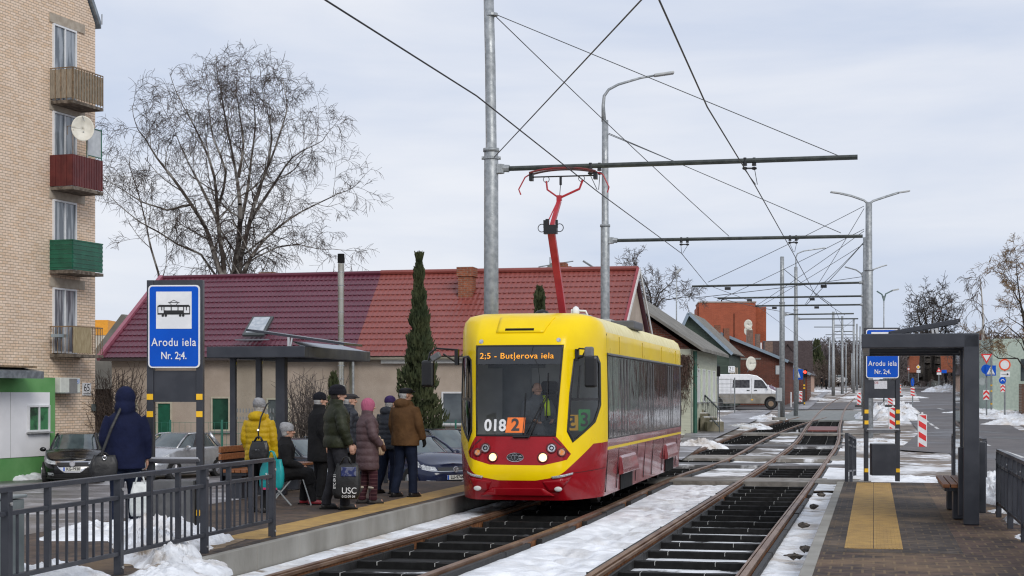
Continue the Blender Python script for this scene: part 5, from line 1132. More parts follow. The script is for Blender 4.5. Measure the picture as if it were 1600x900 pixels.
# wall along the street from the near corner (px 1079) to the far corner (px 1118)
MB().b2((0, 0, -.2), (12.0, 7.5, E)).build('wall', MINT, t)
MB().poly([(0, 0, E), (0, 7.5, E), (0, 3.6, Rg)], (12.0, 0, 0)).build('gable', brick('old brick gable', (.25, .07, .035), (.15, .045, .03), (.2, .15, .12), .25, .075, .012, 'yz', .9, stain=.4), t)
MB().poly([(-.4, -.55, E - .12), (-.4, 3.6, Rg + .08), (-.4, 3.6, Rg + .2), (-.4, -.55, E + .02)], (12.9, 0, 0)).build('roof', ASB, t); MB().poly([(-.4, 8, E - .12), (-.4, 3.6, Rg + .08), (-.4, 3.6, Rg + .2), (-.4, 8, E + .02)], (12.9, 0, 0)).build('roof', ASB, t)
for x in (2.6, 5.0, 7.4, 9.8):
    win(t, x, E - 2.3, .95, 1.5, -.03)
    for s in (-1, 1): MB().box((x + s * .72, -.05, E - 1.55), (.40, .05, 1.5)).build('shutter', M('mint shutter', (.60, .66, .54)), t)
MB().tube([(.15, -.18, E - .1), (.15, -.18, .2)], .09, 8).build('downpipe', M('dark green paint', (.02, .09, .06)), t)
vn = MB(); rr = random.Random(5)
for k in range(900):
    p = Vector((rr.uniform(-.22, -.02), rr.gauss(.35, .22), E - .25 - abs(rr.gauss(0, .8)))); vn.bar(p, p + Vector((rr.uniform(-.1, .1), rr.uniform(-.15, .15), rr.uniform(-.4, .1))), .014)
tag(vn.build('climbing_plant', M('dry vine', (.06, .035, .025), (.12, .07, .05)), loc=t.location, rz=R(90) - A), 'dry brown climbing plant on the near end of the pale green house', 'climber')
# dark green house number 21
t, w_, H, RH = house('dark green timber house with house number 21 and a grey roof with blue trim', 'green_house', 1050, 1137, 549, 490, 634, 118, 10, DGB, ASB, .30, trim=BLT)
for k in range(4): MB().box((w_ + .04, 1.0 + k * 1.8, H * .52), (.06, .35, 1.6)).build('window_trim', M('cream trim', (.5, .42, .33)), t)
pl_ = thing('house_number', 'white number plate 21 on the dark green house', 'number plate', at(1143.5, 577, 91.8), -A); pl_.location = at(1143, 577, 115.5)
MB().box((0, 0, 0), (.30, .02, .30)).build('plate', WHITE, pl_); text('number', '21', .26, M('sign black', (.01, .01, .01)), pl_, (0, -.012, .02)); MB().box((0, -.012, -.11), (.24, .004, .025)).build('street_line', M('grey ink', (.25, .25, .25)), pl_); pl_.scale = (1.5, 1, 1.5)
sdish = []
def dish(label, px, py, d, r, rz=0):
    q = thing('satellite_dish', label, 'satellite dish', at(px, py, d), rz, 'satellite dishes on the street houses')
    m = MB(); m.grid(lambda a, b: Vector((r * .85 * a * math.cos(b), -.12 * r * a * a, r * a * math.sin(b))), [0, .4, .75, 1], [2 * math.pi * k / 20 for k in range(21)]); m.build('dish', M('dish white', (.60, .58, .50)), q, smooth=True, solid=.02); MB().bar((0, 0, 0), (0, .4, -r * 1.2), .05).build('mount', STEEL, q)
dish('large round satellite dish at the corner of the dark green house', 1173, 568, 116, .50, R(25))
# brick house behind, dark roof sloping right, and further roofs
t, w_, H, RH = house('dark red brick house with a dark roof and grey bargeboard behind the white van', 'brick_house', 1088, 1221, 563, 518, 634, 131, 14, BRK, M('dark slate roof', (.05, .05, .055), (.10, .09, .09), rough=.7), .22, trim=BLT)
MB().box((w_ * .62, -.03, H + .1), (1.6, .05, .12)).build('lintel', CONC, t)
t, w_, H, RH = house('low grey brick outbuilding with a lean-to roof right of the brick house', 'outbuilding', 1180, 1258, 583, 553, 630, 148, 9, BRK, M('grey sheet roof', (.16, .17, .19), (.24, .25, .27), rough=.6), .15, trim=BLT)
t, w_, H, RH = house('dark brown roofed house with a pink plastered gable far down the street', 'pink_house', 1197, 1262, 582, 538, 612, 185, 16, PINK, M('dark brown roof', (.045, .03, .03), (.07, .05, .05), rough=.8), .5)
MB().poly([(-.4, -.6, H - .3), (w_ + .4, -.6, H - .3), (w_ + .35, -.1, RH + .3), (-.4, -.1, RH + .3)], (0, .3, .1)).build('roof_side', M('dark brown roof', (.045, .03, .03)), t)
# orange brick apartment block far behind
OB2 = brick('bright orange brick', (.37, .095, .05), (.31, .08, .045), (.34, .12, .07), .5, .15, .02, 'xz', .9, stain=.15)
a = at(1092, 617, 240); t = thing('orange_brick_block', 'plain orange brick apartment block rising far behind the street houses', 'apartment block', (a.x, 240, -.5), -R(4))
zt = at(0, 473, 240).z + .5; xw = 88 * 240 / F; MB().b2((0, 0, 0), (xw, 10, zt)).build('wall', OB2, t); MB().b2((-.25, .4, 0), (0, 10, zt - .6)).build('wall', OB2, t)
MB().b2((-.1, -.1, zt), (xw + .1, 10, zt + .18)).build('parapet', M('parapet grey', (.3, .25, .22)), t)
MB().b2((xw, .8, 0), (xw + 1.6, 12, zt - .6)).build('stair_wall', brick('bright orange brick yz', (.40, .09, .04), (.33, .075, .035), (.3, .12, .07), .5, .15, .02, 'xz', .9), t)
for k in range(3):
    for j in range(5): MB().b2((xw + .25 + k * .5, .72, 1.2 + j * 1.9), (xw + .45 + k * .5, .80, 2.5 + j * 1.9)).build('window', WHT, t)
MB().tube([(xw * .62, -.08, 1), (xw * .62, -.08, zt * .9)], .05, 4).build('downpipe', BLACK, t); MB().tube([(xw * .42, 3, zt), (xw * .42, 3, zt + .6)], .1, 5).tube([(xw * .42, 3, zt + .6), (xw * .52, 3, zt + .6)], .05, 5).build('roof_aerial', BLACK, t)
for k, (px, py) in enumerate(((1169, 507), (1169, 517))): dish(['upper', 'lower'][k] + ' of the two white dishes in front of the orange brick block', px, py, 160, .48)
t = thing('rooftop_chimneys', 'pair of orange brick chimneys on the roof below the orange block', 'chimney', at(1124, 515, 130)); MB().b2((-.35, 0, -.8), (.1, .5, .35)).b2((.35, 0, -1.0), (.8, .5, .1)).build('stack', OBR, t)
t = thing('chimney_stack', 'weathered brick chimney stack right of the two dishes', 'chimney', at(1175, 520, 150)); MB().b2((-.45, 0, -1.6), (.1, .5, .25)).b2((.35, 0, -1.6), (.75, .5, -.1)).b2((1.2, 0, -1.8), (1.9, .4, -.8)).build('stack', M('sooty brick', (.12, .08, .06), (.2, .12, .09)), t)
# right side far houses
t, w_, H, RH = house('far orange brick house with a wide grey roof behind the big dark tree', 'far_brick_house', 1421, 1502, 556, 527, 582, 240, 14, brick('orange brick far', (.40, .12, .06), (.33, .09, .045), (.3, .15, .1), .5, .15, .02), ASB, .45)
t, w_, H, RH = house('far grey roofed red house with a dark gable behind the pedestrian sign', 'far_red_house', 1512, 1552, 556, 515, 588, 200, 12, M('oxblood boards', (.09, .02, .025), (.13, .03, .03)), M('brown tile roof', (.10, .08, .07), (.15, .12, .11)), .55)
t = thing('pale_building', 'pale green grey building at the right edge behind the traffic signs', 'building', at(1590, 617, 105)); MB().b2((-1.6, 0, -1), (2.4, 6, 3.6)).build('wall', M('pale green plaster', (.38, .46, .40), (.45, .53, .46)), t); MB().b2((.2, -.03, .9), (1.1, -.001, 2.3)).build('window', WGL, t)
t = thing('brick_column', 'brick gate column at the right edge of the photo', 'gate column', G(1603, 655)); MB().b2((-.25, 0, -.1), (1.2, .5, 2.0)).build('shaft', brick('tan brick', (.30, .17, .12), (.24, .13, .09), (.3, .25, .2), .25, .075, .01), t)
t = thing('kiosk', 'small red and grey kiosk far behind the blue pedestrian sign', 'kiosk', at(1560, 617, 125)); MB().b2((-1.2, 0, -.6), (1.1, 2, 1.6)).build('wall', M('kiosk grey', (.33, .34, .36)), t); MB().b2((-1.5, -.05, -.6), (-1.2, .3, 1.5)).b2((-1.5, -.05, 1.5), (.2, .2, 1.7)).build('frame', SIGNRED, t)
# green wire fence panels behind the cars, steps with railings at the mint house
fc = thing('mesh_fence', 'green wire mesh fence between the parked cars and the house', 'fence', W(-12, 55, 0)); fi = fc.location
FG = M('fence green', (.02, .14, .10), rough=.5)
for px in (266, 347, 410, 482, 565, 680, 712):
    p = at(px, 700, 55.5) - fi; MB().bar((p.x, p.y, -.7), (p.x, p.y, at(0, 656, 55.5).z), .06).build('post', FG, fc)
m = MB(); x0, x1 = at(160, 0, 55.5).x - fi.x, at(720, 0, 55.5).x - fi.x; y0 = 55.5 - fi.y
for k in range(int((x1 - x0) / .2)): m.bar((x0 + k * .2, y0, -.6), (x0 + k * .2, y0, at(0, 660, 55.5).z), .008)
for k in range(5): m.bar((x0, y0, -.5 + k * .38), (x1, y0, -.5 + k * .38), .010)
m.build('mesh_panel', FG, fc)
st = thing('step_railing', 'dark metal stair railing beside the stone steps of the pale green house', 'railing', G(1100, 655)); o = st.location
DM = M('dark iron', (.03, .04, .045), rough=.5)
p0, p1 = at(1099, 615, 76) - o, at(1124, 640, 70) - o
MB().bar(p0, p1, .05).bar(p0 + Vector((0, 0, -.75)), p1 + Vector((0, 0, -.75)), .04).build('hand_rail', DM, st)
for k in range(9): p = p0 + (p1 - p0) * k / 8; MB().bar(p, p + Vector((0, 0, -.78 - (.2 if k in (0, 8) else 0))), .03).build('bar', DM, st)
p2, p3 = at(1074, 610, 78) - o, at(1098, 610, 77) - o
MB().bar(p2, p3, .05).build('hand_rail', DM, st)
for k in range(7): p = p2 + (p3 - p2) * k / 6; MB().bar(p, p + Vector((0, 0, -.8)), .03).build('bar', DM, st)
sp_ = thing('stone_steps', 'mossy stone steps with snow beside the pale green house', 'steps', at(1085, 640, 76)); STN = M('mossy stone', (.13, .12, .08), (.24, .22, .16), scale=3, rough=.9, bump=.4)
for k in range(6): MB().box((k * .20 - .5, -k * .8 + .6, .05 - k * .17), (.75, .85, .6)).build('step', STN, sp_, bev=.03); MB().box((k * .20 - .45, -k * .8 + .55, .37 - k * .17), (.5, .5, .06)).build('step_snow', SNOW, sp_, bev=.02)
# timber fences and garden fence in the distance (left of the crossing)
#t = thing('board_fence', 'low grey board fence at the end of the far footway', 'fence', at(1272, 606, 200)); MB().bar((-1.6, -14, .3), (.6, 14, .5), .08, 1.5).build('boards', BRN, t)
t = thing('iron_fence', 'low grey metal fence in front of the big dark tree', 'fence', G(1470, 607)); m = MB(); o = t.location
a, b = G(1436, 600) - o, G(1476, 609) - o
for k in range(40): p = a + (b - a) * k / 39; m.bar(p, p + Vector((0, 0, 1.2)), .06)
m.bar(a + Vector((0, 0, 1.2)), b + Vector((0, 0, 1.2)), .08).bar(a + Vector((0, 0, .3)), b + Vector((0, 0, .3)), .06); m.build('bars', M('grey green iron', (.15, .17, .16)), t)
# ------------------------------------------------------------------ cars and the van (local: nose towards -y, x to the viewer's right)
CGL = M('car glass', (.03, .04, .045), (.075, .10, .105), scale=1.2, rough=.04, spec=.9)
LENS = M('headlamp lens', (.30, .32, .34), (.62, .64, .66), scale=18, rough=.08, spec=.9)
TYRE = M('tyre rubber', (.015, .015, .016), (.03, .03, .03), rough=.85); ALLOY = M('alloy rim', (.38, .38, .40), rough=.3, metal=.8)
def car(label, name, loc, rz, L_=4.25, W_=1.78, H=1.46, paint=None, plate=None, face='plain', ws=1.05, roof=(1.95, 3.35), hood=(.74, 1.0), group='cars parked behind the left platform', wheel=.31):
    t = thing(name, label, 'car', loc, rz, group); w2, l2 = W_ / 2, L_ / 2
    def ztop(y): return hood[0] + (hood[1] - hood[0]) * sstep(0, ws + .15, y) ** .8 - .06 * sstep(L_ * .8, L_, y)
    def body(s, k):               # s in 0..1 half perimeter from nose centre to tail centre, sign = side
        sg = 1 if s >= 0 else -1; a = abs(s) * math.pi; n = 4.6
        c, sn_ = math.cos(a), math.sin(a); x = w2 * abs(sn_) ** (2 / n); y = l2 - l2 * (1 if c > 0 else -1) * abs(c) ** (2 / n)
        zt = ztop(y); z = .17 + (zt - .17) * k
        inw = .05 * sstep(.5, 0, k) + .07 * sstep(.55, 1, k); x *= 1 - inw
        f = sstep(.9, 0, y); y += f * (.16 * sstep(.62, 1.0, k) + .06 * sstep(.3, 0, k)); f2 = sstep(L_ - .9, L_, y); y -= f2 * (.10 * sstep(.6, 1, k))
        return Vector((sg * x, y, z))
    P = [i / 44 for i in range(45)]; us = [-p for p in P[:0:-1]] + P
    hx = lambda x: math.asin(min(1, (abs(x) / w2)) ** 2.3) / math.pi * (1 if x >= 0 else -1)
    def zk(z): return (z - .17) / (hood[0] - .17)
    def R4(x0, x1, z0, z1): return [(hx(x0), zk(z0)), (hx(x1), zk(z0)), (hx(x1), zk(z1)), (hx(x0), zk(z1))]
    rgn = []; trimn = 0
    m = MB().shell(body, us, [0, .1, .22, .35, .5, .62, .75, .88, 1], [([(-1, 0), (1, 0), (1, .06), (-1, .06)], 1)], base=0)
    # bonnet, boot and shoulder surface
    yy = [0, .02, .06, .12, .2, .35, .6, .9, 1.2, 1.6, 2.2, 3, L_ - .9, L_ - .45, L_ - .2, L_ - .06, L_]
    def top(a, i):
        s0 = i; p = body(s0, 1); return Vector((p.x * a, p.y, p.z + .045 * (1 - a * a)))
    m.grid(lambda a, s: (lambda p: Vector((p.x * a, p.y - .03 * (1 - a * a) * sstep(.5, 0, p.y), p.z + .05 * (1 - abs(a) ** 2.5))))(body(s, 1)), [-1, -.94, -.8, -.5, 0, .5, .8, .94, 1], P, 0)
    bd = m.build('body', [paint, M('sill black', (.02, .02, .022), rough=.6)], t, smooth=True, weld=True)
    # greenhouse
    yb0, yb1 = ws, L_ - .35
    def gh(a, k):
        a2 = a * math.pi * 2; c, sn_ = math.cos(a2), math.sin(a2); n = 3.6; kk = k
        hw = (w2 * .86) * (1 - kk) + (w2 * .66) * kk; y0 = yb0 + (roof[0] - yb0) * kk; y1 = yb1 + (roof[1] - yb1) * kk
        x = hw * (1 if sn_ > 0 else -1) * abs(sn_) ** (2 / n); y = (y0 + y1) / 2 - (y1 - y0) / 2 * (1 if c > 0 else -1) * abs(c) ** (2 / n)
        return Vector((x, y, ztop(y0 if kk < .5 else ws) * 0 + (hood[1] - .06) * (1 - kk) + (H - .05) * kk + .02 * kk * (1 - abs(x) / w2)))
    MB().grid(gh, [i / 48 for i in range(49)], [0, .25, .5, .75, 1]).build('windows', CGL, t, smooth=True)
    rf = MB(); rf.grid(lambda a, k: (lambda p: Vector((p.x * k, (roof[0] + roof[1]) / 2 + (p.y - (roof[0] + roof[1]) / 2) * k, H + .0 - .05 * k ** 3 + .004)))(gh(a, 1)), [i / 48 for i in range(49)], [0, .5, .8, .93, 1.0]); rf.build('roof', paint, t, smooth=True)
    pil = MB()
    for sg in (-1, 1):
        f0 = Vector((sg * w2 * .80, ws + .05, hood[1] - .05)); f1 = Vector((sg * w2 * .62, roof[0] + .03, H - .045)); pil.tube([f0, (f0 + f1) / 2 + Vector((0, 0, .03)), f1], [.035, .03, .03], 6)
        pil.tube([f1, Vector((sg * w2 * .645, (roof[0] + roof[1]) / 2, H - .03)), Vector((sg * w2 * .62, roof[1], H - .05))], .03, 6)
        b0 = Vector((sg * w2 * .83, (ws + L_) / 2, hood[1] - .02)); pil.tube([b0, Vector((sg * w2 * .655, (ws + L_) / 2, H - .05))], .035, 6); pil.tube([Vector((sg * w2 * .80, L_ - .55, hood[1])), Vector((sg * w2 * .62, roof[1], H - .06))], .07, 6)
    pil.build('pillars', paint, t, smooth=True)
    MB().tube([gh(.5 * 0 + x, .0) for x in (-.0,)] + [Vector((0, ws, hood[1] - .04))], .01, 4) if False else None
    for sg in (-1, 1):
        MB().ell((sg * (w2 + .03), ws + .45, hood[1] + .02), (.10, .05, .07), 12).build('wing_mirror', paint, t, smooth=True)
        for y in (.82, L_ - .85):
            x = sg * (w2 - .11); wb = MB().tube([(x - sg * .11, y, wheel), (x + sg * .10, y, wheel)], wheel, 24).build('wheel', TYRE, t, bev=.02)
            rm = MB().disc((x + sg * .102, y, wheel), wheel * .66, (sg, 0, 0), .006, 24); rm.disc((x + sg * .108, y, wheel), wheel * .16, (sg, 0, 0), .01, 12)
            for k in range(5): a = k * 2 * math.pi / 5; rm.bar((x + sg * .112, y, wheel), (x + sg * .112, y + math.cos(a) * wheel * .62, wheel + math.sin(a) * wheel * .62), .05, .01)
            rm.build('rim', ALLOY, wb)
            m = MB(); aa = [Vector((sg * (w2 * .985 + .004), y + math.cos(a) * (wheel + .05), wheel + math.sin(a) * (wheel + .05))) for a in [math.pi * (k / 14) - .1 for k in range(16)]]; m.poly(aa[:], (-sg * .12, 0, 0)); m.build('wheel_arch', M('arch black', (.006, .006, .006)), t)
    # front face details follow the nose surface
    def fp(name, polys, mat, d=.004, par=t, th=.006):
        m = MB()
        for pg in polys:
            pg = [(hx(x), zk(z)) for x, z in pg]
            m.shell(lambda a, b: (lambda p: Vector((p.x, p.y - d, p.z)))(body(a, b)), [hx(x * w2 / 14) for x in range(-14, 15)], [0, .2, .4, .6, .8, 1], [(pg, 0)], base=None)
        return m.build(name, mat, par, smooth=True, weld=True, solid=0)
    def rect(x0, x1, z0, z1): return [(x0, z0), (x1, z0), (x1, z1), (x0, z1)]
    for sg in (-1, 1):
        hl = [(sg * .50, hood[0] - .13), (sg * .84, hood[0] - .14), (sg * .85, hood[0] - .02), (sg * .54, hood[0] - .035)]; fp('headlight', [hl], LENS, .008)
        fp('fog_light', [rect(sg * .56, sg * .74, .28, .36)], LENS, .008)
    GR = M('grille black', (.012, .012, .013), (.03, .03, .03), scale=60, rough=.4, stretch=(1, 1, 8))
    if face == 'ring':            # tall chrome-edged grille with four rings
        fp('grille', [[(-.30, .26), (.30, .26), (.38, .70), (-.38, .70)]], CHROME, .006); fp('grille_mesh', [[(-.265, .285), (.265, .285), (.345, .675), (-.345, .675)]], GR, .012); bz_ = .615
        fp('lower_grille', [rect(-.8, -.42, .24, .36), rect(.42, .8, .24, .36)], GR, .006)
        r_ = MB(); [r_.ring((x, -.035, bz_), .048, .010, (0, -1, 0), 16, 6) for x in (-.105, -.035, .035, .105)]; r_.build('badge', CHROME, t)
    elif face == 'v':             # dark grille with a chrome surround narrowing down
        fp('grille', [[(-.22, .36), (.22, .36), (.54, .70), (-.54, .70)]], CHROME, .006); fp('grille_mesh', [[(-.46, .57), (.46, .57), (.50, .67), (-.50, .67)]], GR, .012); bz_ = .625
        fp('lower_grille', [rect(-.62, .62, .22, .33)], GR, .006)
        MB().ring((0, -.02, bz_), .075, .012, (0, -1, 0), 20, 6).disc((0, -.012, bz_), .07, (0, -1, 0), .006, 20).bar((-.04, -.03, bz_ + .05), (0, -.03, bz_ - .05), .014).bar((.04, -.03, bz_ + .05), (0, -.03, bz_ - .05), .014).build('badge', CHROME, t)
    else:
        fp('grille', [rect(-.48, .48, .60, .69)], GR, .008); fp('grille_trim', [rect(-.80, .80, .588, .600)], CHROME, .012); bz_ = .64
        fp('lower_grille', [rect(-.66, .66, .24, .36)], GR, .006); fp('lower_trim', [rect(-.66, .66, .245, .257)], CHROME, .012)
        MB().ring((0, -.02, bz_), .068, .011, (0, -1, 0), 20, 6).disc((0, -.012, bz_), .06, (0, -1, 0), .006, 20, 0).bar((-.035, -.03, bz_ + .04), (0, -.03, bz_ - .045), .013).bar((.035, -.03, bz_ + .04), (0, -.03, bz_ - .045), .013).build('badge', CHROME, t)
    if plate:
        zp = .44 if face != 'v' else .47; pb = MB().box((0, -.022, zp), (.52, .015, .115)).build('number_plate', M('plate white', (.62, .62, .58)), t); MB().box((-.238, -.032, zp), (.04, .006, .11)).build('plate_band', SIGNBLUE, pb)
        text('plate_text', plate, .125, M('sign black', (.01, .01, .01)), pb, (.025, -.033, zp), sx=.86, bold=.003)
    wp_ = MB().bar((-.45, ws + .08, hood[1] + .0), (.1, ws + .03, hood[1] + .01), .015).build('wiper', BLACK, t)
    MB().box((0, roof[0] + .12, H - .10), (.2, .04, .06)).build('rear_view_mirror', BLACK, t)
    return t
BLKP = M('black car paint', (.005, .005, .006), (.007, .007, .008), rough=.2, coat=.3, spec=.35); SILP = M('silver car paint', (.42, .43, .45), rough=.25, metal=.6, coat=.6); NAVY = M('navy car paint', (.007, .012, .04), (.009, .015, .05), rough=.2, coat=.3, spec=.35)
DNAV = M('dark blue grey car paint', (.010, .014, .024), rough=.2, coat=.3, spec=.35); ANTH = M('anthracite car paint', (.012, .014, .019), rough=.2, coat=.3, spec=.35)
def gl(px, d, z): b = at(px, HZ, d); return Vector((b.x, b.y, z))
car('black estate car with number plate KG-8930 parked by the brick block', 'parked_car', gl(113, 49, -.74), R(12), L_=4.7, W_=1.84, H=1.50, paint=BLKP, plate='KG-8930', face='v', roof=(2.0, 4.0))
car('silver hatchback seen between the posts of the left stop board', 'parked_car', gl(213, 51, -.74), R(-22), L_=4.2, W_=1.78, H=1.48, paint=SILP, face='plain', roof=(2.0, 3.3))
car('dark blue car half hidden behind the shelter and the seated woman', 'parked_car', gl(552, 43.5, -.70), R(52), L_=4.5, W_=1.78, H=1.46, paint=DNAV, face='plain')
car('dark car with four-ring badge and plate MM-6223 behind the brown-coated man', 'parked_car', gl(668, 43.2, -.62), R(30), L_=4.5, W_=1.80, H=1.40, paint=ANTH, plate='MM-6223', face='ring', roof=(2.1, 3.5))
car('navy blue hatchback with plate LU-9744 nearest to the tram cab', 'parked_car', gl(712, 41.6, -.58), R(33), L_=4.25, W_=1.80, H=1.45, paint=NAVY, plate='LU-9744', face='plain')
car('dark estate car roof and windscreen behind the navy hatchback', 'parked_car', gl(752, 47, -.62), R(33), L_=4.5, W_=1.8, H=1.56, paint=DNAV, face='plain')
car('small black car behind the grey puffer jacket, only its side and wheel visible', 'parked_car', gl(590, 44.2, -.66), R(32), L_=4.2, W_=1.76, H=1.46, paint=BLKP, face='plain')
# far cars
for i, (px, py, rz, pm, lb, kd) in enumerate([(1410, 607, 80, DNAV, 'dark grey car crossing the far right road', 'car'), (1405, 598, 20, SILP, 'pale car behind the dark grey car on the far right road', 'car'),
        (1318, 598, 85, SILP, 'silver car parked behind the far masts', 'car'), (1330, 599, 85, WHITE, 'white car parked behind the far masts', 'car'), (1308, 597, 80, SIGNRED, 'red car seen far behind the masts', 'car'), (1216, 622, 100, M('plum car paint', (.16, .10, .16), rough=.2, coat=1), 'plum coloured car behind the nose of the white van', 'car')]):
    p = at(px, py, (252, 300, 290, 285, 300, 126)[i]); car(lb, 'distant_car', (p.x, p.y, p.z), R(rz), paint=pm, group='distant cars')
# the white van, side on: local x = length (nose at +x)
VW = M('white van paint', (.72, .73, .76), (.78, .79, .81), rough=.3, coat=.4); VG = M('road dirt on van', (.16, .145, .12), (.24, .22, .19), scale=2, rough=.7)
vn = thing('van', 'white panel van with a dirty grey lower half standing across the street crossing', 'van', gl(1098, 114, 0), -R(2)); zb_ = at(0, 638.5, 114).z; vn.location.z = zb_
prof = [(0, .36), (0, 2.12), (.12, 2.32), (.6, 2.40), (3.2, 2.40), (3.75, 2.30), (4.1, 2.08), (4.55, 1.55), (4.72, 1.38), (5.15, 1.18), (5.28, .95), (5.30, .45), (5.15, .34)]
s_ = 1.0; vx = -.1
def vprof(a, y, ins=0): return [(x, y, z) for x, z in a]
up = [(0, 1.02), (0, 2.12), (.12, 2.32), (.6, 2.40), (3.2, 2.40), (3.75, 2.30), (4.1, 2.08), (4.55, 1.55), (4.72, 1.38), (5.15, 1.18), (5.22, 1.02)]; lo_ = [(0, .36), (0, 1.018), (5.22, 1.018), (5.30, .9), (5.30, .45), (5.15, .34)]
MB().poly([(x, 0, z) for x, z in up][::-1], (0, 1.85, 0)).build('body', VW, vn, bev=.05); MB().poly([(x, -.003, z) for x, z in lo_][::-1], (0, 1.856, 0)).build('lower_body', VG, vn, bev=.03)
for nm, pg in (('side_window', [(2.05, 1.45), (3.25, 1.45), (3.25, 2.0), (2.1, 2.0)]), ('door_window', [(3.55, 1.42), (4.48, 1.42), (4.2, 1.88), (4.05, 2.0), (3.58, 2.0)])):
    MB().flat(pg, -.012, .01).build(nm, M('van glass', (.03, .03, .035), (.07, .07, .075), rough=.08), vn)
MB().poly([(4.14, .1, 2.02), (4.14, 1.75, 2.02), (4.53, 1.75, 1.58), (4.53, .1, 1.58)], (.02, 0, .02)).build('windscreen', CGL, vn)
j = MB()
for x in (1.95, 3.38, 4.75): j.box((x, -.006, 1.35), (.02, .008, 1.5 if x < 4 else .7))
for z in (1.3, 1.7, 2.05): j.box((.95, -.006, z), (1.8, .008, .015))
j.box((2.65, -.006, 1.02), (5.1, .01, .03)); j.build('panel_joint', M('joint grey', (.3, .3, .3)), vn)
for x in (3.15, 3.65): MB().box((x, -.03, 1.27), (.2, .03, .05)).build('door_handle', BLACK, vn)
for x in (.95, 3.42): MB().box((x, -.02, .62), (.12, .02, .08)).build('side_marker', YEL, vn)
MB().box((4.5, -.16, 1.50), (.12, .2, .30)).build('wing_mirror', VW, vn, bev=.03)
for x in (4.72, .95):
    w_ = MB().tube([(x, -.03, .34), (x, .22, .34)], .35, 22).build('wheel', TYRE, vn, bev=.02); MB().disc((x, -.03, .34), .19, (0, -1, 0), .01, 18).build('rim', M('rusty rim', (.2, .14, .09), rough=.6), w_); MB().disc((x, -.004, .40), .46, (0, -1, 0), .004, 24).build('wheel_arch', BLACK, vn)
# ------------------------------------------------------------------ trees, shrubs
def seg(V, Fc, p, q, r0, r1, n=3):
    d = q - p
    if d.length < 1e-6: return
    d.normalize(); x = d.orthogonal().normalized(); y = d.cross(x); o = len(V)
    for c, r in ((p, r0), (q, r1)):
        for j in range(n):
            a = 2 * math.pi * j / n; V.append(c + x * (r * math.cos(a)) + y * (r * math.sin(a)))
    for j in range(n): Fc.append((o + j, o + (j + 1) % n, o + n + (j + 1) % n, o + n + j))
def limb(V, Fc, path, r0, r1, n=5):
    k = len(path) - 1
    for i in range(k): seg(V, Fc, path[i], path[i + 1], r0 + (r1 - r0) * i / k, r0 + (r1 - r0) * (i + 1) / k, n)
def grow(TV, TF, CV, CF, p, d, L_, r, depth, rng, droop=.0, kids=4, minr=.012, spread=.7, wob=.16):
    n = 5 if depth > 1 else 4; path = [p]; dd = d.copy(); st = L_ / n
    for i in range(n):
        dd = (dd + Vector((rng.gauss(0, wob), rng.gauss(0, wob), rng.gauss(0, wob) + (.10 if depth > 2 else -droop * (.35 + .5 * i / n))))).normalized(); path.append(path[-1] + dd * st)
    V, Fc = (TV, TF) if depth > 2 else (CV, CF)
    limb(V, Fc, path, r, max(minr * .8, r * .45), 5 if depth > 2 else 3)
    if depth == 0: return
    for k in range(kids + (2 if depth == 1 else 0)):
        t = .25 + .75 * (k + rng.random()) / (kids + (2 if depth == 1 else 0)); i = min(n - 1, int(t * n)); q = path[i] + (path[i + 1] - path[i]) * (t * n - i); ax = (path[i + 1] - path[i]).normalized()
        o = ax.orthogonal().normalized(); o.rotate(Matrix.Rotation(rng.uniform(0, 2 * math.pi), 3, ax)); nd = (ax * (1 - spread * .6) + o * spread * rng.uniform(.6, 1.2)).normalized()
        grow(TV, TF, CV, CF, q, nd, L_ * rng.uniform(.45, .68), max(minr, r * .5), depth - 1, rng, droop, kids, minr, spread, wob)
def mk(V, Fc, name, mat, par, smooth=False):
    me = bpy.data.meshes.new(name); me.from_pydata([tuple(v) for v in V], [], Fc); me.materials.append(mat); o = bpy.data.objects.new(name, me); COL.objects.link(o); o.parent = par; return o
BARK = M('dark bark', (.030, .024, .02), (.065, .055, .045), scale=6, rough=.9); BIRCH = M('birch bark', (.07, .055, .045), (.30, .28, .25), scale=2.2, rough=.9, lo=.45, hi=.6, stretch=(1, 1, .6)); TWIG = M('brown twigs', (.040, .028, .022), (.075, .055, .045), scale=1, rough=.9)
TANT = M('tan twigs and seeds', (.14, .085, .04), (.25, .17, .09), scale=1, rough=.9); GTW = M('grey twigs', (.085, .07, .062), (.13, .11, .10), scale=1, rough=.9)
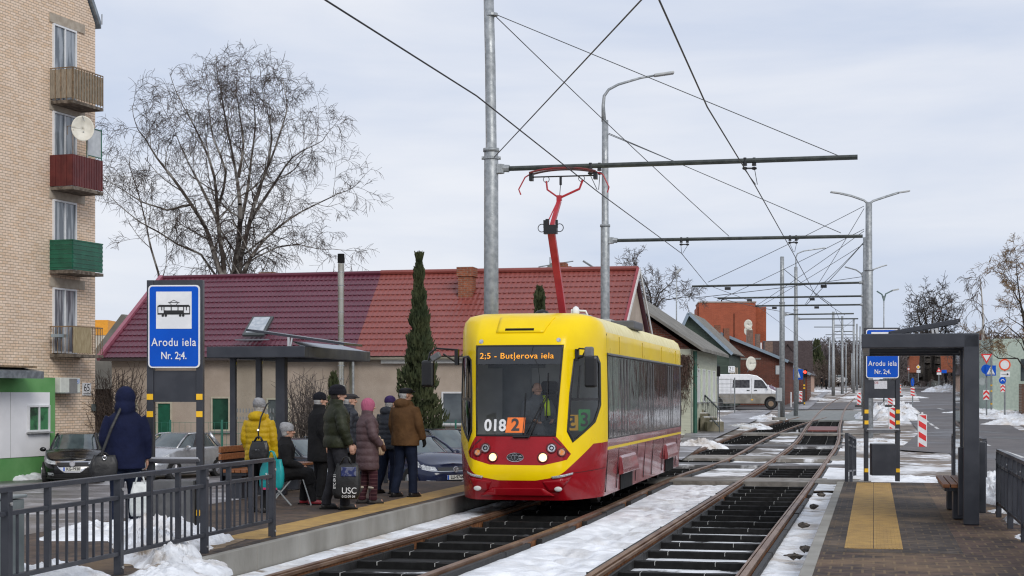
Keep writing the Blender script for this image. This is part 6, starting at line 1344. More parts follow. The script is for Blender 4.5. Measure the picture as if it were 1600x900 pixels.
def tree(label, name, base, guides, rng, cat='tree', bark=BARK, twig=TWIG, depth=3, kids=4, L0=3.2, droop=.3, minr=.014, spread=.7, step=1.3, group=None, wob=.16, start=.25):
    """guides: list of (points, radius at foot, radius at tip) of the main limbs in world space"""
    t = thing(name, label, cat, base, 0, group); TV, TF, CV, CF = [], [], [], []; b = Vector(base)
    for pts, r0, r1 in guides:
        P = catmull([Vector(p) - b for p in pts], .7); limb(TV, TF, P, r0, r1, 7); n = len(P); acc = 0
        for i in range(1, n):
            acc += (P[i] - P[i - 1]).length; f = i / n
            if f < start or acc < step * rng.uniform(.35, .7): continue
            acc = 0; ax = (P[i] - P[i - 1]).normalized(); o = ax.orthogonal().normalized(); o.rotate(Matrix.Rotation(rng.uniform(0, 6.28), 3, ax)); r = r0 + (r1 - r0) * f
            grow(TV, TF, CV, CF, P[i], (ax * .6 + o * .75 + Vector((0, 0, .2))).normalized(), L0 * rng.uniform(.7, 1.1) * (1.15 - .55 * f), max(minr, r * .42), depth, rng, droop, kids, minr, spread, wob)
        grow(TV, TF, CV, CF, P[-1], (P[-1] - P[-2]).normalized(), L0 * .7, max(minr, r1), depth, rng, droop, kids, minr, spread, wob)
    mk(TV, TF, 'trunk', bark, t); mk(CV, CF, 'crown', twig, t); return t
rng = random.Random(11); D = 78
def gp(pts, d=D, j=1.5): return [at(x, y, d + (rng.uniform(-j, j) if k else 0)) for k, (x, y) in enumerate(pts)]
BG = [([(350, 640), (345, 430), (330, 385), (318, 345), (292, 300), (262, 255), (232, 215), (212, 180)], .20, .03), ([(352, 640), (350, 440), (344, 380), (338, 330), (332, 250), (312, 190), (286, 135)], .20, .03),
    ([(358, 640), (366, 430), (376, 370), (378, 300), (368, 230), (354, 160), (345, 105)], .22, .03), ([(360, 640), (376, 430), (384, 380), (398, 330), (416, 270), (446, 200), (470, 130)], .20, .03),
    ([(362, 640), (380, 432), (400, 395), (430, 360), (462, 335), (500, 312), (560, 285)], .15, .025), ([(360, 640), (384, 440), (412, 395), (450, 378), (490, 372), (528, 380)], .10, .02),
    ([(345, 640), (335, 430), (308, 390), (268, 372), (235, 350), (200, 330), (165, 300)], .12, .02), ([(240, 600), (235, 425), (222, 380), (212, 330), (200, 280), (186, 235)], .08, .02),
    ([(378, 340), (392, 280), (400, 220), (408, 160), (405, 112)], .09, .02), ([(338, 330), (310, 270), (285, 220), (262, 165)], .08, .02), ([(404, 320), (440, 270), (480, 215), (528, 190)], .09, .02), ([(376, 250), (385, 190), (378, 140), (372, 100)], .07, .02), ([(340, 300), (352, 240), (330, 180), (322, 120)], .07, .02), ([(430, 240), (440, 180), (430, 120)], .06, .02), ([(292, 300), (250, 310), (205, 295), (168, 270)], .06, .02)]
tree('big bare birch with drooping twigs rising behind the maroon roof', 'birch_tree', at(365, 622, D), [(gp([(362 + (x - 362) * (.90 if x < 362 else .80), 440 - (440 - y) * .86 if y < 440 else y) for x, y in p_]), r0_, r1_) for p_, r0_, r1_ in BG],
    rng, bark=BIRCH, twig=TWIG, depth=3, kids=4, L0=3.0, droop=.22, minr=.0078, step=1.25, spread=.74, wob=.13, start=.36)
rng = random.Random(4)
tree('small bare tree above the brick gable behind the tram roof', 'bare_tree', at(1015, 600, 125), [(gp([(1020, 600), (1018, 480), (1012, 450), (1000, 425)], 125), .18, .03), (gp([(1021, 600), (1022, 480), (1040, 450), (1050, 440)], 125), .15, .03), (gp([(1019, 600), (1016, 480), (995, 455), (985, 440)], 125), .15, .03), (gp([(1022, 600), (1026, 480), (1045, 468), (1062, 465)], 125), .12, .03)], rng, bark=BARK, twig=GTW, depth=3, kids=4, L0=2.2, droop=.05, minr=.014, step=1.2, start=.5)
tree('large dark leafless tree with several trunks at the far end of the right road', 'bare_tree', at(1450, 590, 225), [(gp([(1440 + k * 8, 592), (1441 + k * 8, 560), (1440 + k * 8, 520), (1434 + k * 12, 490)], 225, 3), .55, .08) for k in range(4)], rng, bark=BARK, twig=M('dark dense twigs', (.03, .022, .018), (.05, .04, .034)), depth=3, kids=4, L0=4.2, droop=.0, minr=.028, step=1.8, start=.4)
tree('slender pale birch standing behind the traffic signs', 'birch_tree', at(1534, 600, 130), [(gp([(1534, 605), (1535, 560), (1536, 500), (1533, 450), (1531, 436)], 130, .3), .20, .03)], rng, bark=M('white birch bark', (.30, .28, .25), (.5, .48, .45), scale=1, lo=.3), twig=GTW, depth=2, kids=4, L0=3.0, droop=.55, minr=.018, step=.9, start=.25)
tree('tree with tan dry seed clusters leaning in at the right edge', 'seeded_tree', at(1612, 640, 88), [(gp([(1612, 640), (1606, 540), (1594, 470), (1588, 420)], 88, .8), .14, .02), (gp([(1612, 600), (1598, 530), (1575, 510), (1552, 530)], 88, .8), .07, .015), (gp([(1610, 560), (1600, 490), (1580, 450), (1574, 445)], 88, .8), .07, .015), (gp([(1620, 600), (1625, 500), (1615, 420)], 88, .8), .08, .02), (gp([(1612, 600), (1590, 560), (1560, 560), (1540, 545)], 88, .8), .06, .015)], rng, bark=BARK, twig=TANT, depth=3, kids=4, L0=1.9, droop=.1, minr=.011, step=1.0, start=.3)
# far woods: twiggy masses nobody could count
def wood(label, x0, x1, ytop, d, n, mat, seed, dd=30, base=600):
    rg_ = random.Random(seed); V, Fc = [], []
    for k in range(n):
        px = rg_.uniform(x0, x1); de = d + rg_.uniform(-dd, dd); h = noise.noise((px * .03, seed, 0)) * 10; b = at(px, base, de); H = max(2, (at(px, ytop + h + rg_.uniform(-6, 14), de).z - b.z)); b.z -= 1
        P = [b + Vector((rg_.gauss(0, .12) * i, rg_.gauss(0, .12) * i, H * i / 5)) for i in range(6)]; limb(V, Fc, P, .12, .03, 3)
        for j in range(46):
            t = rg_.uniform(.12, 1); c = b + Vector((0, 0, H * t)); a = rg_.uniform(0, 6.28); ln_ = rg_.uniform(.5, 1) * H * .26 * (1.25 - t); e_ = c + Vector((math.cos(a) * ln_, math.sin(a) * ln_, ln_ * rg_.uniform(.2, 1.3))); seg(V, Fc, c, e_, .05, .03)
            for q in range(3): f = c + (e_ - c) * rg_.uniform(.3, 1); seg(V, Fc, f, f + Vector((rg_.gauss(0, .5), rg_.gauss(0, .5), rg_.uniform(0, 1))) * ln_ * .5, .035, .03)
    o = mk(V, Fc, 'far_woods', mat, None); tag(o, kind='stuff')
FW = M('far wood grey', (.10, .082, .078), (.15, .125, .12), scale=.4, rough=1); FW2 = M('far wood brown', (.085, .062, .05), (.13, .10, .08), scale=.4, rough=1)
wood('', 1262, 1345, 528, 330, 90, FW, 1); wood('', 1262, 1350, 548, 300, 70, FW2, 2); wood('', 1400, 1620, 534, 300, 140, FW, 3); wood('', 1500, 1640, 512, 210, 80, FW2, 4, 20); wood('', 1395, 1450, 548, 320, 40, FW2, 5); wood('', 1650, 2300, 505, 220, 90, FW, 6)
wood('', 1640, 2500, 440, 95, 90, FW2, 8, 15, 630); wood('', 1700, 2300, 470, 70, 40, FW, 9, 10, 640)
wood('', 1545, 1640, 520, 160, 70, M('far wood tan', (.13, .095, .06), (.19, .145, .10), scale=.4, rough=1), 7, 15)
tree_f = None
def conifer(label, name, base, H, R_, n, rng, mat, taper=1.0, leafs=.16, lean=0, top_bare=0):
    t = thing(name, label, 'conifer', base); V, Fc = [], []; limb(V, Fc, [Vector((0, 0, 0)), Vector((0, 0, H * .98))], .10, .01, 5); mk(V, Fc, 'trunk', BARK, t); V, Fc = [], []
    for k in range(n):
        f = rng.random() ** .8; z = H * (.02 + .97 * f); a = rng.uniform(0, 6.283); rr_ = R_ * (1 - f) ** taper * (1 + .34 * math.sin(a * 3 + z * 1.7) + .30 * math.sin(a * 5 - z * 4.3) + .2 * math.sin(z * 11 + a)) + .06 * (1 + math.sin(z * 9) * .6); q = rng.uniform(.35, 1) ** .5; r = rr_ * q
        p = Vector((r * math.cos(a), r * math.sin(a), z)); d = Vector((math.cos(a) * .45, math.sin(a) * .45, 1)).normalized(); s = leafs * rng.uniform(.5, 1.2); x = d.orthogonal().normalized(); x.rotate(Matrix.Rotation(rng.uniform(0, 6.28), 3, d)); o = len(V)
        V += [p - x * s * .28, p + x * s * .28, p + d * s + x * s * .1, p + d * s * 1.2 - x * s * .05]; Fc.append((o, o + 1, o + 2, o + 3))
    mk(V, Fc, 'foliage', mat, t); return t
THU = M('dark evergreen foliage', (.030, .045, .016), (.065, .075, .028), scale=2.5, rough=.8, lo=.35, hi=.65)
g0 = at(655, HZ, 53); conifer('tall slim dark green conifer standing in front of the red roof', 'conifer', Vector((g0.x, 53, -.7)), at(0, 397, 53).z + .7, .92, 13000, random.Random(3), THU, 1.45, .16)
g0 = at(521, HZ, 55); conifer('small conifer tip behind the black-capped people, left of the stovepipe foot', 'conifer', Vector((g0.x, 55, -.7)), at(0, 585, 55).z + .7, .24, 1600, random.Random(5), THU, .9, .16)
g0 = at(843, HZ, 54); conifer('small conifer tip poking up just behind the tram roof', 'conifer', Vector((g0.x, 54, -.7)), at(0, 450, 54).z + .7, .40, 4000, random.Random(6), THU, .8, .16)
g0 = at(1276, HZ, 290); conifer('lone far spruce above the board fence', 'conifer', Vector((g0.x, 290, 3)), at(0, 533, 290).z - 3, 1.9, 1500, random.Random(7), THU, .8, .6)
def shrub(label, base, H, R_, n, rng, mat, up=1.0, grp='leafless shrubs'):
    t = thing('shrub', label, 'shrub', base, 0, grp); V, Fc = [], []
    for k in range(n):
        a = rng.uniform(0, 6.28); r = rng.uniform(0, .4) * R_; p = Vector((r * math.cos(a), r * math.sin(a), 0)); q = Vector((rng.gauss(0, .55) * R_, rng.gauss(0, .55) * R_, H * rng.uniform(.55, 1.0))); m_ = (p + q) / 2 + Vector((rng.gauss(0, .12), rng.gauss(0, .12), .1)) * R_; limb(V, Fc, [p, m_, q], .016, .008, 3)
        for j in range(5): c = m_ + (q - m_) * rng.random(); seg(V, Fc, c, c + Vector((rng.gauss(0, .25), rng.gauss(0, .25), rng.uniform(.1, .45))), .008, .006)
    mk(V, Fc, 'branches', mat, t); return t
shrub('bare brown upright shrub against the beige wall beside the left shelter', gl(480, 54, -.7), at(0, 582, 54).z + .7, .85, 90, random.Random(1), GTW)
shrub('dense bare shrub between the brick block and the blue-coated person', gl(180, 56, -.7), at(0, 574, 56).z + .7, 1.1, 130, random.Random(2), TWIG)
shrub('small dark round bush at the right edge near the kiosk', gl(1586, 112, .9), 1.6, 1.2, 160, random.Random(3), TWIG)
# ------------------------------------------------------------------ people (local: facing +y, x to their right), authored at 1.72 m
SKIN = M('skin', (.42, .23, .16), (.50, .29, .21), scale=9, rough=.55); GHAIR = M('grey hair', (.30, .29, .28), (.45, .44, .43), scale=40, rough=.8); DHAIR = M('dark hair', (.02, .014, .01), rough=.7)
def cloth(name, c, c2=None, **k): return M(name, c, c2 or tuple(x * 1.35 + .002 for x in c), scale=k.pop('scale', 7), rough=k.pop('rough', .85), bump=k.pop('bump', 1.0), bscale=k.pop('bscale', 10), spec=.25, **k)
def hand(m, w, d, curl=.5, s=1):
    w = Vector(w); d = Vector(d).normalized(); side = Vector((0, 1, 0)) - d * d.y; side = side.normalized() if side.length > .1 else Vector((1, 0, 0)); inn = d.cross(side) * s
    m.tube([w, w + d * .045, w + d * .085], [.024, .032, .030], 8, flat=.62, up=side)
    for k in range(4):
        o = w + d * .08 + side * (.027 - k * .018); ln_ = (.070, .078, .072, .056)[k]; p1 = o + d * ln_ * .45 + inn * ln_ * .10 * curl; p2 = p1 + d * ln_ * .30 + inn * ln_ * .35 * curl; p3 = p2 + d * ln_ * .12 + inn * ln_ * .38 * curl
        m.tube([o - d * .02, p1, p2, p3], [.0095, .009, .008, .0065], 6)
    o = w + d * .025 + side * .026; m.tube([o, o + side * .022 + d * .03 + inn * .01, o + side * .020 + d * .058 + inn * .022], [.012, .010, .008], 6)
def person(label, loc, H, rz, coat, hem=.80, bulk=1.0, quilt=0, trou=None, shoe=None, hat=None, hatm=None, hair=GHAIR, hood=None, arms=None, feet=((-.10, 0), (.10, 0)), sit=0, glove=None, lean=0, headturn=0, boots=None, cuff=None, name='person', group='people waiting on the left platform', extra=None):
    t = thing(name, label, 'person', loc, rz, group); k = H / 1.72; t.scale = (k, k, k); dz = -sit
    Lx = lambda z: lean * (z - .9)
    arms = arms or {}; EL = [Vector(arms.get('le', (-.225, -.04, 1.12))), Vector(arms.get('re', (.225, -.04, 1.12)))]; WR = [Vector(arms.get('lw', (-.235, .05, .88))), Vector(arms.get('rw', (.235, .05, .88)))]
    for v in EL + WR: v.z += dz
    m = MB(); m.rings([(0, Lx(z) + 0, z + dz, a, b) for z, a, b in ((.86, .14, .10), (.95, .165, .115), (1.08, .145, .10), (1.25, .17, .115), (1.38, .175, .10), (1.44, .09, .07))], 18)
    hy = Lx(1.6); Hh = Matrix.Rotation(R(headturn), 3, 'Z'); hc = Vector((0, hy + .02, 1.585 + dz))
    m.tube([Vector((0, hy - .01, 1.40 + dz)), Vector((0, hy + .0, 1.54 + dz))], [.062, .055], 10)
    m.ell(hc + Hh @ Vector((0, -.008, .022)), (.076, .096, .098), 16); m.ell(hc + Hh @ Vector((0, .022, -.045)), (.056, .066, .068), 14)
    m.tube([hc + Hh @ Vector((0, .085, .02)), hc + Hh @ Vector((0, .112, -.018)), hc + Hh @ Vector((0, .092, -.028))], [.010, .017, .012], 8); m.ell(hc + Hh @ Vector((0, .084, -.062)), (.026, .012, .012), 8)
    for s in (-1, 1): m.ell(hc + Hh @ Vector((s * .078, -.008, -.005)), (.012, .022, .034), 8); m.ell(hc + Hh @ Vector((s * .034, .078, -.015)), (.022, .02, .018), 8)
    hips = [Vector((s * .09, 0, .90 + dz)) for s in (-1, 1)]; ank = [Vector((feet[i][0], feet[i][1] - .02, .09)) for i in (0, 1)]
    knees = [Vector((s * .10, .42, .50)) for s in (-1, 1)] if sit else [(hips[i] + ank[i]) / 2 + Vector((0, .035, .0)) for i in (0, 1)]
    if sit: ank = [Vector((s * .11 + (.0 if s < 0 else .02), .42 + (.10 if s > 0 else -.02), .09)) for s in (-1, 1)]
    for i, s in enumerate((-1, 1)):
        m.tube([hips[i], (hips[i] + knees[i]) / 2, knees[i], (knees[i] * .6 + ank[i] * .4) + Vector((0, -.02, 0)), ank[i]], [.085, .074, .052, .052, .034], 10); m.tube([ank[i] + Vector((0, -.03, -.04)), ank[i] + Vector((0, .15, -.05))], [.035, .03], 8)
        sh = Vector((s * .165, Lx(1.38), 1.385 + dz)); m.tube([sh, (sh + EL[i]) / 2, EL[i], (EL[i] + WR[i]) / 2, WR[i]], [.05, .046, .038, .036, .025], 9)
        if not glove: hand(m, WR[i], WR[i] - EL[i] + Vector((0, .0, -.08)), .7, -s)
    m.build('body', SKIN, t, remesh=.0085, sm=1)
    for s in (-1, 1): MB().ell(hc + Hh @ Vector((s * .034, .091, .012)), (.011, .008, .007), 8).build('eye', M('eye dark', (.03, .02, .015), rough=.3), t)
    # hair as a cap around the back of the head
    MB().ell(hc + Hh @ Vector((0, -.026, .018)), (.084, .088, .10), 14).ell(hc + Hh @ Vector((0, -.045, -.04)), (.066, .058, .05), 12).build('hair', hair, t, remesh=.012, sm=2)
    # coat
    b = bulk; c = MB(); prof = [(hem, .235 * b, .175 * b), (hem + .10, .232 * b, .175 * b), (1.02, .215 * b, .165 * b), (1.16, .222 * b, .168 * b), (1.28, .232 * b, .168 * b), (1.37, .215 * b, .145 * b), (1.43, .15 * b, .115), (1.475, .092, .088), (1.51, .088, .086)]
    zz = []; n = 64
    for i in range(n + 1):
        z = hem + (1.51 - hem) * i / n
        for (z0, a0, b0), (z1, a1, b1) in zip(prof[:-1], prof[1:]):
            if z0 <= z <= z1 + 1e-6: f = (z - z0) / max(1e-6, z1 - z0); a_, b_ = a0 + (a1 - a0) * f, b0 + (b1 - b0) * f; break
        q = .014 * (abs(math.sin(math.pi * (z - hem) / quilt)) ** .6 - .6) if quilt and z < 1.42 else 0
        zz.append((0, Lx(z), z + dz, a_ + q, b_ + q))
    c.rings(zz, 26)
    if sit:
        for s in (-1, 1): c.tube([Vector((s * .10, 0, .52)), Vector((s * .11, .25, .55)), Vector((s * .11, .45, .50)), Vector((s * .11, .49, .34))], [.16, .14, .12, .11], 12)
    for i, s in enumerate((-1, 1)):
        sh = Vector((s * .165 * b, Lx(1.37), 1.375 + dz)); e_, w_ = EL[i], WR[i]; P = []; rr_ = []
        for j in range(13): f = j / 12; P.append(sh + (e_ - sh) * f + Vector((s * .012 * math.sin(math.pi * f), 0, 0))); rr_.append((.086 - .018 * f) * b + (.009 * (abs(math.sin(math.pi * f * 3.2)) - .5) if quilt else 0))
        for j in range(1, 12): f = j / 11; P.append(e_ + (w_ - e_) * f * .98); rr_.append((.068 - .014 * f) * b + (.009 * (abs(math.sin(math.pi * f * 3)) - .5) if quilt else 0))
        c.tube(P, rr_, 14)
    if hood == 'down': c.ell((0, Lx(1.45) - .085, 1.455 + dz), (.15, .085, .085), 16); c.tube([(-.13, Lx(1.45) - .02, 1.47 + dz), (-.09, Lx(1.4) + .07, 1.42 + dz)], .035, 8); c.tube([(.13, Lx(1.45) - .02, 1.47 + dz), (.09, Lx(1.4) + .07, 1.42 + dz)], .035, 8)
    if hood == 'up': c.ell((0, hy - .008, 1.615 + dz), (.125, .135, .148), 18); c.ell((0, hy - .05, 1.50 + dz), (.13, .11, .12), 16)
    if hood == 'collar': c.tube([(0, hy - .005, 1.46 + dz), (0, hy, 1.53 + dz)], [.098, .092], 16)
    co = c.build('coat', coat, t, remesh=.0115 if quilt else .013, sm=1 if quilt else 3)
    if quilt or hem < .9: MB().bar((0, Lx(1.0) + .172 * b, hem + .03 + dz), (0, Lx(1.3) + .172 * b, 1.36 + dz), .012).build('zip', BLACK, co)
    if cuff:
        for i in (0, 1): dv = (WR[i] - EL[i]).normalized(); MB().tube([WR[i] - dv * .02, WR[i] + dv * .02], .048 * b, 10).build('cuff', cuff, co)
    if glove:
        m = MB()
        for i, s in enumerate((-1, 1)): g = MB(); hand(g, WR[i] - Vector((0, 0, -.01)), WR[i] - EL[i] + Vector((0, 0, -.08)), .8, -s); g.tube([WR[i] + Vector((0, 0, .03)), WR[i] + (WR[i] - EL[i]).normalized() * .09], [.036, .034], 8, flat=.8); g.build('glove', glove, t, remesh=.009)
    tr = MB()
    for i in (0, 1):
        a_, kn, h_ = ank[i], knees[i], hips[i]; tr.tube([h_ + Vector((0, 0, .06)), (h_ + kn) / 2, kn, (kn + a_) / 2, a_ + Vector((0, -.005, .05)), a_ + Vector((0, -.005, -.03))], [.115, .100, .080, .073, .070, .072], 14)
    tr.rings([(0, 0, .84 + dz, .17, .13), (0, 0, 1.0 + dz, .17, .13)], 18); tr.build('trousers', trou, t, remesh=.013, sm=2)
    for i, s in enumerate((-1, 1)):
        a_ = ank[i]; f = MB(); f.tube([a_ + Vector((0, -.075, -.05)), a_ + Vector((0, .0, -.045)), a_ + Vector((0, .10, -.052)), a_ + Vector((0, .150, -.062))], [.038, .048, .046, .028], 12, flat=1.0); f.tube([a_ + Vector((0, -.01, -.05)), a_ + Vector((0, -.015, .02 + (.16 if boots else 0)))], [.050, .056 if not boots else .070], 12)
        so = f.build('boot' if boots else 'shoe', shoe, t, remesh=.011, sm=2); so_ = MB().poly([a_ + Vector(p) for p in ((-.038, -.10, -.088), (.038, -.10, -.088), (.046, .06, -.088), (.022, .175, -.088), (-.022, .175, -.088), (-.046, .06, -.088))], (0, 0, .02)).build('sole', BLACK, so, bev=.004)
        if boots: MB().tube([a_ + Vector((0, -.015, .165)), a_ + Vector((0, -.015, .20))], [.076, .07], 14).build('boot_trim', boots, so, bev=.01)
    if hat:
        h = MB(); c0 = hc
        if hat == 'beanie': h.ell(c0 + Hh @ Vector((0, -.012, .060)), (.094, .112, .088), 20); h.tube([c0 + Vector((0, -.012, .02)), c0 + Vector((0, -.012, .062))], [.098, .098], 22, flat=1.12, up=(1, 0, 0))
        if hat == 'slouch': h.ell(c0 + Vector((0, -.02, .068)), (.097, .12, .088), 18); h.ell(c0 + Vector((0, -.06, .11)), (.07, .075, .05), 14); h.tube([c0 + Vector((0, -.012, .01)), c0 + Vector((0, -.012, .055))], .098, 20, flat=1.1, up=(1, 0, 0))
        if hat == 'fur': h.tube([c0 + Vector((0, -.008, .008)), c0 + Vector((0, -.008, .07))], [.112, .116], 22, flat=1.12, up=(1, 0, 0)); h.ell(c0 + Vector((0, -.008, .092)), (.10, .115, .062), 18)
        if hat == 'flat': h.ell(c0 + Hh @ Vector((0, .0, .075)), (.10, .125, .042), 20); h.tube([c0 + Vector((0, -.012, .03)), c0 + Vector((0, -.012, .07))], [.092, .097], 22, flat=1.12, up=(1, 0, 0)); h.ell(c0 + Hh @ Vector((0, .115, .052)), (.062, .05, .012), 14)
        if hat == 'hoodhat': h.ell(c0 + Vector((0, -.01, .035)), (.10, .118, .118), 20); h.tube([c0 + Vector((0, -.02, -.07)), c0 + Vector((0, -.015, 0))], [.085, .10], 18, flat=1.1, up=(1, 0, 0))
        h.build('hat', hatm, t, remesh=.011, sm=2)
    return t
def pat(px, d, z=.23): b = at(px, HZ, d); return (b.x, b.y, z)
NJ = cloth('dark blue jeans', (.004, .008, .022)); NB = cloth('near black wool', (.006, .006, .007), (.010, .010, .011)); DT = cloth('dark grey trousers', (.018, .018, .022)); SHB = M('black shoe leather', (.012, .011, .011), rough=.5)
NBL = cloth('navy hooded coat', (.004, .007, .030), (.006, .010, .040)); YC = cloth('mustard yellow puffer', (.42, .26, .003), (.52, .34, .006), rough=.5); OL = cloth('olive green jacket', (.016, .019, .009), (.024, .028, .013), rough=.55); GP_ = cloth('slate grey puffer', (.026, .029, .038), (.036, .04, .05), rough=.5)
MV = cloth('mauve brown long puffer', (.080, .048, .052), (.105, .066, .07), rough=.55); BR = cloth('brown winter coat', (.082, .040, .015), (.11, .055, .021)); BKC = cloth('black knit', (.008, .008, .012), rough=.95, bscale=60); GKN = cloth('grey knit', (.23, .23, .24), (.33, .33, .34), rough=.95, bscale=50)
PNK = M('pink knit', (.34, .08, .14), (.44, .12, .2), scale=1, rough=.95, bump=1, bscale=40, stretch=(1, 1, .3)); PLA = brick('maroon plaid', (.06, .016, .024), (.035, .012, .018), (.13, .06, .065), .06, .06, .006, 'xz', .9, offset=0)
person('person in a navy hooded coat and jeans seen from behind by the near stop board', pat(196, 20.6), 1.79, R(8), NBL, .76, 1.0, trou=NJ, shoe=SHB, hood='up', feet=((-.11, -.08), (.10, .10)), arms=dict(re=(.25, .0, 1.12), rw=(.25, .08, .88), le=(-.25, -.02, 1.12), lw=(-.22, .1, .95)))
person('woman in a yellow puffer jacket and grey knitted hat seen from behind', pat(405, 24.0), 1.66, R(-14), YC, .78, .96, quilt=.085, trou=NB, shoe=SHB, hat='slouch', hatm=GKN, hood='down', arms=dict(re=(.235, -.02, 1.10), rw=(.24, .04, .82), le=(-.225, -.03, 1.12), lw=(-.2, .08, .9)))
person('seated woman in a black coat, grey hat and red shoes', pat(437, 25.6), 1.66, R(-78), NB, .80, 1.08, trou=NB, shoe=M('red shoe leather', (.22, .012, .02), rough=.4), hat='slouch', hatm=GKN, sit=.40, hair=GHAIR, arms=dict(le=(-.26, .10, 1.10), lw=(-.14, .34, 1.02), re=(.26, .10, 1.10), rw=(.16, .34, 1.02)), lean=.16)
person('man in a long black coat and black knitted cap, left of the olive jacket', pat(499, 26.7), 1.76, R(-66), NB, .62, 1.06, trou=NB, shoe=SHB, hat='beanie', hatm=BKC, hood='collar')
person('man in an olive green jacket and fur-trimmed black hat holding a black shopping bag', pat(526, 24.6), 1.86, R(-72), OL, .86, 1.06, quilt=.17, trou=DT, shoe=SHB, hat='fur', hatm=BKC, hair=DHAIR, hood='collar', feet=((-.10, -.10), (.10, .12)), arms=dict(re=(.29, .02, 1.14), rw=(.27, .13, .90)))
person('man in a flat cap and slate grey puffer jacket standing behind the olive jacket', pat(545, 27.3), 1.76, R(-80), GP_, .74, 1.05, quilt=.10, trou=NB, shoe=SHB, hat='flat', hatm=cloth('grey flat cap', (.035, .033, .035)), hood='collar')
person('woman in a knee-length mauve puffer coat and pink knitted hat with fur-topped boots', pat(574, 25.9), 1.66, R(-72), MV, .56, 1.06, quilt=.115, trou=PLA, shoe=cloth('grey boot suede', (.05, .047, .045)), hat='hoodhat', hatm=PNK, hood='collar', boots=cloth('pale boot fur', (.34, .30, .25)), feet=((-.08, -.05), (.08, .10)), glove=cloth('brown glove', (.06, .025, .015)), arms=dict(re=(.27, .03, 1.12), rw=(.22, .18, .96)))
person('person in a dark grey puffer and purple hat partly hidden by the brown coat', pat(609, 28.6), 1.70, R(-40), GP_, .78, 1.10, quilt=.085, trou=NJ, shoe=SHB, hat='beanie', hatm=cloth('purple knit', (.03, .016, .07)), hood='down', feet=((-.16, -.12), (.10, .0)))
person('man in a brown winter coat, black flat cap and black gloves seen from behind', pat(633, 27.6), 1.86, R(-38), BR, .80, 1.06, trou=NJ, shoe=SHB, hat='flat', hatm=cloth('black flat cap', (.008, .008, .01)), hood='down', glove=NB, feet=((-.12, -.08), (.13, .06)), headturn=-25, arms=dict(re=(.27, .02, 1.12), rw=(.27, .12, .90)))
# tram driver sits inside the cab
dm = tram.matrix_basis @ Vector((.22, 1.16, .98)); dm = Matrix.Translation(tram.location) @ Matrix.Rotation(-R(11.9), 4, 'Z') @ Vector((.14, .98, .82))
person('tram driver in a grey uniform with a hi-vis yellow shoulder behind the windscreen', dm, 1.72, R(180 - 12 + 30), cloth('driver grey', (.06, .065, .075)), .80, 1.05, trou=DT, shoe=SHB, sit=.40, hair=DHAIR, arms=dict(le=(-.25, .12, 1.12), lw=(-.14, .36, 1.08), re=(.25, .12, 1.12), rw=(.16, .36, 1.08)), group='tram crew')
hv = thing('safety_vest', 'bright yellow hi-vis vest over the tram driver in the cab', 'vest', dm, R(180 - 12 + 30)); MB().tube([(-.17, -.13, .72), (-.15, -.08, 1.02), (-.12, .02, 1.07), (-.12, .14, .98), (-.13, .17, .75)], .055, 8, flat=.5).build('vest', M('hi-vis yellow', (.55, .75, .02), rough=.7), hv, smooth=True)
# far pedestrians
for i, (x, y, lb) in enumerate(((1291, 609, 'distant pedestrian in dark clothes on the far footway, nearer the masts'), (1284, 607, 'distant pedestrian in dark clothes on the far footway, nearer the fence'), (1478, 598, 'distant person in dark clothes by the far snow heap on the right'), (1489, 598, 'second distant person in dark clothes by the far snow heap, slightly further right'))):
    p = at(x, y, 236); person(lb, p, 1.74, R(40 + i * 50), NB, .7, 1.0, trou=NB, shoe=SHB, hat='beanie', hatm=BKC, group='distant pedestrians')
# bags, stool, stick
def bag(name, label, px, py, d, w_, h_, dp, mat, rz=0, handles=.14, ext=None, slump=.06):
    t = thing(name, label, 'bag', at(px, py, d), rz); m = MB(); rs = []
    for k in range(9): f = k / 8; s = .80 + .25 * math.sin(math.pi * min(1, f + .1)) ** .6; rs.append((slump * f * .3, 0, h_ * f, w_ / 2 * (s if f > .05 else .86), dp / 2 * (1.0 if f < .6 else 1 - (f - .6) * 1.5) * (1 if f > .05 else .8)))
    n = 24; vs = []
    for (cx, cy, z, rx_, ry_) in rs:
        for j in range(n): a = 2 * math.pi * j / n; c, s = math.cos(a), math.sin(a); vs.append((cx + rx_ * math.copysign(abs(c) ** .4, c), cy + ry_ * math.copysign(abs(s) ** .55, s) + .008 * math.sin(j * 2.1 + z * 30), z))
    m.add(vs, [(i * n + j, i * n + (j + 1) % n, (i + 1) * n + (j + 1) % n, (i + 1) * n + j) for i in range(8) for j in range(n)] + [tuple(range(n))[::-1], tuple(range(8 * n, 9 * n))]); m.build('body', mat, t, smooth=True)
    for s in (-1, 1): MB().tube([(-w_ * .22, s * dp * .2, h_ * .96), (-w_ * .10, s * .02, h_ + handles * .85), (0, s * .012, h_ + handles), (w_ * .10, s * .02, h_ + handles * .85), (w_ * .22, s * dp * .2, h_ * .96)], .010, 6).build('handle', mat, t, smooth=True)
    return t
BKB = M('black bag fabric', (.009, .009, .010), (.016, .016, .017), scale=5, rough=.5, bump=.5, bscale=9)
b = bag('shopping_bag', 'big black shopping bag with white letters hanging from the hand of the olive jacket', 541, 779, 24.3, .40, .52, .16, BKB, R(-8), .10)
text('bag_letters', 'USC', .13, WHITE, b, (.07, -.108, .12), sx=.95); text('bag_small_letters', '012 09 04', .05, WHITE, b, (.06, -.106, .035)); text('bag_side_letters', 'ETC 09 31', .05, WHITE, b, (-.15, -.104, .26), (90, -90, 0))
MB().b2((-.06, -.09, .33), (.17, -.07, .47)).build('blue_insert', M('navy checked insert', (.015, .025, .11), (.12, .13, .2), scale=12, rough=.5, lo=.5, hi=.55), b, bev=.015)
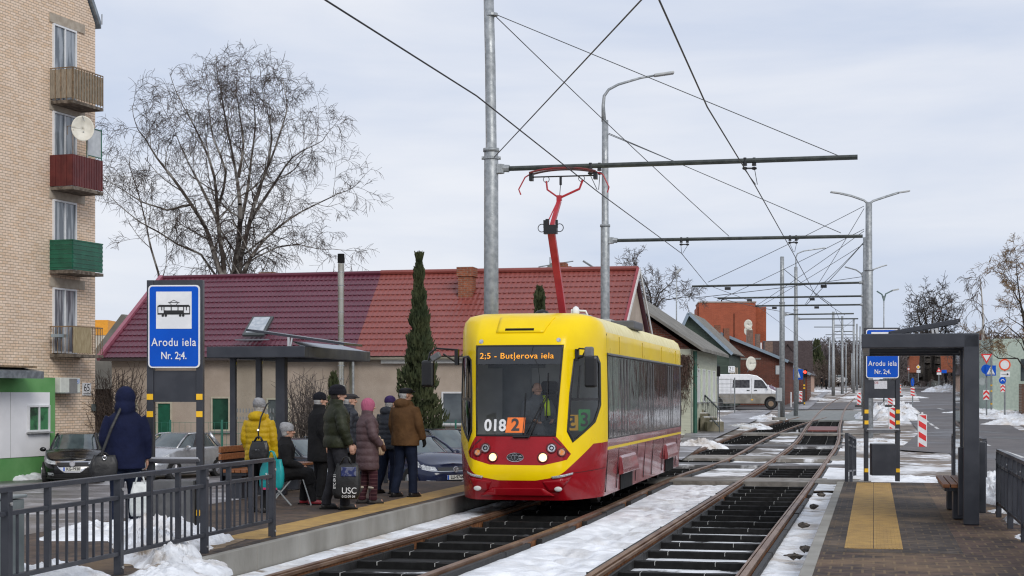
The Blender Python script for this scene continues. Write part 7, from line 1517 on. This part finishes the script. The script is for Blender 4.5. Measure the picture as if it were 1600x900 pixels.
b = bag('shopping_bag', 'teal shopping bag with a pink base in the hand of the yellow jacket', 424, 765, 23.8, .36, .44, .13, M('teal bag', (.0, .26, .27), (.01, .32, .33), scale=4, rough=.4), R(-20), .12); MB().box((0, 0, .015), (.25, .14, .03)).box((0, -.083, .16), (.24, .006, .015)).build('pink_trim', M('pink trim', (.5, .03, .12)), b, bev=.01); text('bag_letters', 'sop', .10, WHITE, b, (.02, -.088, .23)); text('bag_small_letters', 'a drob', .045, WHITE, b, (.02, -.088, .10))
b = bag('plastic_bag', 'thin white plastic bag in the hand of the navy coat', 219, 806, 20.3, .26, .42, .16, M('thin white plastic', (.5, .53, .52), (.62, .64, .63), scale=6, rough=.4, bump=1, bscale=9), R(10), .12)
b = bag('shoulder_bag', 'black messenger bag hanging at the left side of the navy coat', 161, 745, 20.35, .33, .27, .13, BKB, R(12), .03)
MB().tube([(-.02, -.02, .27), (.10, .0, .60), (.27, .08, .98), (.36, .20, 1.03)], .018, 6, flat=.4).build('strap', BKB, b)
MB().ring((.02, -.08, .24), .022, .006).build('buckle', CHROME, b)
b = bag('handbag', 'black leather handbag on the back of the yellow jacket', 404, 719, 23.6, .27, .28, .13, M('black leather', (.012, .012, .013), rough=.35, bump=.4, bscale=12), R(-8), .06)
MB().tube([(0, 0, .30), (.0, -.01, .42), (.03, .02, .62), (.10, .07, .80), (.12, .16, .84)], .012, 6).build('strap', BKB, b); MB().ell((-.005, -.012, .43), (.022, .02, .022), 8).build('strap_slide', CHROME, b); MB().box((.0, -.068, .15), (.07, .004, .012)).build('name_tag', CHROME, b)
b = bag('handbag', 'beige handbag at the far side of the mauve coat', 590, 711, 26.6, .24, .26, .12, M('beige leather', (.42, .30, .20), rough=.5), R(-40), .05); MB().tube([(0, 0, .28), (-.08, -.05, .55), (-.2, -.1, .86)], .01, 6).build('strap', M('beige leather', (.42, .30, .20)), b)
stl = thing('folding_stool', 'small dark folding stool under the seated woman', 'stool', pat(437, 25.62), R(-78)); MB().box((0, 0, .41), (.36, .34, .03)).build('seat', BKB, stl, bev=.01)
for sx_ in (-1, 1): MB().bar((sx_ * .16, -.17, .40), (sx_ * .16, .17, .0), .02).build('leg', STEEL, stl); MB().bar((sx_ * .14, .17, .40), (sx_ * .14, -.17, .0), .02).build('leg', STEEL, stl)
wk = thing('walking_stick', 'thin grey walking stick leaning at the red shoes of the seated woman', 'walking stick', pat(478, 25.5)); MB().tube([(.08, 0, 0), (-.12, .05, .62), (-.14, .05, .66), (-.19, .05, .66)], .012, 6).build('stick', STEEL, wk)
# ------------------------------------------------------------------ road signs, delineators, small street things
POST = M('sign post grey', (.22, .24, .25), (.30, .32, .33), rough=.5, metal=.4); SW = M('sign white', (.66, .67, .68), rough=.4); OR = M('sign orange red', (.72, .08, .015), rough=.45)
def delineator(label, px, yb, yt, wpx, d, mir=1, z=None, tip=True, col=SIGNRED, rz=0, post=False):
    p = at(px, yb, d) if z is None else Vector((at(px, yb, d).x, d, z)); t = thing('delineator', label, 'traffic barrier', p, rz, 'red and white striped delineators'); h = (yb - yt) * d / F; w_ = wpx * d / F
    h0 = .10 if not post else h * .42
    pts = [(-w_ / 2, h0), (w_ / 2, h0), (w_ / 2, h * .93), (w_ * .1, h * .96), (w_ * .1, h), (-w_ * .1, h), (-w_ * .1, h * .96), (-w_ / 2, h * .93)] if tip else [(-w_ / 2, h0), (w_ / 2, h0), (w_ / 2, h), (-w_ / 2, h)]
    pn = MB().flat(pts, -.02, .04).build('panel', SW, t, bev=.01); m = MB(); ph = h * .93 - h0; k = 3; x0, x1 = -w_ * .40, w_ * .40; st = ph / k
    for i in range(-1, k + 1):
        z0 = h0 + i * st; pg = [(x0, z0), (x1, z0 - mir * (x1 - x0) * .62), (x1, z0 - mir * (x1 - x0) * .62 + st * .5), (x0, z0 + st * .5)] if mir > 0 else [(x0, z0 + mir * (x1 - x0) * .62), (x1, z0), (x1, z0 + st * .5), (x0, z0 + mir * (x1 - x0) * .62 + st * .5)]
        lo_, hi_ = h0 + .03, h * .92
        pg = clip_half(clip_half(pg, 0, 1, -lo_), 0, -1, hi_)
        if len(pg) > 2: m.flat(pg, -.026, .005)
    m.build('stripes', col, pn); 
    if post: MB().box((0, .03, h0 / 2), (.06, .04, h0)).build('post', POST, t)
    else: MB().box((0, 0, .06), (w_ * 1.6, .45, .12)).build('foot', M('rubber foot', (.03, .03, .03)), t, bev=.02)
def zt_(px, py, d): p = at(px, py, d); return T(p.x, p.y)
delineator('largest red and white delineator, standing on dark asphalt between stop board and shelter', 1441, 704, 644, 14.5, 58, 1)
delineator('tilted red and white delineator seen just right behind the right stop board', 1395, 676, 634, 13, 68, 1)
delineator('red and white delineator seen between the posts of the right stop board', 1391, 636, 617, 9, 86, 1)
delineator('slim orange and white delineator near the dark grey far car', 1406, 620, 600, 4.5, 120, 1, col=OR)
delineator('pair of red and white delineators left of the right stop board, left one', 1342, 636, 612, 6.5, 90, 1); delineator('pair of red and white delineators left of the right stop board, right one', 1348, 636, 613, 3.5, 92, 1)
delineator('red and white striped panel on a post beside the blue sign and the traffic light', 1251, 631, 611, 5, 98, 1, tip=False)
sgp = 'traffic signs on the right side of the street'
def post(label, px, yb, yt, d, r=.035, name='traffic_sign', group=sgp, mat=POST):
    p = at(px, yb, d); t = thing(name, label, 'traffic sign', p, 0, group); MB().tube([(0, 0, -.2), (0, 0, (yb - yt) * d / F)], r, 8).build('post', mat, t); t['d'] = d; t['yb'] = yb; t['px'] = px; return t
def PZ(t, px, py): return ((px - t['px']) * t['d'] / F, (t['yb'] - py) * t['d'] / F)
def disc_(t, px, py, rp, mat, name='sign_face', rim=None, sq=1.0):
    x, z = PZ(t, px, py); r = rp * t['d'] / F; m = MB(); pts = [(x + r * sq * math.cos(a), z + r * math.sin(a)) for a in [2 * math.pi * k / 28 for k in range(28)]]; b = m.flat(pts, -.08, .02).build(name, rim or mat, t)
    if rim: MB().flat([(x + r * .74 * sq * math.cos(a), z + r * .74 * math.sin(a)) for a in [2 * math.pi * k / 28 for k in range(28)]], -.084, .004).build('field', mat, b)
    return b, x, z, r
def rect_(t, x0, y0, x1, y1, mat, name='sign_face', y=-.08, par=None):
    a, b = PZ(t, x0, y0), PZ(t, x1, y1); return MB().flat([(a[0], b[1]), (b[0], b[1]), (b[0], a[1]), (a[0], a[1])], y, .02 if par is None else .004).build(name, mat, par or t), a, b
BL_ = M('pictogram black', (.01, .01, .01), rough=.6)
d = 62
t = post('white triangle give way sign above blue signs and a red chevron panel', 1541.5, 642, 552, 74)
x, z = PZ(t, 1540.5, 553); r = 9 * 74 / F; f = MB().flat([(x - r, z), (x + r, z), (x, z - r * 1.72)], -.10, .02).build('give_way', SIGNRED, t); MB().flat([(x - r * .62, z - r * .22), (x + r * .62, z - r * .22), (x, z - r * 1.28)], -.104, .004).build('field', SW, f)
b, x, z, r = disc_(t, 1540, 577, 7.5, SIGNBLUE); MB().tube([(x + .02, -.085, z - r * .6), (x + .0, -.085, z), (x + .1, -.085, z + r * .3)], .03, 5).build('arrow', SW, b)
b, a_, c_ = rect_(t, 1538.5, 571, 1555, 587, SIGNBLUE); t.children[-1].location.y = -.04
def ped(b, x0, z1, x1, z0, y):
    w_ = x1 - x0; h_ = z1 - z0; X = lambda q: x0 + w_ * q; Z = lambda q: z0 + h_ * q; b2 = MB().flat([(X(.10), Z(.12)), (X(.90), Z(.12)), (X(.5), Z(.92))], y, .004).build('white_triangle', SW, b)
    m = MB(); yy = y - .004; m.tube([(X(.5), yy, Z(.70)), (X(.5), yy + .004, Z(.70))], w_ * .05, 8)
    for p, q in (((.5, .64), (.47, .44)), ((.47, .44), (.36, .24)), ((.47, .44), (.60, .26)), ((.5, .60), (.40, .47)), ((.5, .60), (.60, .50))): m.bar((X(p[0]), yy, Z(p[1])), (X(q[0]), yy, Z(q[1])), w_ * .05, .003)
    for k in range(5): m.bar((X(.20 + k * .15), yy, Z(.14)), (X(.22 + k * .14), yy, Z(.22)), w_ * .06, .003)
    m.build('walking_figure', BL_, b2)
ped(b, a_[0], a_[1], c_[0], c_[1], -.09)
x0, z0 = PZ(t, 1535.5, 625); x1, z1 = PZ(t, 1545, 609.5)
def chevron(t, x0, z0, x1, z1, y=-.08):
    b = MB().flat([(x0, z0), (x1, z0), (x1, z1), (x0, z1)], y, .02).build('chevron_panel', SW, t); m = MB(); xm = (x0 + x1) / 2; h_ = z1 - z0
    for k in (0, .48):
        for s, xe in ((-1, x0), (1, x1)): m.flat([(xe, z0 + h_ * k), (xm, z0 + h_ * (k + .28)), (xm, z0 + h_ * (k + .52)), (xe, z0 + h_ * (k + .24))], y - .004, .004)
    m.build('chevron', SIGNRED, b)
chevron(t, x0, z0, x1, z1)
b, x, z, r = disc_(t, 1535, 596, 6, M('sign back grey', (.30, .34, .34), rough=.5)); b.location.y = .1
t = post('thin grey post with a yellow band right of the pedestrian crossing sign', 1549, 633, 560, 72); x, z = PZ(t, 1549, 602)
for yy in (602, 611, 631): x, z = PZ(t, 1549, yy); MB().tube([(x, 0, z - .03), (x, 0, z + .03)], .045, 8).build('band', YEL, t)
t = post('round no entry for vehicles sign with red ring, above an arrow plate and red chevrons', 1570, 640, 561, 64)
b, x, z, r = disc_(t, 1569, 570, 9.2, SW, rim=OR)
b, a_, c_ = rect_(t, 1562, 580.5, 1577, 589, SW); m = MB(); zc = (a_[1] + c_[1]) / 2; m.bar((a_[0] + .05, -.086, zc), (c_[0] - .09, -.086, zc), .03, .004); m.flat([(c_[0] - .12, zc - .05), (c_[0] - .04, zc), (c_[0] - .12, zc + .05)], -.088, .004); m.build('arrow', BL_, b)
b, x, z, r = disc_(t, 1565.5, 594.5, 5.4, SIGNBLUE); m = MB(); m.tube([(x - r * .5, -.086, z - r * .2), (x - r * .2, -.086, z + r * .25), (x + r * .2, -.086, z + r * .25), (x + r * .5, -.086, z - r * .2)], .018, 5); m.build('arrow', SW, b)
x0, z0 = PZ(t, 1562.5, 612.5); x1, z1 = PZ(t, 1569.5, 601); chevron(t, x0, z0, x1, z1)
t = post('blue round keep-right sign on a striped panel beside the dark grey far car', 1426, 629, 590, 108, .04); b, x, z, r = disc_(t, 1425.5, 597, 6.5, SIGNBLUE, sq=.4); MB().bar((x - .02, -.086, z + .12), (x + .04, -.086, z - .14), .05, .004).build('arrow', SW, b)
b, a_, c_ = rect_(t, 1422.5, 605, 1428.5, 619, SW); m = MB(); h_ = a_[1] - c_[1]; w_ = c_[0] - a_[0]
for k in range(3): z = c_[1] + h_ * (k * .33); m.flat([(a_[0], z + h_ * .10), (c_[0], z - .0), (c_[0], z + h_ * .16), (a_[0], z + h_ * .26)], -.086, .004)
m.build('stripes', SIGNRED, b)
t = post('yellow diamond priority sign in front of the far brick house', 1435, 594, 570, 215, .05); x, z = PZ(t, 1434.5, 573.5); r = 3.6 * 215 / F; f = MB().flat([(x - r, z), (x, z - r), (x + r, z), (x, z + r)], -.08, .02).build('sign_face', SW, t); r *= .72; MB().flat([(x - r, z), (x, z - r), (x + r, z), (x, z + r)], -.086, .004).build('field', YEL, f); rect_(t, 1432, 578, 1438, 582.5, SW, 'plate')
t = post('red bordered triangle warning sign far behind, next to small blue signs', 1467, 598, 574, 190, .05); x, z = PZ(t, 1466.7, 581); r = 4.0 * 190 / F; f = MB().flat([(x - r, z), (x + r, z), (x, z + r * 1.7)], -.08, .02).build('sign_face', SIGNRED, t); MB().flat([(x - r * .5, z + r * .28), (x + r * .5, z + r * .28), (x, z + r * 1.1)], -.086, .004).build('field', SW, f); rect_(t, 1463.5, 582, 1470.5, 585.5, SW, 'plate'); rect_(t, 1471, 578, 1479, 583, SIGNBLUE, 'blue_plate')
t = post('tiny far round sign with a red ring left of the yellow diamond sign', 1420, 594, 572, 240, .05); disc_(t, 1419.5, 576.5, 2.2, SW, rim=SIGNRED)
# left side street: blue pedestrian sign, traffic light, cabinet, lone pipe
t = post('blue pedestrian crossing sign half behind the right mast beyond the white van', 1247, 636, 577, 101, .04, group='traffic signs beyond the van'); b, a_, c_ = rect_(t, 1239, 577, 1254, 593, SIGNBLUE); ped(b, a_[0] + .1, a_[1] - .05, c_[0] - .1, c_[1] + .05, -.09)
tl = thing('traffic_light', 'traffic light showing red beside the blue sign beyond the van', 'traffic light', at(1256.5, 633, 100)); Zt = lambda y: (633 - y) * 100 / F
MB().tube([(0, 0, 0), (0, 0, Zt(581))], .045, 8).build('post', DM, tl)
for yy in (602, 606.5, 630): MB().tube([(0, 0, Zt(yy) - .05), (0, 0, Zt(yy) + .05)], .06, 8).build('band', YEL, tl)
hd_ = MB().b2((-.02, -.12, Zt(589)), (.16, .05, Zt(577))).build('lamp_housing', BLACK, tl, bev=.01); MB().disc((.03, -.13, Zt(581.5)), .09, (0, -1, 0), .02, 16).build('red_lamp', M('lit red lamp', (1, .05, .03), emit=(1, .04, .02), es=3), hd_)
t = thing('traffic_light', 'dark traffic light seen from its side above the left end of the van', 'traffic light', at(1122, 640, 104)); MB().tube([(0, 0, 0), (0, 0, 2.9)], .045, 8).build('post', DM, t); MB().b2((-.16, -.1, 2.1), (.13, .15, 2.75)).build('lamp_housing', BLACK, t, bev=.03)
cbx = thing('junction_box', 'grey metal junction box on a post between the van and the first mast', 'junction box', at(1217, 655, 84)); k = 84 / F
MB().b2((-4.2 * k, -.2, 28 * k), (4.2 * k, .2, 49 * k)).build('box', M('box grey', (.36, .38, .39), rough=.5), cbx, bev=.02); MB().b2((-1.5 * k, -.06, 0), (1.5 * k, .06, 28 * k)).build('post', POST, cbx); MB().b2((-9 * k, -.4, -.05), (9 * k, .4, 3 * k)).build('base', CONC, cbx)
wbx = thing('wall_box', 'pale grey meter box on the dark red brick house wall', 'meter box', at(1216.5, 585, 117)); MB().b2((-.16, -.2, 0), (.16, 0, .52)).build('box', M('box grey', (.36, .38, .39)), wbx, bev=.01); wbx.scale = (1.4, 1, 1.2)
fr = thing('wire_gate', 'tall wire mesh fence panel in front of the white van', 'fence panel', at(1121, 645, 86)); k = 86 / F; m = MB()
for x in (0, 27): MB().tube([(x * k, 0, 0), (x * k, 0, 55 * k)], .03, 6).build('post', POST, fr)
for q in range(9): m.bar((0, 0, (4 + q * 6) * k), (27 * k, 0, (4 + q * 6) * k), .014)
for q in range(14): m.bar((q * 2 * k, 0, 2 * k), (q * 2 * k, 0, 54 * k), .007)
m.build('mesh_panel', POST, fr)
t = thing('marker_post', 'thin white marker post in the snow between the two masts beyond the van', 'post', at(1236, 636, 104)); MB().tube([(0, 0, 0), (0, 0, .95)], .04, 6).build('post', SW, t)
t = thing('fence_board', 'pale cream board standing at the corner of the pale green house', 'board', at(1117, 628, 82)); MB().b2((-.12, 0, -.2), (.12, .05, .9)).build('board', M('cream board', (.42, .40, .30)), t)
